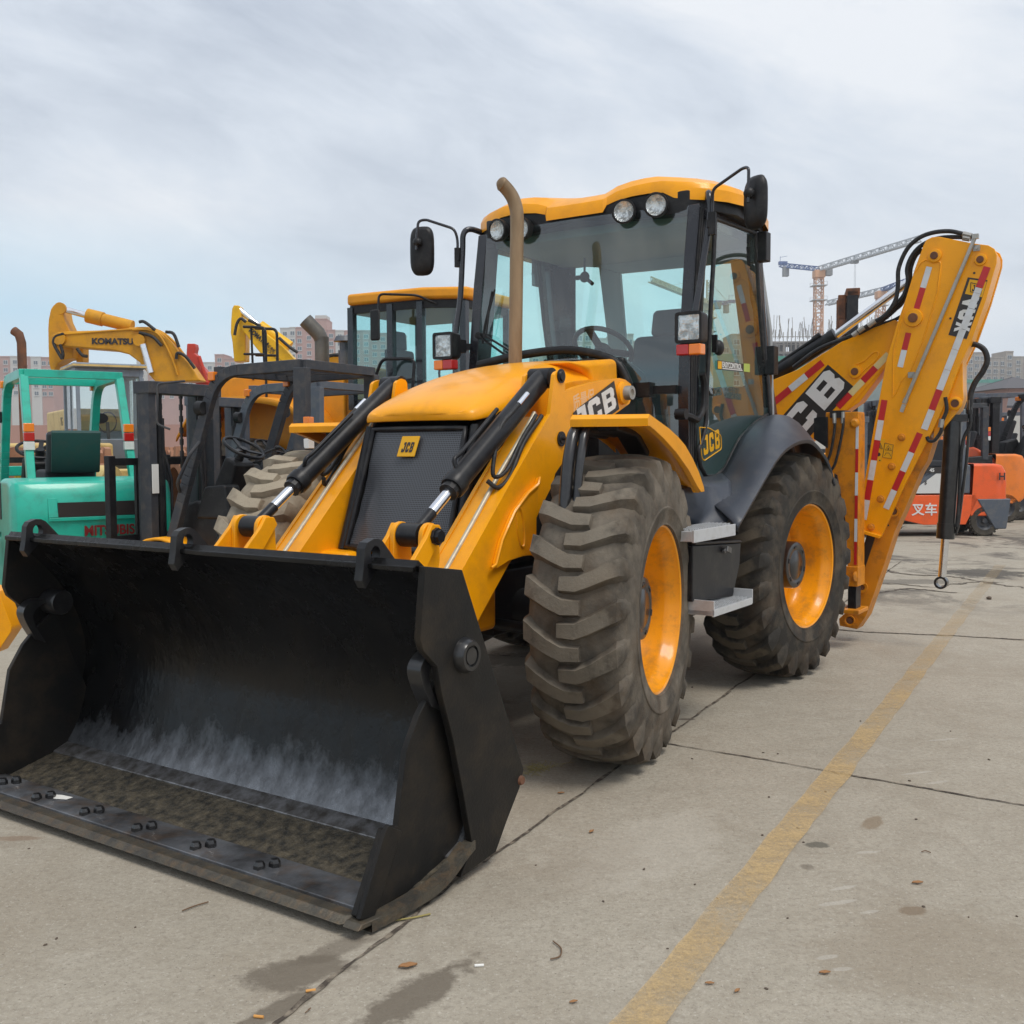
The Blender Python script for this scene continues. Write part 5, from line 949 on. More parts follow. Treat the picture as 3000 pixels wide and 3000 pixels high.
def glm(txt, o, xv, yv, name, mt, par, gap, nrm, th=.0008):
    b = MB(); x = 0
    for ch in txt:
        for poly in GL[ch]: b.slab([V(o)+V(xv)*(x+p[0])+V(yv)*p[1] for p in poly], nrm*th)
        x += 1+gap
    return b.build(name, mt, par, smooth=0)
o_ = m('B8', 865, 585, X=XF+.0031); glm('JCB', o_, (m('B8', 930, 595, X=XF)-m('B8', 865, 585, X=XF)), (m('B8', 885, 435, X=XF)-m('B8', 865, 585, X=XF)), 'decal_letters', 'dark', DP, .25, V((1, 0, 0)))
b = MB(); b.tube([m('B8', *p, X=XF+.0035) for p in ((840, 385), (1100, 450), (1080, 660), (830, 600), (840, 385))], .0025, 5); b.build('decal_outline', 'dark', DP)
# 4CX reading downwards
o_ = m('B8', 640, 740, X=XF+.0025); dn = m('B8', 560, 1010, X=XF)-m('B8', 640, 740, X=XF); rt = m('B8', 1060, 740, X=XF)-m('B8', 640, 740, X=XF)
glm('VUX', m('B8', 672, 735, X=XF+.0025), dn*.93, rt*.88, 'decal_letters', 'white', DP, .14, V((1, 0, 0)))
for (x0, x1, y0, y1) in ((865, 948, 690, 850), (935, 1008, 725, 830)):
    q = [m('Z5', *p, X=XF+.0012) for p in ((x0+20, y0+845-1), (x1, y0+850), (x1-25, y1+830), (x0-10 if x0 < 900 else x0, y1+825))]
lab = [m('A7', *p, X=XF+.0015) for p in ((948, 720), (1008, 732), (995, 830), (932, 820))]; b = MB(); b.slab(lab, (.001, 0, 0)); b.build('warning_label', 'emblem', DP, smooth=0)
b = MB(); b.tube([p+V((.002, 0, 0)) for p in lab]+[lab[0]+V((.002, 0, 0))], .0018, 4); tri = [m('A7', *p, X=XF+.003) for p in ((972, 738), (995, 772), (950, 768))]; b.tube(tri, .0022, 4, closed=True); b.cyl(m('A7', 972, 755, X=XF+.0025), m('A7', 972, 766, X=XF+.0025), .004, n=6); b.tube([m('A7', *p, X=XF+.003) for p in ((945, 810), (955, 790), (978, 790), (990, 812))], .0016, 4); b.build('label_marks', 'dark', DP)
lab = [m('A7', *p, X=XF+.0005) for p in ((905, 690), (952, 690), (925, 852), (890, 845))]; b = MB(); b.slab(lab, (.0008, 0, 0)); b.build('warning_label', 'emblem', DP, smooth=0)
tri = [m('A7', *p, X=XF+.003) for p in ((915, 718), (930, 760), (912, 755))]; b = MB(); b.tube(tri, .0025, 4, closed=True); c = m('A7', 903, 800, X=XF+.002); b.cyl(c, c+V((.001, 0, 0)), .014, n=14); c = m('A7', 912, 842, X=XF+.0015); b.cyl(c, c+V((.001, 0, 0)), .005, n=10); b.build('label_marks', 'dark', DP)
# boom
XB = -3.54
bo = pz('Z5', [(-150, 1265), (150, 1120), (330, 1045), (700, 812), (1018, 692), (1060, 720), (1010, 950), (945, 1040), (770, 1275), (690, 1330), (520, 1470), (300, 1640), (-150, 1640)], XB)
b = MB(); b.prism(bo, 'X', XB, XB-.14); BM_ = b.build('boom', 'yellow', J, bevel=.005)
b = MB(); b.bar(m('Z5', 950, 1035, X=XB-.07), m('Z5', 690, 1330, X=XB-.07), .15, .012, (0, 0, 1)); b.build('boom_underplate', 'yellow', BM_)
dk = [m('Z5', *p, X=XB+.001) for p in ((545, 1010), (725, 1165), (60, 1930), (-110, 1750))]; b = MB(); b.slab(dk, (.0015, 0, 0)); b.build('decal', 'dark', BM_, smooth=0)
# letters run up the boom: width direction a, height direction c
a_ = (m('Z5', 500, 1062, X=XB)-m('Z5', 385, 1212, X=XB)); 
B0 = m('Z5', 520, 1335, X=XB+.003); BW = m('Z5', 690, 1140, X=XB+.003)-B0; BH = m('Z5', 385, 1212, X=XB+.003)-B0
glm('JCB', B0-BW*2.24, BW, BH, 'brand_letters', 'white', BM_, .12, V((1, 0, 0)), .0015)

tape(('Z5', 165, 1275), ('Z5', 508, 995), .052, 'rwr', XB+.001, BM_); tape(('Z5', 615, 1310), ('Z5', 975, 935), .048, 'rcrc', XB+.001, BM_)
c = m('Z5', 738, 1060, X=XB); b = MB(); b.lathe([(.028, .018), (.046, .016), (.050, 0)], c, (1, 0, 0), n=28); b.build('pivot_boss', 'yellow', BM_); b = MB(); b.lathe([(0, .024), (.024, .024), (.028, .018), (.028, 0)], c, (1, 0, 0), n=28); b.build('pivot_pin', 'rust', BM_)
b = MB(); b.tube(crom([m('Z5', *p, X=XB) for p in ((712, 1085), (700, 1030), (740, 1010), (800, 985), (860, 930), (895, 920), (905, 945), (870, 990), (800, 1050), (770, 1090))], 4), .006, 6); b.build('weld_seam', 'yellow', BM_, smooth=80)
# dipper ram
R0 = m('Z5', 60, 1150, X=XB-.10); R1 = m('Z5', 590, 812, X=XB-.10); R2 = m('Z5', 1215, 350, X=XB-.10)
b = MB(); b.cyl(R0+(R0-R1)*.4, R1, .058, n=28); d = (R1-R0).normalized(); b.lathe([(.058, -.03), (.062, -.03), (.062, .015), (.035, .02)], R1, d, n=28); RM_ = b.build('dipper_ram', 'satin', J)
b = MB(); b.cyl(R1, R2, .030, n=24); b.build('rod', 'chrome', RM_)
nn_ = V((0, -d.z, d.y)); b = MB(); b.tube([m('Z5', 190, 1005, X=XB-.08), m('Z5', 470, 812, X=XB-.08)], .013, 8); b.cyl(m('Z5', 440, 832, X=XB-.08), m('Z5', 490, 795, X=XB-.08), .02, n=8); b.build('ram_pipe', 'rubber', RM_)
# hoses over the knuckle
hz = [[(300, 1030), (480, 900), (700, 810), (770, 770), (850, 720), (950, 660), (1020, 560), (1040, 450), (1045, 330), (1100, 200), (1180, 120), (1280, 78), (1400, 66), (1500, 85), (1570, 105)],
      [(820, 745), (900, 700), (1000, 610), (1080, 520), (1110, 420), (1105, 330), (1140, 240), (1210, 165), (1330, 115), (1480, 108), (1560, 120)],
      [(760, 790), (900, 715), (1000, 640), (1070, 560), (1120, 440), (1130, 330), (1165, 240), (1215, 195)], [(560, 905), (700, 830), (880, 740), (1000, 700), (1060, 670)], [(850, 725), (960, 660), (1060, 590), (1090, 520)]]
for i, h in enumerate(hz):
    b = MB(); b.tube(crom([m('Z5', *p, X=XF-.02-.03*i) for p in h], 5), .0155 if i < 3 else .013, 8); hs_ = b.build('hose', 'rubber', DP, smooth=80)
for (a, c) in (((760, 775), (800, 745)), ((830, 735), (880, 700)), ((720, 805), (755, 780)), ((1500, 85), (1560, 100)), ((1500, 112), (1550, 120))):
    b = MB(); b.cyl(m('Z5', *a, X=XF-.01), m('Z5', *c, X=XF-.01), .019, n=8); b.build('hose_fitting', 'steel', DP)
for h, X_, r_ in (([(1530, 870), (1590, 868), (1650, 905), (1672, 980), (1640, 1060), (1590, 1130), (1560, 1200), (1550, 1280), (1548, 1360)], XF-.1, .020), ([(1548, 1330), (1552, 1430), (1510, 1520), (1490, 1620), (1480, 1800), (1470, 1990), (1455, 2160)], XF-.1, .012), ([(1375, 1240), (1385, 1330), (1355, 1410), (1345, 1480), (1300, 1545), (1260, 1548), (1245, 1520)], XF+.01, .013)):
    b = MB(); b.tube(crom([m('Z5', *p, X=X_) for p in h], 5), r_, 8); b.build('hose', 'rubber', DP, smooth=80)
for a, c, X_ in (((1548, 1260), (1548, 1330), XF-.1), ((1352, 1395), (1342, 1455), XF+.01)):
    b = MB(); b.cyl(m('Z5', *a, X=X_), m('Z5', *c, X=X_), .019, n=8); b.build('hose_fitting', 'steel', DP)
# bucket ram hanging from the horn
K0 = m('A7', 1435, 545, X=XF-.11); K1 = m('A7', 1375, 1395, X=XF-.11); K2 = m('A7', 1352, 1665, X=XF-.11); K3 = m('A7', 1347, 1706, X=XF-.11)
b = MB(); b.lathe([(.030, .0), (.056, .02), (.058, .06), (.058, (K1-K0).length-.11), (.062, (K1-K0).length-.11), (.062, (K1-K0).length)], K0, K1-K0, n=32); b.box(K0+V((0, .03, .0)), (.10, .14, .05)); BR_ = b.build('bucket_ram', 'black', J)
b = MB(); b.cyl(K1, K2, .028, n=24); b.build('rod', 'chrome', BR_)
b = MB(); b.lathe([(.030, -.03), (.045, -.03), (.045, .03), (.030, .03)], K3, (1, 0, .0), n=32, closed=True); b.build('rod_eye', 'black', BR_)
b = MB(); b.tube([K0+V((0, .10, -.1)), K0+V((0, .09, -.3)), K1+V((0, .085, .1)), K1+V((0, .07, .04))], .011, 8); b.build('ram_pipe', 'black', BR_)
# stabiliser leg and rear frame
for s in (1, -1):
    sx = -3.2; tp = m('A7', 540, 485, X=sx); tr_ = m('A7', 768, 485, X=sx); bt = m('A7', 755, 1600, X=sx)
    b = MB(); b.prism([(s*.865, 1.70), (s*1.095, 1.70), (s*1.10, 1.64), (s*1.112, .59), (s*1.035, .585), (s*1.02, .9), (s*.955, 1.25), (s*.865, 1.30)], 'X', sx, sx-.16); SL = b.build('stabiliser_housing', 'yellow_old', J, bevel=.005)
    b = MB(); b.b2((sx+.01, s*1.025, .455), (sx-.17, s*1.115, .60)); b.build('housing_collar', 'yellow_old', SL, bevel=.008)
    b = MB(); b.b2((sx-.02, s*1.035, .27), (sx-.14, s*1.095, .60)); b.build('stabiliser_leg', 'satin', SL, bevel=.004)
    b = MB(); b.b2((sx+.05, s*.99, .262), (sx-.20, s*1.135, .292)); b.b2((sx+.02, s*.94, .262), (sx-.15, s*1.02, .30)); b.build('stabiliser_foot', 'yellow_old', SL, bevel=.006)
    if s > 0:
        for off, (a, c, e_) in enumerate((((590, 500), (592, 620), (560, 800)), ((652, 490), (650, 620), (600, 850)))):
            b = MB(); b.tube(crom([m('A7', *a, X=sx+.02), m('A7', *c, X=sx+.03), m('A7', *e_, X=sx+.03), m('A7', e_[0]-45, e_[1]+80, X=sx+.02)], 6), .010, 8); b.build('hose', 'rubber', SL, smooth=80)
            b = MB(); b.cyl(m('A7', a[0], a[1]+10, X=sx+.02), m('A7', c[0], c[1]-40, X=sx+.025), .014, n=8); b.build('hose_fitting', 'steel', SL)
        for i, q in enumerate('wrwrwr'):
            z0 = 1.60-i*.165; b = MB(); b.b2((sx+.001, 1.082+.0*i, z0), (sx+.003, 1.102, z0-.163)); b.build('reflective_tape', {'r': 'tapered', 'w': 'tapewhite'}[q], SL, smooth=0)
        b = MB(); b.lathe([(0, .03), (.018, .03), (.03, .02), (.034, 0)], (sx, 1.075, 1.62), (1, 0, 0), n=20); b.build('housing_boss', 'yellow_old', SL)
        b = MB(); b.lathe([(.022, .012), (.036, .010), (.036, 0)], (sx+.012, 1.095, .53), (.3, 1, 0), n=20); b.build('housing_boss', 'yellow_old', SL)
        b = MB(); b.slab([m('A7', *p, X=sx+.06) for p in ((445, 545), (470, 537), (540, 535), (540, 755), (445, 690))], (-.02, 0, 0)); b.build('splash_guard', 'plastic', SL)
        b = MB(); b.b2((sx+.015, .90, 1.66), (sx-.15, 1.0, 1.712)); b.build('hose_port', 'dark', SL)
b = MB(); b.b2((-3.02, -1.05, 1.10), (-3.18, .86, 1.24)); b.b2((-3.02, -1.05, .52), (-3.18, 1.02, .64)); b.build('rear_frame', 'yellow_old', J, bevel=.01)
b = MB(); b.b2((-3.20, -.16, .45), (-3.50, .16, 1.62)); b.b2((-3.45, -.12, 1.30), (-3.66, .30, 1.72)); b.build('kingpost', 'yellow_old', J, bevel=.02)
b = MB(); b.b2((-2.4, -.45, .60), (-3.05, .45, 1.1)); b.build('rear_chassis', 'satin', J, bevel=.01)
# ================================================================== OTHER MACHINES
def fork_wheel(par, x_, y_, r, wd, s, tm='forktyre', rim='fork'):
    b = MB(); b.lathe([(r*.60, -wd/2), (r*.93, -wd/2), (r, -wd/2+.03), (r, wd/2-.03), (r*.93, wd/2), (r*.60, wd/2)], (x_, y_, r), (0, s, 0), n=32, closed=True); t_ = b.build('wheel', tm, par)
    b = MB(); b.lathe([(r*.60, wd/2-.005), (r*.52, wd/2-.02), (r*.42, wd/2-.05), (r*.18, wd/2-.05), (r*.16, wd/2), (0, wd/2)], (x_, y_, r), (0, s, 0), n=24, cap=False); b.build('rim', rim, t_)
    b = MB()
    for i in range(26):
        a = 2*pi*i/26
        for q in (-1, 1): c = V((x_+r*.995*cos(a+.06*q), y_+q*wd*.24, r+r*.995*sin(a+.06*q))); b.bar(c-V((0, wd*.2, 0)), c+V((0, wd*.2, 0)), .03, .025, (cos(a), 0, sin(a)))
    b.build('tread', tm, t_, smooth=0)
def forklift(name, label, loc, rz, cw='orange', guard='fork', side=None, sc=1, mh=2.02, gh=2.08, gw=.45, steep=False, group='forklifts in the yard', lean=.0, fender='fork', cap='satin', seatm='seat', bare=False):
    t = thing(name, label, 'forklift', loc, rz, group); t.scale = (sc,)*3; side = side or cw
    # counterweight with a rounded back and an air slot
    pr = [(-.50, .34), (-1.02, .34), (-1.13, .42), (-1.17, .60), (-1.16, .80), (-1.17, .84), (-1.15, 1.08), (-1.08, 1.19), (-.95, 1.22), (-.55, 1.22)]
    b = MB(); rows = []
    for y_ in (-.53, -.50, -.40, 0, .40, .50, .53):
        k = {.53: .82, .50: .93, .40: .985, 0: 1}[abs(y_)]; rows.append([(-.5+(p[0]+.5)*k, y_, p[1]-(.03 if abs(y_) > .52 and p[1] > 1 else 0)) for p in pr])
    b.grid(rows); b.add(rows[0], [tuple(range(10))]); b.add(rows[-1], [tuple(range(10))]); b.build('counterweight', cw, t, smooth=45, bevel=.05, seg=3)
    b = MB(); b.b2((-1.178, -.26, .90), (-1.10, .26, 1.02)); b.build('air_slot', 'dark', t)
    b = MB(); b.prism([(-1.185, .90), (-1.17, .88), (-1.13, 1.05), (-1.15, 1.06)], 'Y', -.32, -.26); b.prism([(-1.185, .90), (-1.17, .88), (-1.13, 1.05), (-1.15, 1.06)], 'Y', .26, .32); b.b2((-1.185, -.32, .865), (-1.14, .32, .895)); b.build('slot_surround', cw, t, bevel=.004)
    for s in (1, -1):
        b = MB(); b.prism([(.62, .62), (.72, .30), (.30, .20), (-.42, .20), (-.62, .62), (-.58, .70), (.55, .70)], 'Y', s*.44, s*.53); b.build('side_panel', side, t, bevel=.01)
        b = MB(); b.prism([(-.50, .72), (-.50, 1.20), (.10, 1.16), (.35, .95), (.50, .72)], 'Y', s*.38, s*.50); b.build('engine_cover', cap, t, bevel=.02)
        b = MB(); b.grid([[(1.0+.42*cos(a), y_, .33+.42*sin(a)) for a in [RAD(20+i*11) for i in range(12)]] for y_ in (s*.36, s*.60)]); b.build('front_mudguard', fender, t, solid=.02)
        fork_wheel(t, 1.0, s*.50, .33, .22, s); fork_wheel(t, -.75, s*.44, .26, .18, s)
        # overhead guard, one leg and rail each side
        b = MB(); pth = bend([(.98, s*gw, .72), (.78, s*gw, 1.25), (.46, s*gw, gh-.02), (-.36, s*gw, gh)], .22, 6)
        for p, q in zip(pth, pth[1:]): b.bar(p, q, .06, .085, (0, s, 0) if 0 else (0, 0, 1) if abs((q-p).normalized().z) < .8 else (1, 0, 0))
        b.bar((-.36, s*gw, gh-.02), (-.36-(.0 if not lean else lean), s*(gw+.02), 1.12), .055 if bare else .075, .075 if bare else .11, (1, 0, 0)); b.build('guard_leg', guard, t, bevel=.006)
        for i, q in enumerate(('amber', 'red', 'white')):
            b = MB(); b.b2((-.40-lean*.55, s*(gw+.01)-.03, 1.62-i*.08), (-.45-lean*.55, s*(gw+.01)+.04, 1.695-i*.08)); b.build('tail_lamp', q, t, bevel=.006)
        b = MB(); b.cyl((.56, s*(gw+.05), 1.78), (.62, s*(gw+.05), 1.78), .05, .058, n=14); b.build('work_lamp', 'plastic', t)
        b = MB(); b.b2((.46, s*gw-.05, gh-.09), (.52, s*gw+.05, gh-.02)); b.build('indicator', 'amber', t, bevel=.008)
    b = MB(); b.b2((-.32, -gw, gh-.03), (-.40, gw, gh+.04)); b.b2((.42, -gw, gh-.05), (.50, gw, gh+.02))
    for i in range(0 if bare else 6): b.b2((-.33, -gw+.1+i*.14, gh-.01), (.45, -gw+.125+i*.14, gh+.012))
    b.build('overhead_grid', guard, t, bevel=.004)
    # mast
    for s in (() if bare else (1, -1)):
        b = MB(); b.b2((1.24, s*.33, .08), (1.36, s*.41, mh)); b.b2((1.37, s*.26, .10), (1.47, s*.325, mh-.02)); b.build('mast_channel', guard, t, bevel=.005)
        b = MB(); b.cyl((1.30, s*.24, .2), (1.30, s*.24, mh-.3), .04, n=12); b.cyl((1.30, s*.24, mh-.3), (1.30, s*.24, mh-.05), .024, n=12); b.tube([(1.24, s*.18, .2), (1.24, s*.18, mh*.6), (1.30, s*.2, mh*.72)], .013, 6); b.build('lift_cylinder', 'satin', t)
        b = MB()
        for i in range(int(mh/.05)-4): b.b2((1.40, s*.12-.015, .2+i*.05-.0), (1.42, s*.12+.015, .2505+i*.05-.0)) if i % 2 == 0 else b.b2((1.403, s*.12-.009, .2+i*.05), (1.417, s*.12+.009, .2505+i*.05))
        b.build('chain', 'dark', t, smooth=0)
        b = MB(); b.bar((1.60, s*.22, .10), (2.6, s*.22, .06), .10, .035); b.b2((1.56, s*.17, .06), (1.60, s*.27, .62)); b.build('fork_tine', 'satin', t, bevel=.004)
        b = MB(); b.b2((1.50, s*.53, .25), (1.56, s*.60, 1.41)); b.build('backrest_post', 'satin', t, bevel=.006)
    if bare: mh = 1.3
    b = MB(); b.b2((1.22, -.42, mh-.10), (1.40, .42, mh-.0)); b.build('mast_crosshead', guard, t, bevel=.006); b = MB(); b.b2((1.25, -.40, .25), (1.34, .40, .40)); b.build('mast_crossbeam', guard, t, bevel=.006)
    b = MB()
    for z_ in (.40, .72, 1.36): b.b2((1.50, -.54, z_-.03), (1.54, .54, z_+.03))
    for i in range(3): b.b2((1.51, -.29+i*.28, .72), (1.535, -.25+i*.28, 1.36))
    b.build('load_backrest', 'satin', t)
    b = MB(); b.b2((-.40, -.40, .34), (1.15, .40, .60)); b.build('chassis', 'plastic', t)
    # driver's place
    b = MB(); sw_ = .18 if bare else .25; b.b2((-.18, -sw_, 1.16), (.28, sw_, 1.28)); s1 = b.build('seat', seatm, t, bevel=.03)
    b = MB(); b.prism([(-.14, 1.24), (-.24, 1.24), (-.36, 1.62), (-.27, 1.64)], 'Y', -sw_, sw_); b.build('backrest', seatm, s1, bevel=.035, seg=3)
    b = MB(); b.prism([(.95, .62), (.98, 1.0), (.80, 1.05), (.60, .95), (.55, .62)], 'Y', -.36, .36); b.prism([(.86, .95), (.62, 1.40), (.50, 1.34), (.62, .95)], 'Y', -.02, .22); b.prism([(.95, .9), (.90, 1.28), (.70, 1.34), (.58, 1.12), (.60, .9)], 'Y', -.30, -.04); b.prism([(.80, .9), (.70, 1.16), (.48, 1.18), (.42, .9)], 'Y', .20, .38); b.build('dashboard', 'plastic', t, bevel=.025, seg=3)
    sc_ = V((.52, .10, 1.47)); ax = V((-.50, 0, .87)); b = MB(); _, u2, v2 = b.frame(ax); b.tube([sc_+(u2*cos(a)+v2*sin(a))*.17 for a in [2*pi*i/24 for i in range(24)]], .014, 8, closed=True)
    for a in (.3, 2.4, 4.5): b.bar(sc_-ax*.02, sc_+(u2*cos(a)+v2*sin(a))*.16, .035, .012, ax)
    b.cyl(sc_-ax*.12, sc_, .035, n=10); b.build('steering_wheel', 'satin', t, smooth=60)
    b = MB(); b.tube([(.62, -.02, 1.36), (.50, -.22, 1.45), (.47, -.26, 1.47)], .010, 6); b.ell((.47, -.26, 1.47), (.025, .025, .02)); b.tube([(.62, .0, 1.33), (.53, -.16, 1.37)], .008, 6); b.ell((.53, -.16, 1.37), (.025, .025, .018)); b.build('control_lever', 'satin', t)
    return t
G1 = forklift('forklift', 'turquoise green forklift seen from behind, left of the black forklift mast', (-4.20, 9.85, 0), RAD(125), 'green', 'green', gw=.33, lean=.34, gh=2.14, bare=True, seatm='seat', cap='green', group=None)
M['greenseat'] = mat('green_seat_back', (.012, .060, .055), .6, dirt=(.05, .06, .05), dscale=12, damt=.5)
b = MB(); b.prism([(-.37, 1.25), (-.39, 1.27), (-.46, 1.62), (-.43, 1.64)], 'Y', -.17, .17); b.build('seat_shell', 'greenseat', G1, bevel=.04, seg=3)
G1.scale = (1, 1.24, 1); text('MITSUBISHI', (-1.186, .10, .735), (0, -1, 0), (0, 0, 1), .085, 'darkred', G1, 'brand_letters', bold=.004, th=.002, sx=.70)
b = MB(); b.b2((-.58, .505, .86), (.3, .535, 1.18)); b.build('badge_panel', 'plastic', G1, bevel=.01)
text('30', (-.30, .538, 1.03), (-1, 0, 0), (0, 0, 1), .10, 'red', G1, 'model_number', bold=.004, sx=1.2); text('GRENDIA', (.0, .538, .90), (-1, 0, 0), (0, 0, 1), .065, 'white', G1, 'badge_letters', bold=.002)
G2 = forklift('forklift', 'black forklift with yellow front mudguard, steering wheel and open mast beside the muddy loader tyre', (-1.67, 8.36, 0), RAD(153), 'yellow', 'fork', side='fork', fender='yellow', group=None)
b = MB(); b.b2((1.225, .335, 1.10), (1.235, .40, 1.34)); b.build('paper_label', 'paper', G2)
b = MB(); b.tube(bend([(.86, .47, 1.12), (.80, .56, 1.20), (.66, .56, 1.42), (.64, .47, 1.52)], .04), .014, 8); b.build('grab_handle', 'fork', G2)
b = MB(); b.tube(bend([(.80, .45, 2.0), (.98, .56, 1.98), (1.0, .56, 1.66), (.92, .5, 1.62)], .03), .009, 6); b.build('mirror_hoop', 'fork', G2)
forklift('forklift', 'grey forklift guard frame standing between the black forklift and the wheel loader', (-2.0, 10.75, 0), RAD(153), 'yellow', 'forkgrey', group=None)
RG = 'forklifts lined up behind the digging arm'
F1 = forklift('forklift', 'orange red forklift with white and grey side panel nearest behind the digging arm', (6.90, 17.3, 0), RAD(183), 'orange', 'forkgrey', group=RG, sc=.96, cap='forkgrey')
M['fwhite'] = mat('forklift_white', (.62, .62, .60), .4)
b = MB(); b.prism([(.55, .73), (.10, 1.06), (-.05, 1.06), (-.18, .73)], 'Y', .505, .515); b.build('white_panel', 'fwhite', F1); b = MB(); b.prism([(.55, 1.07), (.55, 1.17), (-.10, 1.17), (-.05, 1.07)], 'Y', .505, .52); b.build('number_panel', 'dark', F1)
b = MB(); b.prism([(-.60, .63), (-1.185, .63), (-1.12, .12), (-.92, .12)], 'Y', -.545, .545); b.build('lower_counterweight', 'forkgrey', F1, bevel=.02); text('叉车', (.52, .537, .38), (-1, 0, 0), (0, 0, 1), .16, 'white', F1, 'side_characters', bold=.004); text('45', (.22, .525, 1.09), (-1, 0, 0), (0, 0, 1), .06, 'white', F1, 'number', bold=.002); text('S', (.30, .52, .88), (-1, 0, 0), (0, 0, 1), .06, 'dark', F1, 'number', bold=.002)
text('H', (-.95, .56, .95), (-1, 0, 0), (0, 0, 1), .12, 'dark', F1, 'initial', bold=.004)
for (x_, y_, rz, cw, gd, lb, sc_) in ((8.55, 20.3, 184, 'orange2', 'fork', 'orange forklift just right of the orange red one, with a deep corner step', 1.07), (9.6, 22.9, 184, 'orange2', 'forkgrey', 'paler orange forklift hood seen above the first orange forklift', 1.22), (11.1, 21.2, 182, 'orange', 'satin', 'red forklift cut by the right edge of the photo', 1.20),
    (4.9, 20.8, 178, 'yellow', 'forkgrey', 'yellow forklift glimpsed between stabiliser leg and digging arm', 1.05), (3.6, 23.5, 175, 'orange', 'forkgrey', 'red forklift glimpsed below the folded boom', 1.05), (6.3, 24.5, 182, 'yellow', 'forkgrey', 'dark guarded forklift behind the nearest orange red forklift', 1.08), (11.0, 24.0, 182, 'orange2', 'forkgrey', 'forklift with square blue grey guard standing behind the far right orange hoods', 1.25), (12.8, 27.5, 182, 'orange', 'forkgrey', 'farthest forklift at the right end of the row', 1.1), (8.6, 28.5, 180, 'yellow', 'fork', 'far forklift with tall dark mast in the middle of the row', 1.1)):
    forklift('forklift', lb, (x_, y_, 0), RAD(rz), cw, gd, sc=sc_, group=RG, mh=2.02 if y_ < 24 else 2.5)
TM = thing('forklift', 'big forklift with a tall rusty mast rising above the folded boom', 'forklift', (7.85, 20.9, 0), RAD(165), RG)
for s in (1, -1):
    b = MB(); b.b2((.95, s*.44, .1), (1.16, s*.60, 4.50)); b.build('mast_channel', 'satin', TM, bevel=.01); b = MB(); b.b2((1.18, s*.30, .1), (1.32, s*.43, 4.45)); b.build('inner_channel', 'rust', TM, bevel=.01)
    b = MB(); b.cyl((.98, s*.30, .2), (.98, s*.30, 3.0), .07, n=14); b.build('lift_cylinder', 'satin', TM); b = MB(); b.cyl((.98, s*.30, 3.0), (.98, s*.30, 4.4), .045, n=14); b.build('rod', 'chrome', TM); fork_wheel(TM, .9, s*.75, .42, .3, s); fork_wheel(TM, -1.1, s*.65, .36, .26, s)
for q0, q1 in (((.92, -.60, 4.40), (1.18, .60, 4.55)), ((1.0, -.55, 3.75), (1.3, .55, 3.95)), ((1.15, -.5, 3.0), (1.32, .5, 3.2))):
    b = MB(); b.b2(q0, q1); b.build('mast_crossbeam', 'rust', TM, bevel=.01)
b = MB(); b.prism([(.7, .5), (.7, 1.0), (.1, 1.4), (-1.2, 1.45), (-1.6, 1.2), (-1.6, .45)], 'Y', -.6, .6); b.build('body', 'orange', TM, bevel=.06)
b = MB()
for s in (1, -1):
    b.bar((.55, s*.5, 1.1), (.3, s*.5, 2.25), .07, .09); b.bar((-.8, s*.5, 1.4), (-.8, s*.5, 2.25), .07, .09); b.bar((.35, s*.5, 2.27), (-.85, s*.5, 2.27), .07, .07)
b.build('overhead_guard', 'forkgrey', TM)
# ---------------- wheel loader with cab
WL = thing('wheel_loader', 'yellow wheel loader with tall glazed black cab and grey exhaust behind the backhoe hood', 'wheel loader', (-.95, 12.2, 0), RAD(-30))
b = MB(); b.prism([(-.65, 1.35), (-.65, 2.42), (-1.6, 2.45), (-2.75, 2.36), (-3.0, 2.15), (-3.05, 1.3)], 'Y', -.62, .62); b.build('engine_hood', 'loaderyel', WL, bevel=.07, seg=4)
b = MB(); b.prism([(-.6, .7), (-.6, 1.38), (-3.0, 1.33), (-3.1, .9), (-2.4, .7)], 'Y', -.55, .55); b.build('rear_frame', 'loaderyel', WL, bevel=.03)
b = MB(); b.b2((-2.3, -.66, 1.75), (-2.31, -.62, 2.28)); 
b = MB(); b.prism([(-.72, 1.3), (-.72, 2.4), (-1.05, 2.42), (-1.05, 1.3)], 'Y', -.68, .68); b.build('radiator_panel', 'loaderyel', WL, bevel=.02)
for s in (1, -1):
    for xw in (-1.95, 1.25):
        tb_ = tyre_mesh(20); b = tb_
        wr_ = b.build('wheel', 'tyredark' if xw > 0 else 'tyre', WL, mw=Matrix.Translation((xw, s*.95, .80)) @ Matrix.Scale(1.12, 4)); q = MB(); q.lathe([(.385, .15), (.34, .10), (.33, -.02), (.12, -.03), (.10, .04), (0, .05)], (0, 0, 0), (0, s, 0), n=36, cap=False); q.build('rim', 'loaderyel', wr_)
    b = MB(); b.grid([crom([(x_, y_, z_) for x_, z_ in ((-.75, 1.45), (-.95, 1.86), (-1.35, 2.02), (-2.0, 2.06), (-2.55, 1.95), (-2.85, 1.62))], 4) for y_ in (s*.62, s*1.20)]+[crom([(x_, s*1.22, z_-.06) for x_, z_ in ((-.75, 1.45), (-.95, 1.86), (-1.35, 2.02), (-2.0, 2.06), (-2.55, 1.95), (-2.85, 1.62))], 4)]); b.build('rear_mudguard', 'loaderyel', WL, smooth=50, solid=.02)
cb = [(-.60, .66), (.35, .66), (.78, .46), (.78, -.46), (.35, -.66), (-.60, -.66)]
b = MB(); b.prism([(x_*1.08+.02, y_*1.10) for x_, y_ in cb], 'Z', 3.07, 3.20); b.build('cab_roof', 'loaderyel', WL, bevel=.04, seg=3)
b = MB(); b.prism(cb, 'Z', 1.35, 2.02); b.build('cab_base', 'cabblack', WL, bevel=.02)
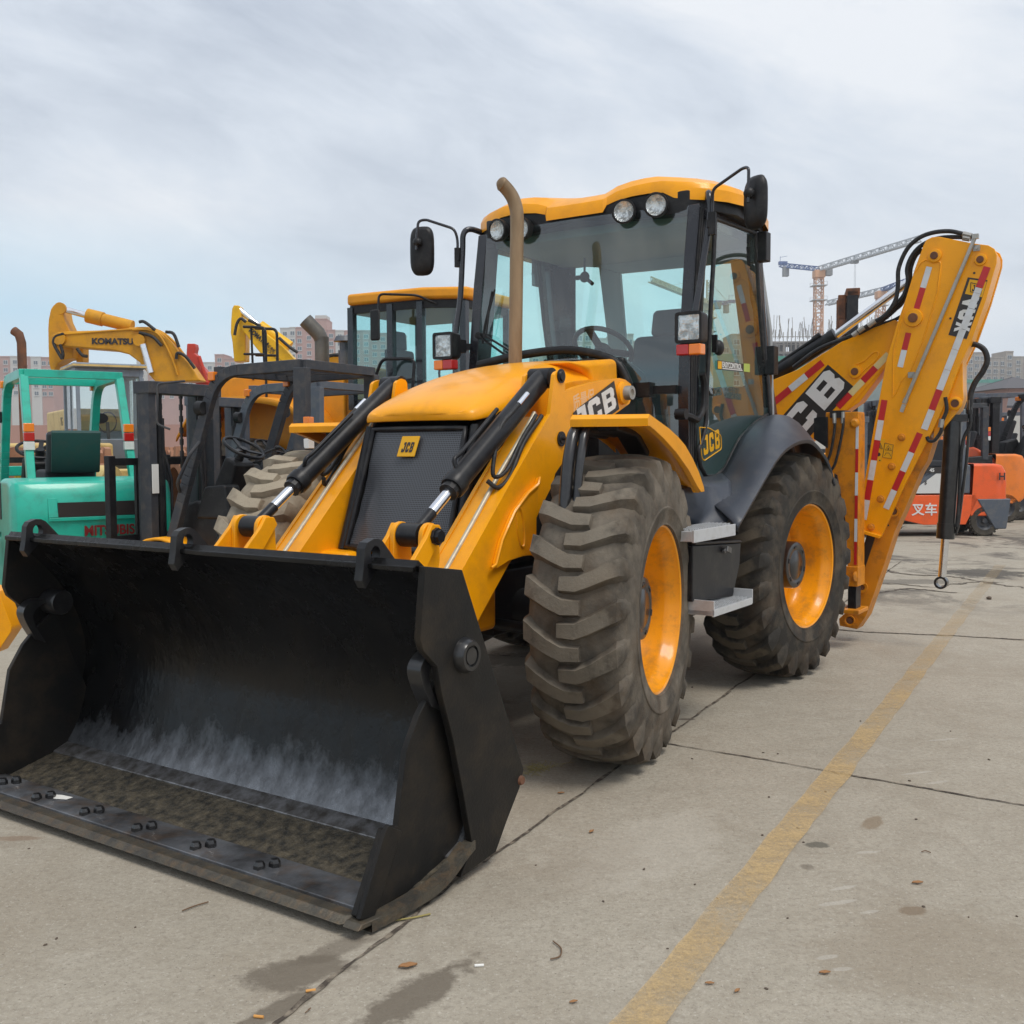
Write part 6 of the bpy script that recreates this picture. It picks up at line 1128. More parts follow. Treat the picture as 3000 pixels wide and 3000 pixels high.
b = MB(); b.prism([(x_*1.02, y_*1.03) for x_, y_ in cb], 'Z', 2.98, 3.07); b.build('roof_band', 'plastic', WL)
for (x_, y_) in cb+[(-.05, .66), (-.05, -.66)]:
    b = MB(); b.bar((x_, y_, 1.9), (x_, y_, 3.05), .075, .075, (1, 0, 0)); b.build('cab_pillar', 'cabblack', WL)
for a, c in zip(cb, cb[1:]+cb[:1]):
    b = MB(); b.add([(a[0], a[1], 2.02), (c[0], c[1], 2.02), (c[0], c[1], 2.99), (a[0], a[1], 2.99)], [(0, 1, 2, 3)]); b.build('cab_window', 'glass', WL, smooth=0)
b = MB(); b.b2((-.45, -.25, 1.9), (-.1, .25, 2.15)); b.prism([(-.45, 2.1), (-.30, 2.1), (-.38, 2.62), (-.48, 2.62)], 'Y', -.24, .24); b.prism([(-.40, 2.62), (-.46, 2.62), (-.48, 2.84), (-.42, 2.84)], 'Y', -.14, .14); b.build('driver_seat', 'seat', WL, bevel=.03)
b = MB(); b.b2((.30, -.3, 1.9), (.62, .3, 2.15)); b.tube([(.25+.1*cos(a)*.4, .16*sin(a), 2.36+.15*cos(a)) for a in [2*pi*i/20 for i in range(20)]], .014, 6, closed=True); b.build('dashboard', 'plastic', WL)
b = MB(); b.cyl((-1.35, -.30, 2.3), (-1.35, -.30, 2.80), .085, n=20); b.tube([(-1.35, -.30, 2.76), (-1.38, -.32, 2.84), (-1.50, -.42, 3.0)], [.085, .088, .09], 16); b.build('exhaust', 'gunmetal', WL, smooth=60)
b = MB(); b.cyl((-1.02, -.28, 2.3), (-1.02, -.28, 2.62), .075, n=18); b.cyl((-1.02, -.28, 2.62), (-1.02, -.28, 2.72), .06, n=18); b.lathe([(.13, .0), (.10, .06), (0, .075)], (-1.02, -.28, 2.73), (0, 0, 1), n=20); b.build('air_intake', 'forkgrey', WL)
for y_ in (-.42, -.62):
    b = MB(); b.tube(bend([(-1.95, y_, 2.05), (-1.95, y_, 2.92), (-2.30, y_, 2.95)], .08), .018, 8); b.tube([(-2.30, y_, 2.62), (-1.95, y_, 2.60)], .016, 8); b.tube([(-2.18, y_, 2.94), (-2.16, y_, 2.3)], .015, 8); b.build('handrail', 'satin', WL, smooth=80)
b = MB(); b.tube(bend([(.30, -.72, 1.3), (.36, -.86, 2.02), (.40, -.86, 2.42), (-.05, -.84, 2.44), (-.30, -.8, 2.0), (-.62, -.78, 1.2)], .08), .018, 8); b.tube([(-.15, -.82, 2.2), (.37, -.86, 2.2)], .014, 8); b.build('handrail', 'satin', WL, smooth=80)
b = MB(); b.tube(bend([(.52, -.62, 3.02), (.40, -.80, 3.10), (.02, -.98, 3.12), (.02, -.98, 2.88)], .06), .013, 8); WM_ = b.build('mirror', 'satin', WL, smooth=80); b = MB(); b.b2((-.06, -1.04, 2.62), (.06, -1.0, 2.95)); b.build('mirror_shell', 'plastic', WM_, bevel=.02)
b = MB(); b.prism([(.8, .8), (.85, 1.5), (2.6, 1.0), (2.6, .6)], 'Y', -.45, .45); b.build('front_frame', 'loaderyel', WL, bevel=.04)
b = MB(); b.prism([(2.5, .1), (2.6, 1.1), (3.0, .7), (3.5, .1)], 'Y', -1.2, 1.2); b.build('loader_bucket', 'loaderyel', WL, bevel=.03)
# ---------------- excavators
def plate(reg, pts, Y, th, name, mt, par, bev=.02):
    b = MB(); b.prism([(p.x, p.z) for p in [w(reg, *q, Y=Y) for q in pts]], 'Y', Y-th/2, Y+th/2); return b.build(name, mt, par, bevel=bev)
def lineb(reg, pts, Y, r, name, mt, par, n=8, sm=True):
    P = [w(reg, *q, Y=Y) for q in pts]; b = MB(); b.tube(crom(P, 4) if sm else P, r, n); return b.build(name, mt, par, smooth=80)
def undercarriage(par, x_, y_, mt, sc=1):
    b = MB(); b.prism([(x_-1.4, 1.0), (x_+1.6, 1.0), (x_+1.7, 2.0), (x_+.5, 2.25), (x_-1.3, 2.1)], 'Y', y_-1.2, y_+1.2); b.build('house', mt, par, bevel=.08)
    for s in (1, -1):
        b = MB(); b.prism([(x_-1.9, .45), (x_-1.7, .1), (x_-1.4, 0), (x_+1.4, 0), (x_+1.7, .1), (x_+1.9, .45), (x_+1.6, .85), (x_-1.6, .85)], 'Y', y_+s*.8-.25, y_+s*.8+.25); b.build('crawler_track', 'dark', par, bevel=.03)
    b = MB(); b.cyl((x_, y_, .5), (x_, y_, 1.05), .6); b.build('slew_ring', 'dark', par)
E1 = thing('excavator', 'large yellow excavator whose folded boom rises over the blue grey compactor cab', 'excavator', (0, 0, 0)); Y1 = 20
plate('Z1', [(398, 300), (402, 230), (418, 155), (440, 122), (480, 122), (505, 150), (520, 235), (560, 320), (585, 400), (585, 520), (520, 530), (470, 560), (430, 650), (405, 560), (400, 430)], Y1+.1, .42, 'stick', 'komatsu', E1)
plate('Z1', [(425, 345), (470, 325), (560, 318), (780, 312), (960, 305), (1060, 285), (1140, 285), (1230, 330), (1330, 420), (1450, 560), (1540, 690), (1200, 700), (1130, 620), (1080, 550), (1000, 492), (880, 462), (700, 448), (560, 436), (430, 430), (412, 390)], Y1-.25, .40, 'boom', 'komatsu', E1, .03)
b = MB(); c0 = w('Z1', 660, 192, Y=Y1-.1); c1 = w('Z1', 1000, 275, Y=Y1-.1); b.cyl(c0, c1, .115, n=20); b.lathe([(.115, 0), (.135, 0), (.135, .3), (.115, .3)], c0, c1-c0, n=20); b.build('stick_cylinder', 'komatsu', E1); b = MB(); b.cyl(w('Z1', 485, 145, Y=Y1-.1), c0, .06, n=14); b.build('rod', 'chrome', E1)
lineb('Z1', [(1080, 410), (1140, 625)], Y1-.5, .07, 'lift_rod', 'chrome', E1, 10, False)
for i, dx in enumerate((0, 25, 55, 85)): lineb('Z1', [(1000-dx*.3, 300-dx*.12), (1120+dx*.3, 300-dx*.1), (1210+dx*.7, 350), (1300+dx, 520-dx*.4), (1340+dx, 640)], Y1-.48+.05*i, .022, 'boom_pipe', 'komatsu', E1, 6)
lineb('Z1', [(470, 335), (860, 305), (1050, 292)], Y1-.45, .022, 'boom_pipe', 'komatsu', E1, 6)
for pts in ([(480, 330), (420, 350), (405, 400), (440, 470), (470, 520)], [(1050, 240), (1090, 240), (1170, 300)], [(1050, 320), (1150, 350), (1220, 420)], [(1250, 315), (1310, 330), (1350, 430)], [(1330, 520), (1340, 475), (1400, 500), (1470, 590)], [(580, 440), (620, 490), (660, 500)], [(455, 410), (475, 480), (470, 520)]): lineb('Z1', pts, Y1-.5, .03, 'hose', 'rubber', E1, 6)
kw_ = w('Z1', 692, 405, Y=Y1-.46); text('KOMATSU', tuple(kw_), w('Z1', 925, 408, Y=Y1-.46)-kw_, (0, 0, 1), .108, 'dark', E1, 'brand_letters', bold=.007, sx=1.10)
for p_ in ((460, 140), (1055, 380), (455, 370)):
    c = w('Z1', *p_, Y=Y1-.46); b = MB(); b.cyl(c, c+V((0, -.06, 0)), .11, n=18); b.build('pivot_boss', 'komatsu', E1)
plate('Z1', [(585, 440), (650, 440), (650, 560), (600, 560)], Y1+.3, .3, 'bucket_link', 'komatsu', E1)
undercarriage(E1, -3.4, 21.5, 'komatsu')
E2 = thing('excavator', 'bright yellow excavator with lettered boom rising behind the grey forklift guard', 'excavator', (0, 0, 0)); Y2 = 24
plate('Z2', [(212, 330), (215, 240), (222, 150), (235, 122), (275, 124), (282, 160), (300, 260), (325, 350), (322, 540), (238, 545), (225, 400)], Y2+.1, .4, 'stick', 'komatsu2', E2)
plate('Z2', [(262, 235), (300, 220), (350, 240), (470, 330), (600, 430), (700, 540), (500, 560), (400, 440), (330, 348), (280, 290)], Y2-.25, .36, 'boom', 'komatsu2', E2)
b = MB(); b.cyl(w('Z2', 415, 272, Y=Y2), w('Z2', 640, 430, Y=Y2), .14, n=16); b.build('stick_cylinder', 'komatsu2', E2); lineb('Z2', [(262, 150), (415, 275)], Y2, .07, 'rod', 'chrome', E2, 10, False)
for pts in ([(225, 340), (240, 260), (270, 215), (310, 240)], [(560, 360), (640, 430), (700, 470)], [(330, 225), (380, 250), (420, 270)]): lineb('Z2', pts, Y2-.5, .035, 'hose', 'rubber', E2, 6)
k0 = w('Z2', 330, 308, Y=Y2-.45); k1 = w('Z2', 436, 400, Y=Y2-.45); xd = (k1-k0).normalized(); text('KOMATSU', tuple(k0), xd, V((-xd.z, 0, xd.x))*1, .10, 'dark', E2, 'brand_letters', bold=.007, sx=.80)
k0 = w('Z2', 455, 412, Y=Y2-.45); text('株式会社', tuple(k0), xd, V((-xd.z, 0, xd.x)), .06, 'dark', E2, 'company_characters', bold=.003, sx=.8); k0 = w('Z2', 448, 440, Y=Y2-.45); text('フイスエコライフ', tuple(k0), xd, V((-xd.z, 0, xd.x)), .055, 'dark', E2, 'company_characters', bold=.002, sx=.8)
undercarriage(E2, -3.6, 25.2, 'komatsu2')
E3 = thing('excavator', 'red excavator stick tip standing just right of the large yellow boom', 'excavator', (0, 0, 0)); Y3 = 26
plate('Z1', [(1425, 408), (1485, 408), (1490, 440), (1480, 480), (1505, 500), (1520, 580), (1570, 700), (1440, 700), (1418, 520)], Y3, .3, 'stick', 'redp', E3); lineb('Z1', [(1500, 500), (1530, 590), (1560, 680)], Y3-.25, .05, 'hose', 'redp', E3, 6)
plate('Z1', [(1500, 540), (1700, 760), (1850, 860), (1700, 880), (1480, 700)], Y3+.4, .35, 'boom', 'redp', E3); undercarriage(E3, -4.2, 28.2, 'redp')
E4 = thing('excavator', 'yellow excavator upper frame partly hidden behind the wheel loader exhaust', 'excavator', (0, 0, 0))
plate('Z2', [(860, 540), (940, 500), (1010, 490), (1080, 520), (1090, 600), (860, 600)], 17, .8, 'boom_root', 'komatsu', E4); lineb('Z2', [(880, 540), (940, 495), (1060, 488)], 16.5, .03, 'hose', 'rubber', E4, 6); undercarriage(E4, -.4, 17.8, 'komatsu')
# ---------------- compactors
CP = thing('soil_compactor', 'pale blue grey compactor cab with yellow roof edge and rusty padfoot wheels', 'compactor', (-5.32, 13.7, 0), RAD(-58)); CP.scale = (.80, .74, 1)
b = MB(); b.prism([(-.55, 1.2), (.55, 1.35), (.55, 1.50), (.42, 1.72), (.42, 1.2)], 'Y', -.55, .55)
b = MB(); b.prism([(-.62, 1.02), (-.62, 1.62), (.05, 1.62), (.05, 1.60), (.58, 1.60), (.50, 1.30), (.0, 1.02)], 'Y', -.55, .55); b.build('cab_base', 'bluegrey', CP, bevel=.02)
b = MB()
for s in (1, -1):
    b.bar((-.58, s*.52, 1.05), (-.58, s*.52, 2.52), .09, .07, (1, 0, 0)); b.bar((.54, s*.52, 1.35), (.46, s*.52, 2.52), .06, .06, (1, 0, 0)); b.bar((-.05, s*.53, 1.0), (-.05, s*.53, 2.5), .05, .06, (1, 0, 0)); b.b2((-.60, s*.53-.03, 2.40), (.50, s*.53+.03, 2.52)); b.b2((-.45, s*.53-.02, 1.20), (-.1, s*.53+.02, 1.26))
b.b2((.43, -.52, 2.40), (.49, .52, 2.52)); b.b2((-.61, -.52, 2.40), (-.55, .52, 2.52)); b.build('cab_frame', 'bluegrey', CP, bevel=.01)
b = MB(); b.b2((-.66, -.60, 2.50), (.56, .60, 2.56)); b.build('cab_roof', 'bluegrey', CP, bevel=.02); b = MB(); b.b2((-.665, -.605, 2.515), (.565, .605, 2.540)); b.build('roof_trim', 'cream', CP)
b = MB(); b.add([(.50, -.5, 1.6), (.50, .5, 1.6), (.45, .5, 2.4), (.45, -.5, 2.4)], [(0, 1, 2, 3)]); b.build('windscreen', 'glassdirty', CP, smooth=0)
for s in (1, -1):
    b = MB(); b.add([(-.53, s*.54, 1.26), (-.08, s*.54, 1.26), (-.08, s*.54, 2.4), (-.53, s*.54, 2.4)], [(0, 1, 2, 3)]); b.build('door_window', 'glassdirty', CP, smooth=0); b = MB(); b.add([(-.02, s*.54, 1.1), (.48, s*.54, 1.45), (.46, s*.54, 2.4), (-.02, s*.54, 2.4)], [(0, 1, 2, 3)]); b.build('side_window', 'glassdirty', CP, smooth=0)
b = MB(); b.b2((-.35, -.2, 1.3), (0, .2, 1.6)); b.tube([(.22+.05*cos(a), .15*sin(a), 1.82+.13*cos(a)) for a in [2*pi*i/18 for i in range(18)]], .012, 6, closed=True); b.cyl((.3, 0, 1.5), (.22, 0, 1.82), .03, n=8); b.build('driver_seat', 'dark', CP, bevel=.02)
b = MB(); b.b2((-2.9, -.50, 1.72), (-.62, .50, 2.02)); b.build('engine_hood', 'cream', CP, bevel=.03); b = MB(); b.prism([(-2.9, 1.15), (-2.9, 1.72), (-.60, 1.72), (-.45, 1.05), (-.9, 1.05), (-.9, 1.35), (-1.5, 1.38), (-1.6, 1.15)], 'Y', -.53, .53); b.build('body', 'bluegrey', CP, bevel=.02)
text('YG', (-1.35, -.503, 1.80), (1, 0, 0), (0, 0, 1), .12, 'dark', CP, 'side_letters', th=.001)

b = MB(); b.b2((.4, -.30, .7), (2.3, .30, 1.0)); b.build('front_frame', 'cream', CP, bevel=.03)
M['wheelyel'] = mat('faded_yellow_wheel', (.48, .30, .04), .6, dirt=(.2, .09, .03), dscale=6, damt=.8)
for (xw, yw) in ((.85, -.75), (.85, .75), (-2.1, -.75), (-2.1, .75), (2.6, -.75), (2.6, .75)):
    b = MB(); b.lathe([(.50, -.28), (.62, -.28), (.62, .28), (.50, .28)], (xw, yw, .76), (0, 1, 0), n=40, closed=True)
    for j in range(4):
        for i in range(16):
            a = 2*pi*(i+(j % 2)*.5)/16; c = V((xw+.66*cos(a), yw-.21+j*.14, .76+.66*sin(a))); d = V((cos(a), 0, sin(a))); q = MB(); t_ = V((-sin(a), 0, cos(a)))
            lo = [c-d*.06+t_*p*.075+V((0, 1, 0))*q_*.062 for p, q_ in ((-1, -1), (1, -1), (1, 1), (-1, 1))]; hi = [c+d*.08+t_*p*.045+V((0, 1, 0))*q_*.040 for p, q_ in ((-1, -1), (1, -1), (1, 1), (-1, 1))]
            b.add(lo+hi, [(3, 2, 1, 0), (4, 5, 6, 7), (0, 1, 5, 4), (1, 2, 6, 5), (2, 3, 7, 6), (3, 0, 4, 7)])
    pw = b.build('padfoot_wheel', 'drum', CP, smooth=25); b = MB(); b.lathe([(.50, 0), (.2, .03), (0, .03)], (xw, yw+(-.2 if yw < 0 else .2), .76), (0, -1 if yw < 0 else 1, 0), n=30, cap=False); b.build('wheel_disc', 'wheelyel', pw)
DR = thing('vibrating_roller', 'rust coloured smooth roller drum with cream frame behind the green forklift', 'road roller', (-5.9, 11.6, 0), RAD(-10))
b = MB(); b.cyl((-1.2, .0, .80), (.45, .0, .80), .70, n=64); b.build('smooth_drum', 'drum', DR)
b = MB(); b.b2((.50, -.75, .70), (.62, .85, 1.0)); b.b2((.62, -.1, .62), (1.9, .5, .95)); b.build('drum_frame', 'cream', DR, bevel=.03)
b = MB(); b.cyl((.95, -.2, 1.08), (1.75, -.25, 1.08), .22, n=24); b.b2((.72, -.3, .75), (.95, .3, 1.30)); b.b2((1.1, .0, .95), (1.9, .4, 1.25)); b.build('engine', 'cream', DR, bevel=.02)
M['blotch'] = mat('chipped_yellow_paint', (.62, .42, .02), .6, col2=(.05, .025, .015), lo=.52, hi=.56, vscale=6)
b = MB(); b.b2((.66, -.35, .72), (.82, .0, 1.22)); b.build('pump_bracket', 'blotch', DR, bevel=.01)
for i in range(4):
    b = MB(); b.tube(crom([(.75+.04*i, -.1, 1.28), (.95+.05*i, -.2, 1.50-.03*i), (1.25+.05*i, -.26, 1.45), (1.40+.05*i, -.26, 1.18)], 5), .022, 6); b.build('hose', 'rubber', DR, smooth=80)
EXR = w('Z1', 178, 860, Y=12.9); b = MB(); q_ = EXR-DR.location; q_.rotate(Matrix.Rotation(RAD(10), 3, 'Z')); b.tube([(q_.x, q_.y, 1.1), (q_.x, q_.y, 2.78), (q_.x-.03, q_.y, 2.88), (q_.x-.10, q_.y, 2.93)], .055, 12); b.build('exhaust', 'rust', DR, smooth=70)
b = MB(); b.b2((q_.x-.6, q_.y-.3, .9), (q_.x+.9, q_.y+.5, 1.55)); b.build('engine_hood', 'cream', DR, bevel=.04)
BM2 = thing('machine_cover', 'dark blue machine hood standing between the black mast and the grey forklift guard', 'machine hood', (-3.35, 14.6, 0), RAD(-10))
M['blue'] = mat('dark_blue_paint', (.03, .035, .11), .5); b = MB(); b.prism([(-.5, 0), (-.4, 1.75), (-.2, 1.98), (.5, 1.95), (.6, 0)], 'Y', -.5, .5); b.build('hood', 'blue', BM2, bevel=.06)
b = MB(); b.tube(bend([(-.3, -.55, 1.5), (-.3, -.6, 2.05), (.5, -.6, 2.05), (.5, -.55, 1.5)], .05), .02, 6); b.build('handrail', 'satin', BM2)
NA = thing('loader_arm', 'yellow steel arm of a neighbouring machine cut by the left edge beside the bucket', 'machine arm', (0, 0, 0))
b = MB(); q = [w('F', *p, Y=5.3) for p in ((-3, 1116), (22, 1180), (21, 1192), (-6, 1232))]; b.prism([(p.x, p.z) for p in q]+[(q[0].x-.9, .25), (q[0].x-1.1, .45), (q[0].x-.5, .95)], 'Y', 5.3, 5.42); b.build('arm_plate', 'yellow', NA, bevel=.004); b = MB(); b.b2((q[0].x-1.25, 5.1, 0), (q[0].x-.75, 5.7, .5)); b.build('arm_foot', 'yellow', NA, bevel=.03)
# ================================================================== BUILDINGS
WFM = MB(); WFM.b2((-.8, -.10, -.75), (.8, .05, .75)); WFO = None
def windows(par, spots, Y, sc=1.0, mtf='winframe', dy=0):
    """spots: (x, z) centres on the facade at depth Y; frame is the window, its glazing a sub-part"""
    global WFO
    if WFO is None:
        b = MB(); b.b2((-.85, -.05, -.80), (.85, .06, .80)); b.b2((-.95, -.18, -.90), (.95, -.0, -.80)); mf = b.build('window', 'winframe', None, smooth=0); g = MB(); g.b2((-.74, -.07, -.68), (-.06, -.052, .68)); g.b2((.06, -.07, -.68), (.74, -.052, .68)); gg = g.build('pane', 'window', None, smooth=0); WFO = (mf.data, gg.data); bpy.data.objects.remove(mf); bpy.data.objects.remove(gg)
    for (x_, z_) in spots:
        o = bpy.data.objects.new('window', WFO[0]); S.collection.objects.link(o); o.parent = par; o.location = (x_, Y-.02, z_); o.scale = (sc, 1, sc); p = bpy.data.objects.new('pane', WFO[1]); S.collection.objects.link(p); p.parent = o
def block(reg, xa, xb, ytop, Y, dp, par, mt, name='wall', par_h=.6):
    a = w(reg, xa, ytop, Y=Y); c = w(reg, xb, ytop, Y=Y); b = MB(); b.b2((a.x, Y, 0), (c.x, Y+dp, a.z)); o = b.build(name, mt, par); return a.x, c.x, a.z
FL = 2.9
def bays(par, reg, defs, Y, dp=12, rowsn=5):
    for k, (xa, xb, yt, mt, nw) in enumerate(defs):
        x0, x1, zt = block(reg, xa, xb, yt, Y-(.4 if mt == 'palewall' else 0), dp, par, mt)
        b = MB(); b.b2((x0-.1, Y-(.55 if mt == 'palewall' else .15), zt), (x1+.1, Y+dp, zt+.35)); b.build('parapet', mt, par)
        sp = []; z_ = zt-2.0; n0 = 0
        while z_ > 5 and n0 < rowsn:
            n0 += 1
            for i in range(nw): sp.append((x0+(x1-x0)*(i+.5)/nw, z_))
            z_ -= FL
        windows(par, sp, Y-(.4 if mt == 'palewall' else 0)-.05, 1.0)
A1_ = thing('apartment_block', 'pink and cream striped apartment block at the far left edge', 'apartment block')
bays(A1_, 'Z1', [(-220, -60, 505, 'palewall', 2), (-60, 75, 505, 'pink', 2), (75, 150, 503, 'palewall', 1), (150, 230, 507, 'pink', 1), (230, 307, 508, 'palewall', 1), (307, 400, 512, 'pink', 2)], 400)
A2_ = thing('apartment_block', 'low pink and cream apartment block between the two yellow excavator booms', 'apartment block')
bays(A2_, 'Z1', [(1030, 1110, 530, 'palewall', 1), (1110, 1400, 545, 'pink', 4), (1400, 1620, 550, 'palewall', 3), (1620, 1690, 490, 'pink', 1), (1690, 1780, 520, 'pink', 2), (1780, 1830, 560, 'palewall', 1)], 420)
A3_ = thing('apartment_block', 'stepped pink apartment block with cream wing rising behind the wheel loader exhaust', 'apartment block')
bays(A3_, 'Z2', [(568, 640, 290, 'palewall', 1), (640, 682, 285, 'palewall', 1), (682, 745, 285, 'pink', 1), (745, 825, 262, 'pink', 1), (825, 920, 222, 'pink', 0), (920, 985, 305, 'pink', 1), (985, 1050, 308, 'palewall', 1), (1050, 1250, 310, 'pink', 3), (1250, 1500, 330, 'pink', 4)], 400)
x0, x1, zt = block('Z2', 832, 918, 190, 400.5, 8, A3_, 'palewall', 'roof_room')
A4_ = thing('apartment_block', 'beige flat roofed building seen through the backhoe windscreen and door glass', 'apartment block')
def bb(px): return px
bays(A4_, 'F', [(905, 1000, 690, 'beige', 5), (1000, 1085, 668, 'beige', 4), (1085, 1118, 625, 'beige', 2), (1118, 1150, 640, 'beige', 2), (1150, 1195, 632, 'beige', 3), (1195, 1300, 645, 'beige', 5), (1300, 1380, 648, 'beige', 4), (1380, 1400, 632, 'beige', 1), (1400, 1450, 650, 'beige', 3)], 300)
b = MB(); a = w('F', 1330, 668, Y=296); c = w('F', 1384, 668, Y=296); b.b2((a.x, 295.6, 4), (c.x, 296, a.z)); b.build('safety_net', 'net', A4_)
def scaffold(par, x0, x1, z1, Y, nx, zs, rods=0, rnd=random.Random(3)):
    b = MB()
    for i in range(nx+1):
        x_ = x0+(x1-x0)*i/nx; b.bar((x_, Y, 0), (x_, Y, z1+rnd.random()*1.2), .16, .16, (1, 0, 0))
    z_ = 3
    while z_ < z1+.3: b.bar((x0, Y-.1, z_), (x1, Y-.1, z_), .14, .14); z_ += zs
    b.build('scaffolding', 'scaffold', par, smooth=0)
    b = MB()
    for i in range(rods):
        x_ = x0+(x1-x0)*rnd.random(); b.bar((x_, Y+2+rnd.random()*4, z1-1), (x_, Y+2+rnd.random()*4, z1+1.5+rnd.random()*4.0), .11, .11, (1, 0, 0))
    if rods: b.build('reinforcing_bars', 'scaffold', par, smooth=0)
U1 = thing('unfinished_building', 'unfinished concrete building with scaffolding and green netting left of the tall rusty mast', 'building site')
for (xa, xb, yt) in ((1440, 1495, 636), (1495, 1530, 632), (1530, 1590, 634), (1590, 1700, 640)):
    a = w('F', xa, yt, Y=270); c = w('F', xb, yt, Y=270); z_ = 1.2
    k = 0
    while z_+2.6 < a.z+.5:
        b = MB(); b.b2((a.x, 270.5, z_+2.35), (c.x, 282, z_+2.75)); n_ = 4
        for i in range(n_+1): xx = a.x+(c.x-a.x)*i/n_; b.b2((xx-.25, 270.7, z_), (xx+.25, 271.2, z_+2.35))
        b.b2((a.x+.3, 274, z_), (c.x-.6, 274.4, z_+2.35)); b.build('concrete_storey', 'concrete', U1, smooth=0); z_ += 2.75; k += 1
a = w('F', 1440, 632, Y=268); c = w('F', 1700, 632, Y=268); scaffold(U1, a.x, c.x, a.z+.6, 268.2, 34, 1.9, 70)
a = w('F', 1440, 672, Y=267); c = w('F', 1520, 666, Y=267); b = MB(); b.b2((a.x, 266.8, 0), (c.x, 267.0, a.z)); b.build('safety_net', 'net', U1); a = w('F', 1520, 690, Y=267); c = w('F', 1700, 690, Y=267); b = MB(); b.b2((a.x, 266.8, 0), (c.x, 267.0, a.z)); b.build('safety_net', 'netgrey', U1)
U2 = thing('unfinished_building', 'beige apartment building wrapped in scaffolding and grey green netting at the right edge', 'building site')
bays(U2, 'F', [(1700, 1785, 700, 'beige', 3), (1785, 1824, 676, 'beige', 2), (1824, 1838, 672, 'beige', 1), (1838, 1860, 666, 'beige', 2), (1860, 1898, 676, 'beige', 3), (1898, 1912, 664, 'beige', 1), (1912, 1990, 674, 'beige', 4)], 400)
a = w('F', 1700, 678, Y=390); c = w('F', 1990, 678, Y=390); scaffold(U2, a.x, c.x, a.z, 390.2, 40, 2.9, 0)
a = w('F', 1700, 722, Y=388); c = w('F', 1990, 722, Y=388); b = MB(); b.b2((a.x, 387.6, 0), (c.x, 388, a.z)); b.build('safety_net', 'netgrey', U2); b = MB(); b.b2((a.x, 387.4, a.z-.2), (c.x, 388.2, a.z+1.0)); b.build('net_band', 'net', U2)
HS = thing('house', 'small pink house with dark slate hipped roof at the right edge above the orange forklifts', 'house')
a = w('F', 1896, 733, Y=95); c = w('F', 1990, 733, Y=95); x0, x1, z1 = a.x, c.x, a.z; b = MB(); b.b2((x0+.3, 95, 0), (x1, 103, z1)); b.build('wall', 'pink', HS)
b = MB(); b.add([(x0-.6, 94.4, z1), (x1+.6, 94.4, z1), (x1+.6, 104, z1), (x0-.6, 104, z1), (x0+2.6, 99, z1+1.3), (x1-2, 99, z1+1.3)], [(0, 1, 5, 4), (1, 2, 5), (2, 3, 4, 5), (3, 0, 4), (0, 3, 2, 1)]); b.build('roof', 'roofslate', HS, smooth=0); windows(HS, [(x0+1.5, z1-1.1), (x0+3.3, z1-1.1)], 95, .6)
a = w('F', 1890, 756, Y=90); c = w('F', 1990, 756, Y=90); b = MB(); b.add([(a.x-.5, 88, a.z-.6), (c.x, 88, a.z-.6), (c.x, 93, a.z+.6), (a.x+2, 93, a.z+.6)], [(0, 1, 2, 3)]); b.build('porch_roof', 'roofslate', HS, smooth=0, solid=.2)
WLL = thing('boundary_wall', 'long pale wall behind the row of forklifts on the right', 'wall'); b = MB(); b.b2((2, 60, 0), (60, 60.3, 3.2)); b.build('wall_panels', 'palewall', WLL)
W2_ = thing('boundary_wall', 'long pinkish wall far behind the machines on the left', 'wall'); b = MB(); b.b2((-60, 62, 0), (1.9, 62.3, 3.0)); b.build('wall_panels', 'pink', W2_)
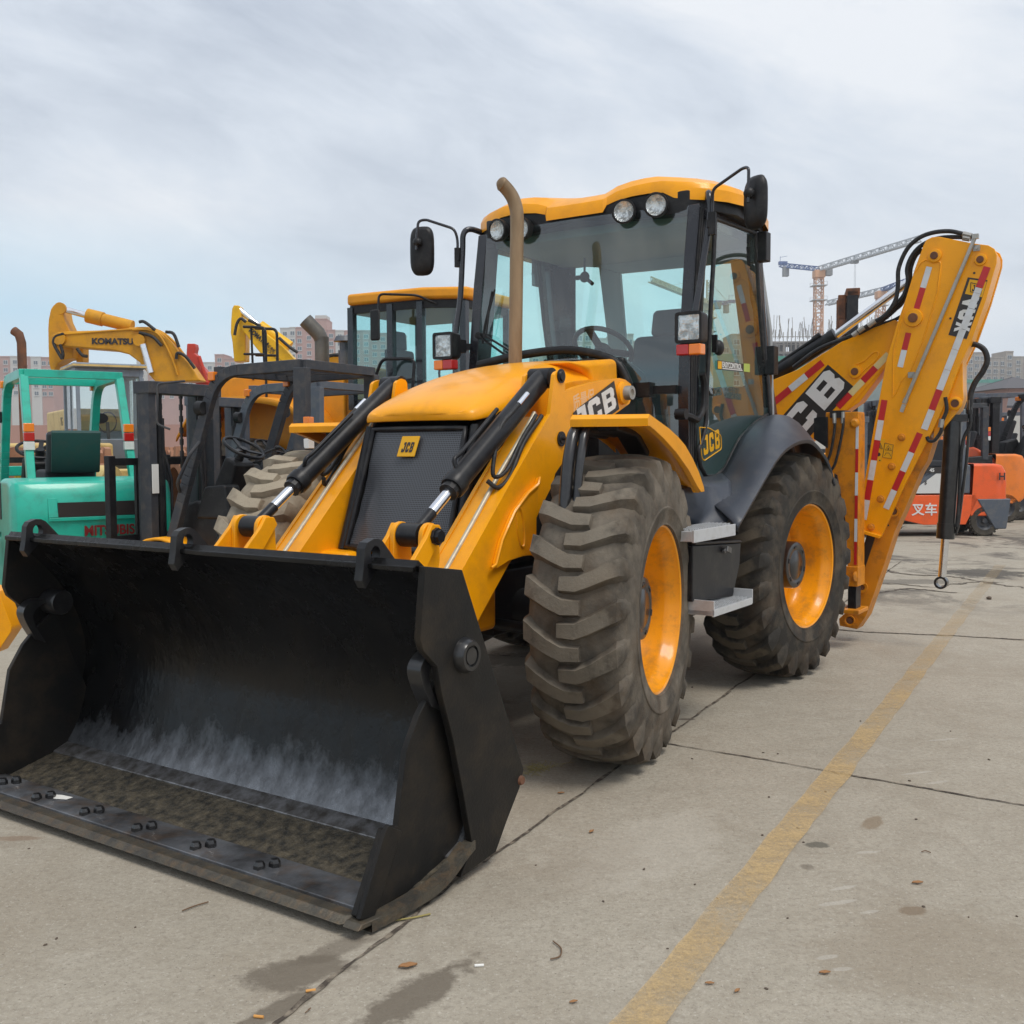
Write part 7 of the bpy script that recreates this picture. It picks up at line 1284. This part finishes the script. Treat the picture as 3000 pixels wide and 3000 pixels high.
# ---------------- tower cranes
def lattice(b, p, q, wd, n, r, up=V((0, 0, 1)), tri=False):
    p = V(p); q = V(q); d = (q-p).normalized(); s_ = d.cross(up)
    if s_.length < .05: s_ = V((1, 0, 0))
    s_.normalize(); u = s_.cross(d).normalized()
    C_ = [(-1, -1), (1, -1), (1, 1), (-1, 1)] if not tri else [(-1, -1), (1, -1), (0, 1)]
    P = [[p+(q-p)*i/n+s_*a*wd/2+u*c*wd/2 for a, c in C_] for i in range(n+1)]
    K = len(C_)
    for k in range(K): b.bar(P[0][k], P[-1][k], r*1.6, r*1.6)
    for i in range(n):
        for k in range(K):
            a, c = (P[i][k], P[i+1][(k+1) % K]) if i % 2 else (P[i][(k+1) % K], P[i+1][k]); b.bar(a, c, r, r); b.bar(P[i][k], P[i][(k+1) % K], r, r)
def crane(label, base, mastw, zt, jib_end, cj_end, Y, mt_m='craneorange', mt_j='cranewhite', apex=0, cabside=1, r=.11, hook=None):
    t = thing('tower_crane', label, 'tower crane', (base, Y, 0)); b = MB(); lattice(b, (0, 0, 0), (0, 0, zt), mastw, int(zt/1.7), r); b.build('mast', mt_m, t, smooth=0)
    b = MB()
    for zz_ in (zt-3.5, zt-7.2): b.b2((-mastw*.95, -mastw*.95, zz_), (mastw*.95, mastw*.95, zz_+.18)); 
    for zz_ in (zt-3.5, zt-7.2):
        for a, c in ((-1, -1), (1, -1), (1, 1), (-1, 1)): b.bar((a*mastw*.9, c*mastw*.9, zz_), (a*mastw*.9, c*mastw*.9, zz_+1.0), .07, .07, (1, 0, 0))
        for k in (-1, 1): b.bar((-mastw*.9, k*mastw*.9, zz_+1.0), (mastw*.9, k*mastw*.9, zz_+1.0), .07, .07)
    b.build('climbing_platform', mt_j, t, smooth=0)
    b = MB(); b.b2((-mastw*.7, -mastw*.7, zt-1.4), (mastw*.7, mastw*.7, zt+.5)); b.build('slewing_unit', mt_m, t, bevel=.1); b = MB(); b.b2((mastw*.8*cabside, -1.2, zt-.9), (mastw*.8*cabside+1.7*cabside, .6, zt+.9)); b.build('operator_cab', 'cranegrey', t, bevel=.1)
    J0 = V((0, 0, zt+.9)); JE = V(jib_end)-V((base, Y, 0)); CE = V(cj_end)-V((base, Y, 0)); b = MB(); L_ = (JE-J0).length; lattice(b, J0, JE, 1.25, int(L_/1.3), r, tri=True); b.build('jib', mt_j, t, smooth=0)
    b = MB(); lattice(b, J0, CE, 1.0, max(3, int((CE-J0).length/1.3)), r, tri=True); b.build('counter_jib', 'craneblue', t, smooth=0)
    b = MB(); d = (CE-J0).normalized(); c = CE-d*1.6; b.b2((c.x-.75, c.y-.7, c.z-2.8), (c.x+.75, c.y+.7, c.z-.3)); b.build('counterweight', 'cranegrey', t, bevel=.08)
    b = MB(); b.bar(CE, CE+V((0, 0, 2.2)), .1, .1, (1, 0, 0)); b.bar(CE+V((0, 0, 2.0)), CE+V((1.8, 0, 2.3)), .09, .09); b.b2((CE.x-.4, CE.y-.5, CE.z), (CE.x+1.8, CE.y+.5, CE.z+.9)); b.build('winch', 'craneblue', t, smooth=0)
    if apex:
        b = MB(); lattice(b, (0, 0, zt), (0, 0, zt+apex), mastw*.5, 5, r); b.bar((0, 0, zt+apex), J0.lerp(JE, .75), .07, .07); b.bar((0, 0, zt+apex), CE, .07, .07); b.build('apex_tower', mt_m, t, smooth=0)
    if hook:
        p = J0.lerp(JE, hook[0]); b = MB(); b.b2((p.x-.9, p.y-.6, p.z-1.3), (p.x+.9, p.y+.6, p.z-.5)); b.build('trolley', 'cranegrey', t, bevel=.05); b = MB(); b.bar(p, p-V((0, 0, hook[1])), .05, .05, (1, 0, 0)); b.bar(p+V((.3, 0, 0)), p+V((.3, 0, -hook[1])), .05, .05, (1, 0, 0)); b.build('hoist_rope', 'cranegrey', t); c = p-V((-.15, 0, hook[1])); b = MB(); b.ell((c.x, c.y, c.z), (.5, .4, .6)); b.build('hook_block', 'redp', t)
    return t
K1 = w('F', 1545, 505, Y=270); J1 = w('F', 1735, 450, Y=242); Cj = w('F', 1472, 500, Y=277)
crane('tall tower crane with orange mast and long white jib above the unfinished building', K1.x, 1.9, K1.z-1.2, J1, Cj, 270, hook=(.38, 13), r=.17)
K2 = w('F', 1662, 545, Y=290); J2 = w('F', 1560, 572, Y=312); C2 = w('F', 1716, 527, Y=278)
crane('lower tower crane half hidden behind the dipper ram and hoses', K2.x, 1.9, K2.z-1.2, J2, C2, 290, r=.17)
K3 = w('F', 1337, 570, Y=290); J3 = w('F', 1228, 527, Y=262); C3 = w('F', 1375, 572, Y=299)
crane('ochre tower crane seen through the backhoe door glass', K3.x, 2.0, K3.z-1.0, J3, C3, 290, 'craneyellow', 'craneyellow', apex=7.0, r=.17)
# ================================================================== SMALL THINGS ON THE CONCRETE
def gw_(rg, x_, y_): return w(rg, x_, y_, z=0)
for i, (rg, x_, y_, r_) in enumerate([('A6', 970, 433, .009), ('A6', 1183, 413, .011), ('A6', 1080, 551, .008), ('A6', 1100, 604, .008), ('A6', 945, 577, .009), ('A6', 498, 706, .009), ('A6', 345, 827, .008), ('A6', 690, 763, .007), ('A6', 1553, 847, .009), ('A6', 775, 815, .006), ('A6', 960, 1157, .008), ('A6', 587, 1005, .006), ('A6', 1040, 890, .007), ('A6', 1723, 886, .006), ('A6', 1003, 270, .010), ('A6', 948, 265, .008), ('A6', 1525, 517, .009), ('A6', 1905, 883, .007), ('A5', 1020, 1380, .012), ('A3', 400, 1572, .008), ('A3', 320, 1617, .008), ('A3', 957, 1492, .006), ('A3', 205, 935, .006), ('A5', 1020, 1785, .008), ('A6', 1800, 292, .010), ('A6', 1500, 372, .010), ('A7', 1685, 1825, .05), ('A6', 90, 690, .006), ('A6', 1655, 184, .008), ('A6', 1315, 146, .008)]):
    p = gw_(rg, x_, y_); b = MB(); rn = random.Random(i); b.ell((0, 0, r_*.4), (r_*(1+rn.random()*.5), r_*.8, r_*.6), 8, 5); b.v = [tuple(V(v_)*(1+.25*MN.noise(V(v_)*200+V((i, 0, 0))))) for v_ in b.v]
    o = b.build('pebble', 'pebble', smooth=0); o.scale = (.6,)*3; o.location = (p.x, p.y, 0); o.rotation_euler.z = rn.random()*6; tag(o, 'small dark pebble lying loose on the open concrete', 'pebble', 'pebbles scattered on the concrete')
def twig(label, rg, pts, r=.0022, mt='twig', z=.006):
    P = crom([gw_(rg, *q)+V((0, 0, z)) for q in pts], 5); b = MB(); b.tube(P, r, 6); o = b.build('twig', mt, smooth=80); tag(o, label, 'twig', 'twigs on the concrete')
twig('thin brown twig lying below the cutting edge of the bucket', 'A3', [(1290, 1385), (1380, 1350), (1475, 1322)]); twig('pale straight twig beside the right corner of the bucket edge', 'A4', [(1095, 1212), (1220, 1195), (1355, 1166)], .003, 'grass'); twig('curved wiry twig lying left of the yellow line', 'A6', [(155, 982), (185, 1010), (180, 1040), (145, 1051)]); twig('tiny hooked twig near the bottom edge below the bucket', 'A4', [(470, 1868), (508, 1835), (490, 1845)], .0015); twig('short bent twig right of the yellow line', 'A6', [(1545, 644), (1560, 640), (1580, 647)], .0018)
def leaf(label, rg, x_, y_, s_, rz, mt='leaf'):
    p = gw_(rg, x_, y_); b = MB(); rows = []
    for j in range(5):
        v_ = (j-2)/2; s_ = s_*1.0; rows.append([((i-4)/4*s_*.75, v_*s_*.34*max(0.02, 1-((i-4)/4)**2), .003+.16*s_*(v_*v_)+.05*s_*sin(i*.9)**2) for i in range(9)])
    b.grid(rows); o = b.build('dry_leaf', mt, smooth=60, solid=.0008); o.location = (p.x, p.y, .001); o.rotation_euler.z = rz; tag(o, label, 'leaf', 'fallen dry leaves')
leaf('curled orange brown leaf below the bucket corner', 'A4', 1195, 1535, .036, .3); leaf('small brown leaf left of the line near the bucket corner', 'A6', 300, 566, .022, 1.0); leaf('reddish leaf scrap between front wheel and bucket plate', 'A6', 185, 420, .02, .2); leaf('thin brown leaf lying right of the yellow line', 'A6', 1530, 760, .026, .1); leaf('dark leaf strip near the bottom right', 'A6', 1180, 1100, .022, .1); leaf('curled leaf near the bottom edge left of the line', 'A6', 232, 1210, .016, .4); leaf('two toned leaf scrap right of the line at the bottom', 'A6', 850, 1168, .016, .8); leaf('small leaf on the line edge near the bottom', 'A6', 745, 1140, .017, .0)
for (lb, rg, x_, y_, rz, mt) in (('orange cigarette end nearest the slab joint below the bucket', 'A4', 508, 1705, .25, 'butt'), ('orange cigarette end at the bottom edge of the photo', 'A4', 140, 1890, -.2, 'butt'), ('white cigarette end right of the dark damp patch', 'A4', 1700, 1527, .1, 'paper')):
    p = gw_(rg, x_, y_); b = MB(); b.cyl((-.013, 0, .004), (.013, 0, .004), .004, n=10); o = b.build('cigarette_end', mt); o.location = p; o.rotation_euler.z = rz; tag(o, lb, 'cigarette end', 'cigarette ends on the concrete')
p = gw_('A5', 150, 1850); rn = random.Random(5); b = MB()
for i in range(70):
    a = rn.random()*6.28; l_ = .03+.05*rn.random(); x_ = rn.gauss(0, .05); y_ = rn.gauss(0, .018); b.tube([(x_, y_, 0), (x_+cos(a)*l_*.5, y_+sin(a)*l_*.5, .014*rn.random()+.006), (x_+cos(a)*l_, y_+sin(a)*l_, .004+.02*rn.random())], .0009, 3)
o = b.build('dry_grass_tuft', 'grass', smooth=0); o.location = p; o.rotation_euler.z = .7; tag(o, 'dry yellow grass tuft in the joint between bucket plate and front wheel', 'grass tuft')
p = m('A3', 440, 570, Z=.062); b = MB(); b.slab([m('A3', *q, Z=.064) for q in ((365, 552), (440, 556), (515, 572), (470, 586), (380, 580))], (0, 0, .002)); o = b.build('paper_scrap', 'paper'); 
o.matrix_world = J.matrix_world if False else Matrix.Translation(ORG) @ Matrix.Rotation(math.atan2(FX.y, FX.x), 4, 'Z'); tag(o, 'white paper scrap lying on the bucket lip among the bolts', 'paper scrap')
# ================================================================== AIR
b = MB(); b.b2((-420, -30, -1), (420, 470, 75)); hz_m = bpy.data.materials.new('haze_air'); hz_m.use_nodes = True; t = hz_m.node_tree; t.nodes.clear(); o_ = t.nodes.new('ShaderNodeOutputMaterial'); pv = t.nodes.new('ShaderNodeVolumePrincipled'); pv.inputs['Color'].default_value = (.90, .94, 1, 1); pv.inputs['Density'].default_value = .0007; t.links.new(pv.outputs[0], o_.inputs['Volume'])
M['haze'] = hz_m; HZ = b.build('haze', 'haze', smooth=0); tag(HZ, 'thin pale city haze', None, None, 'stuff')
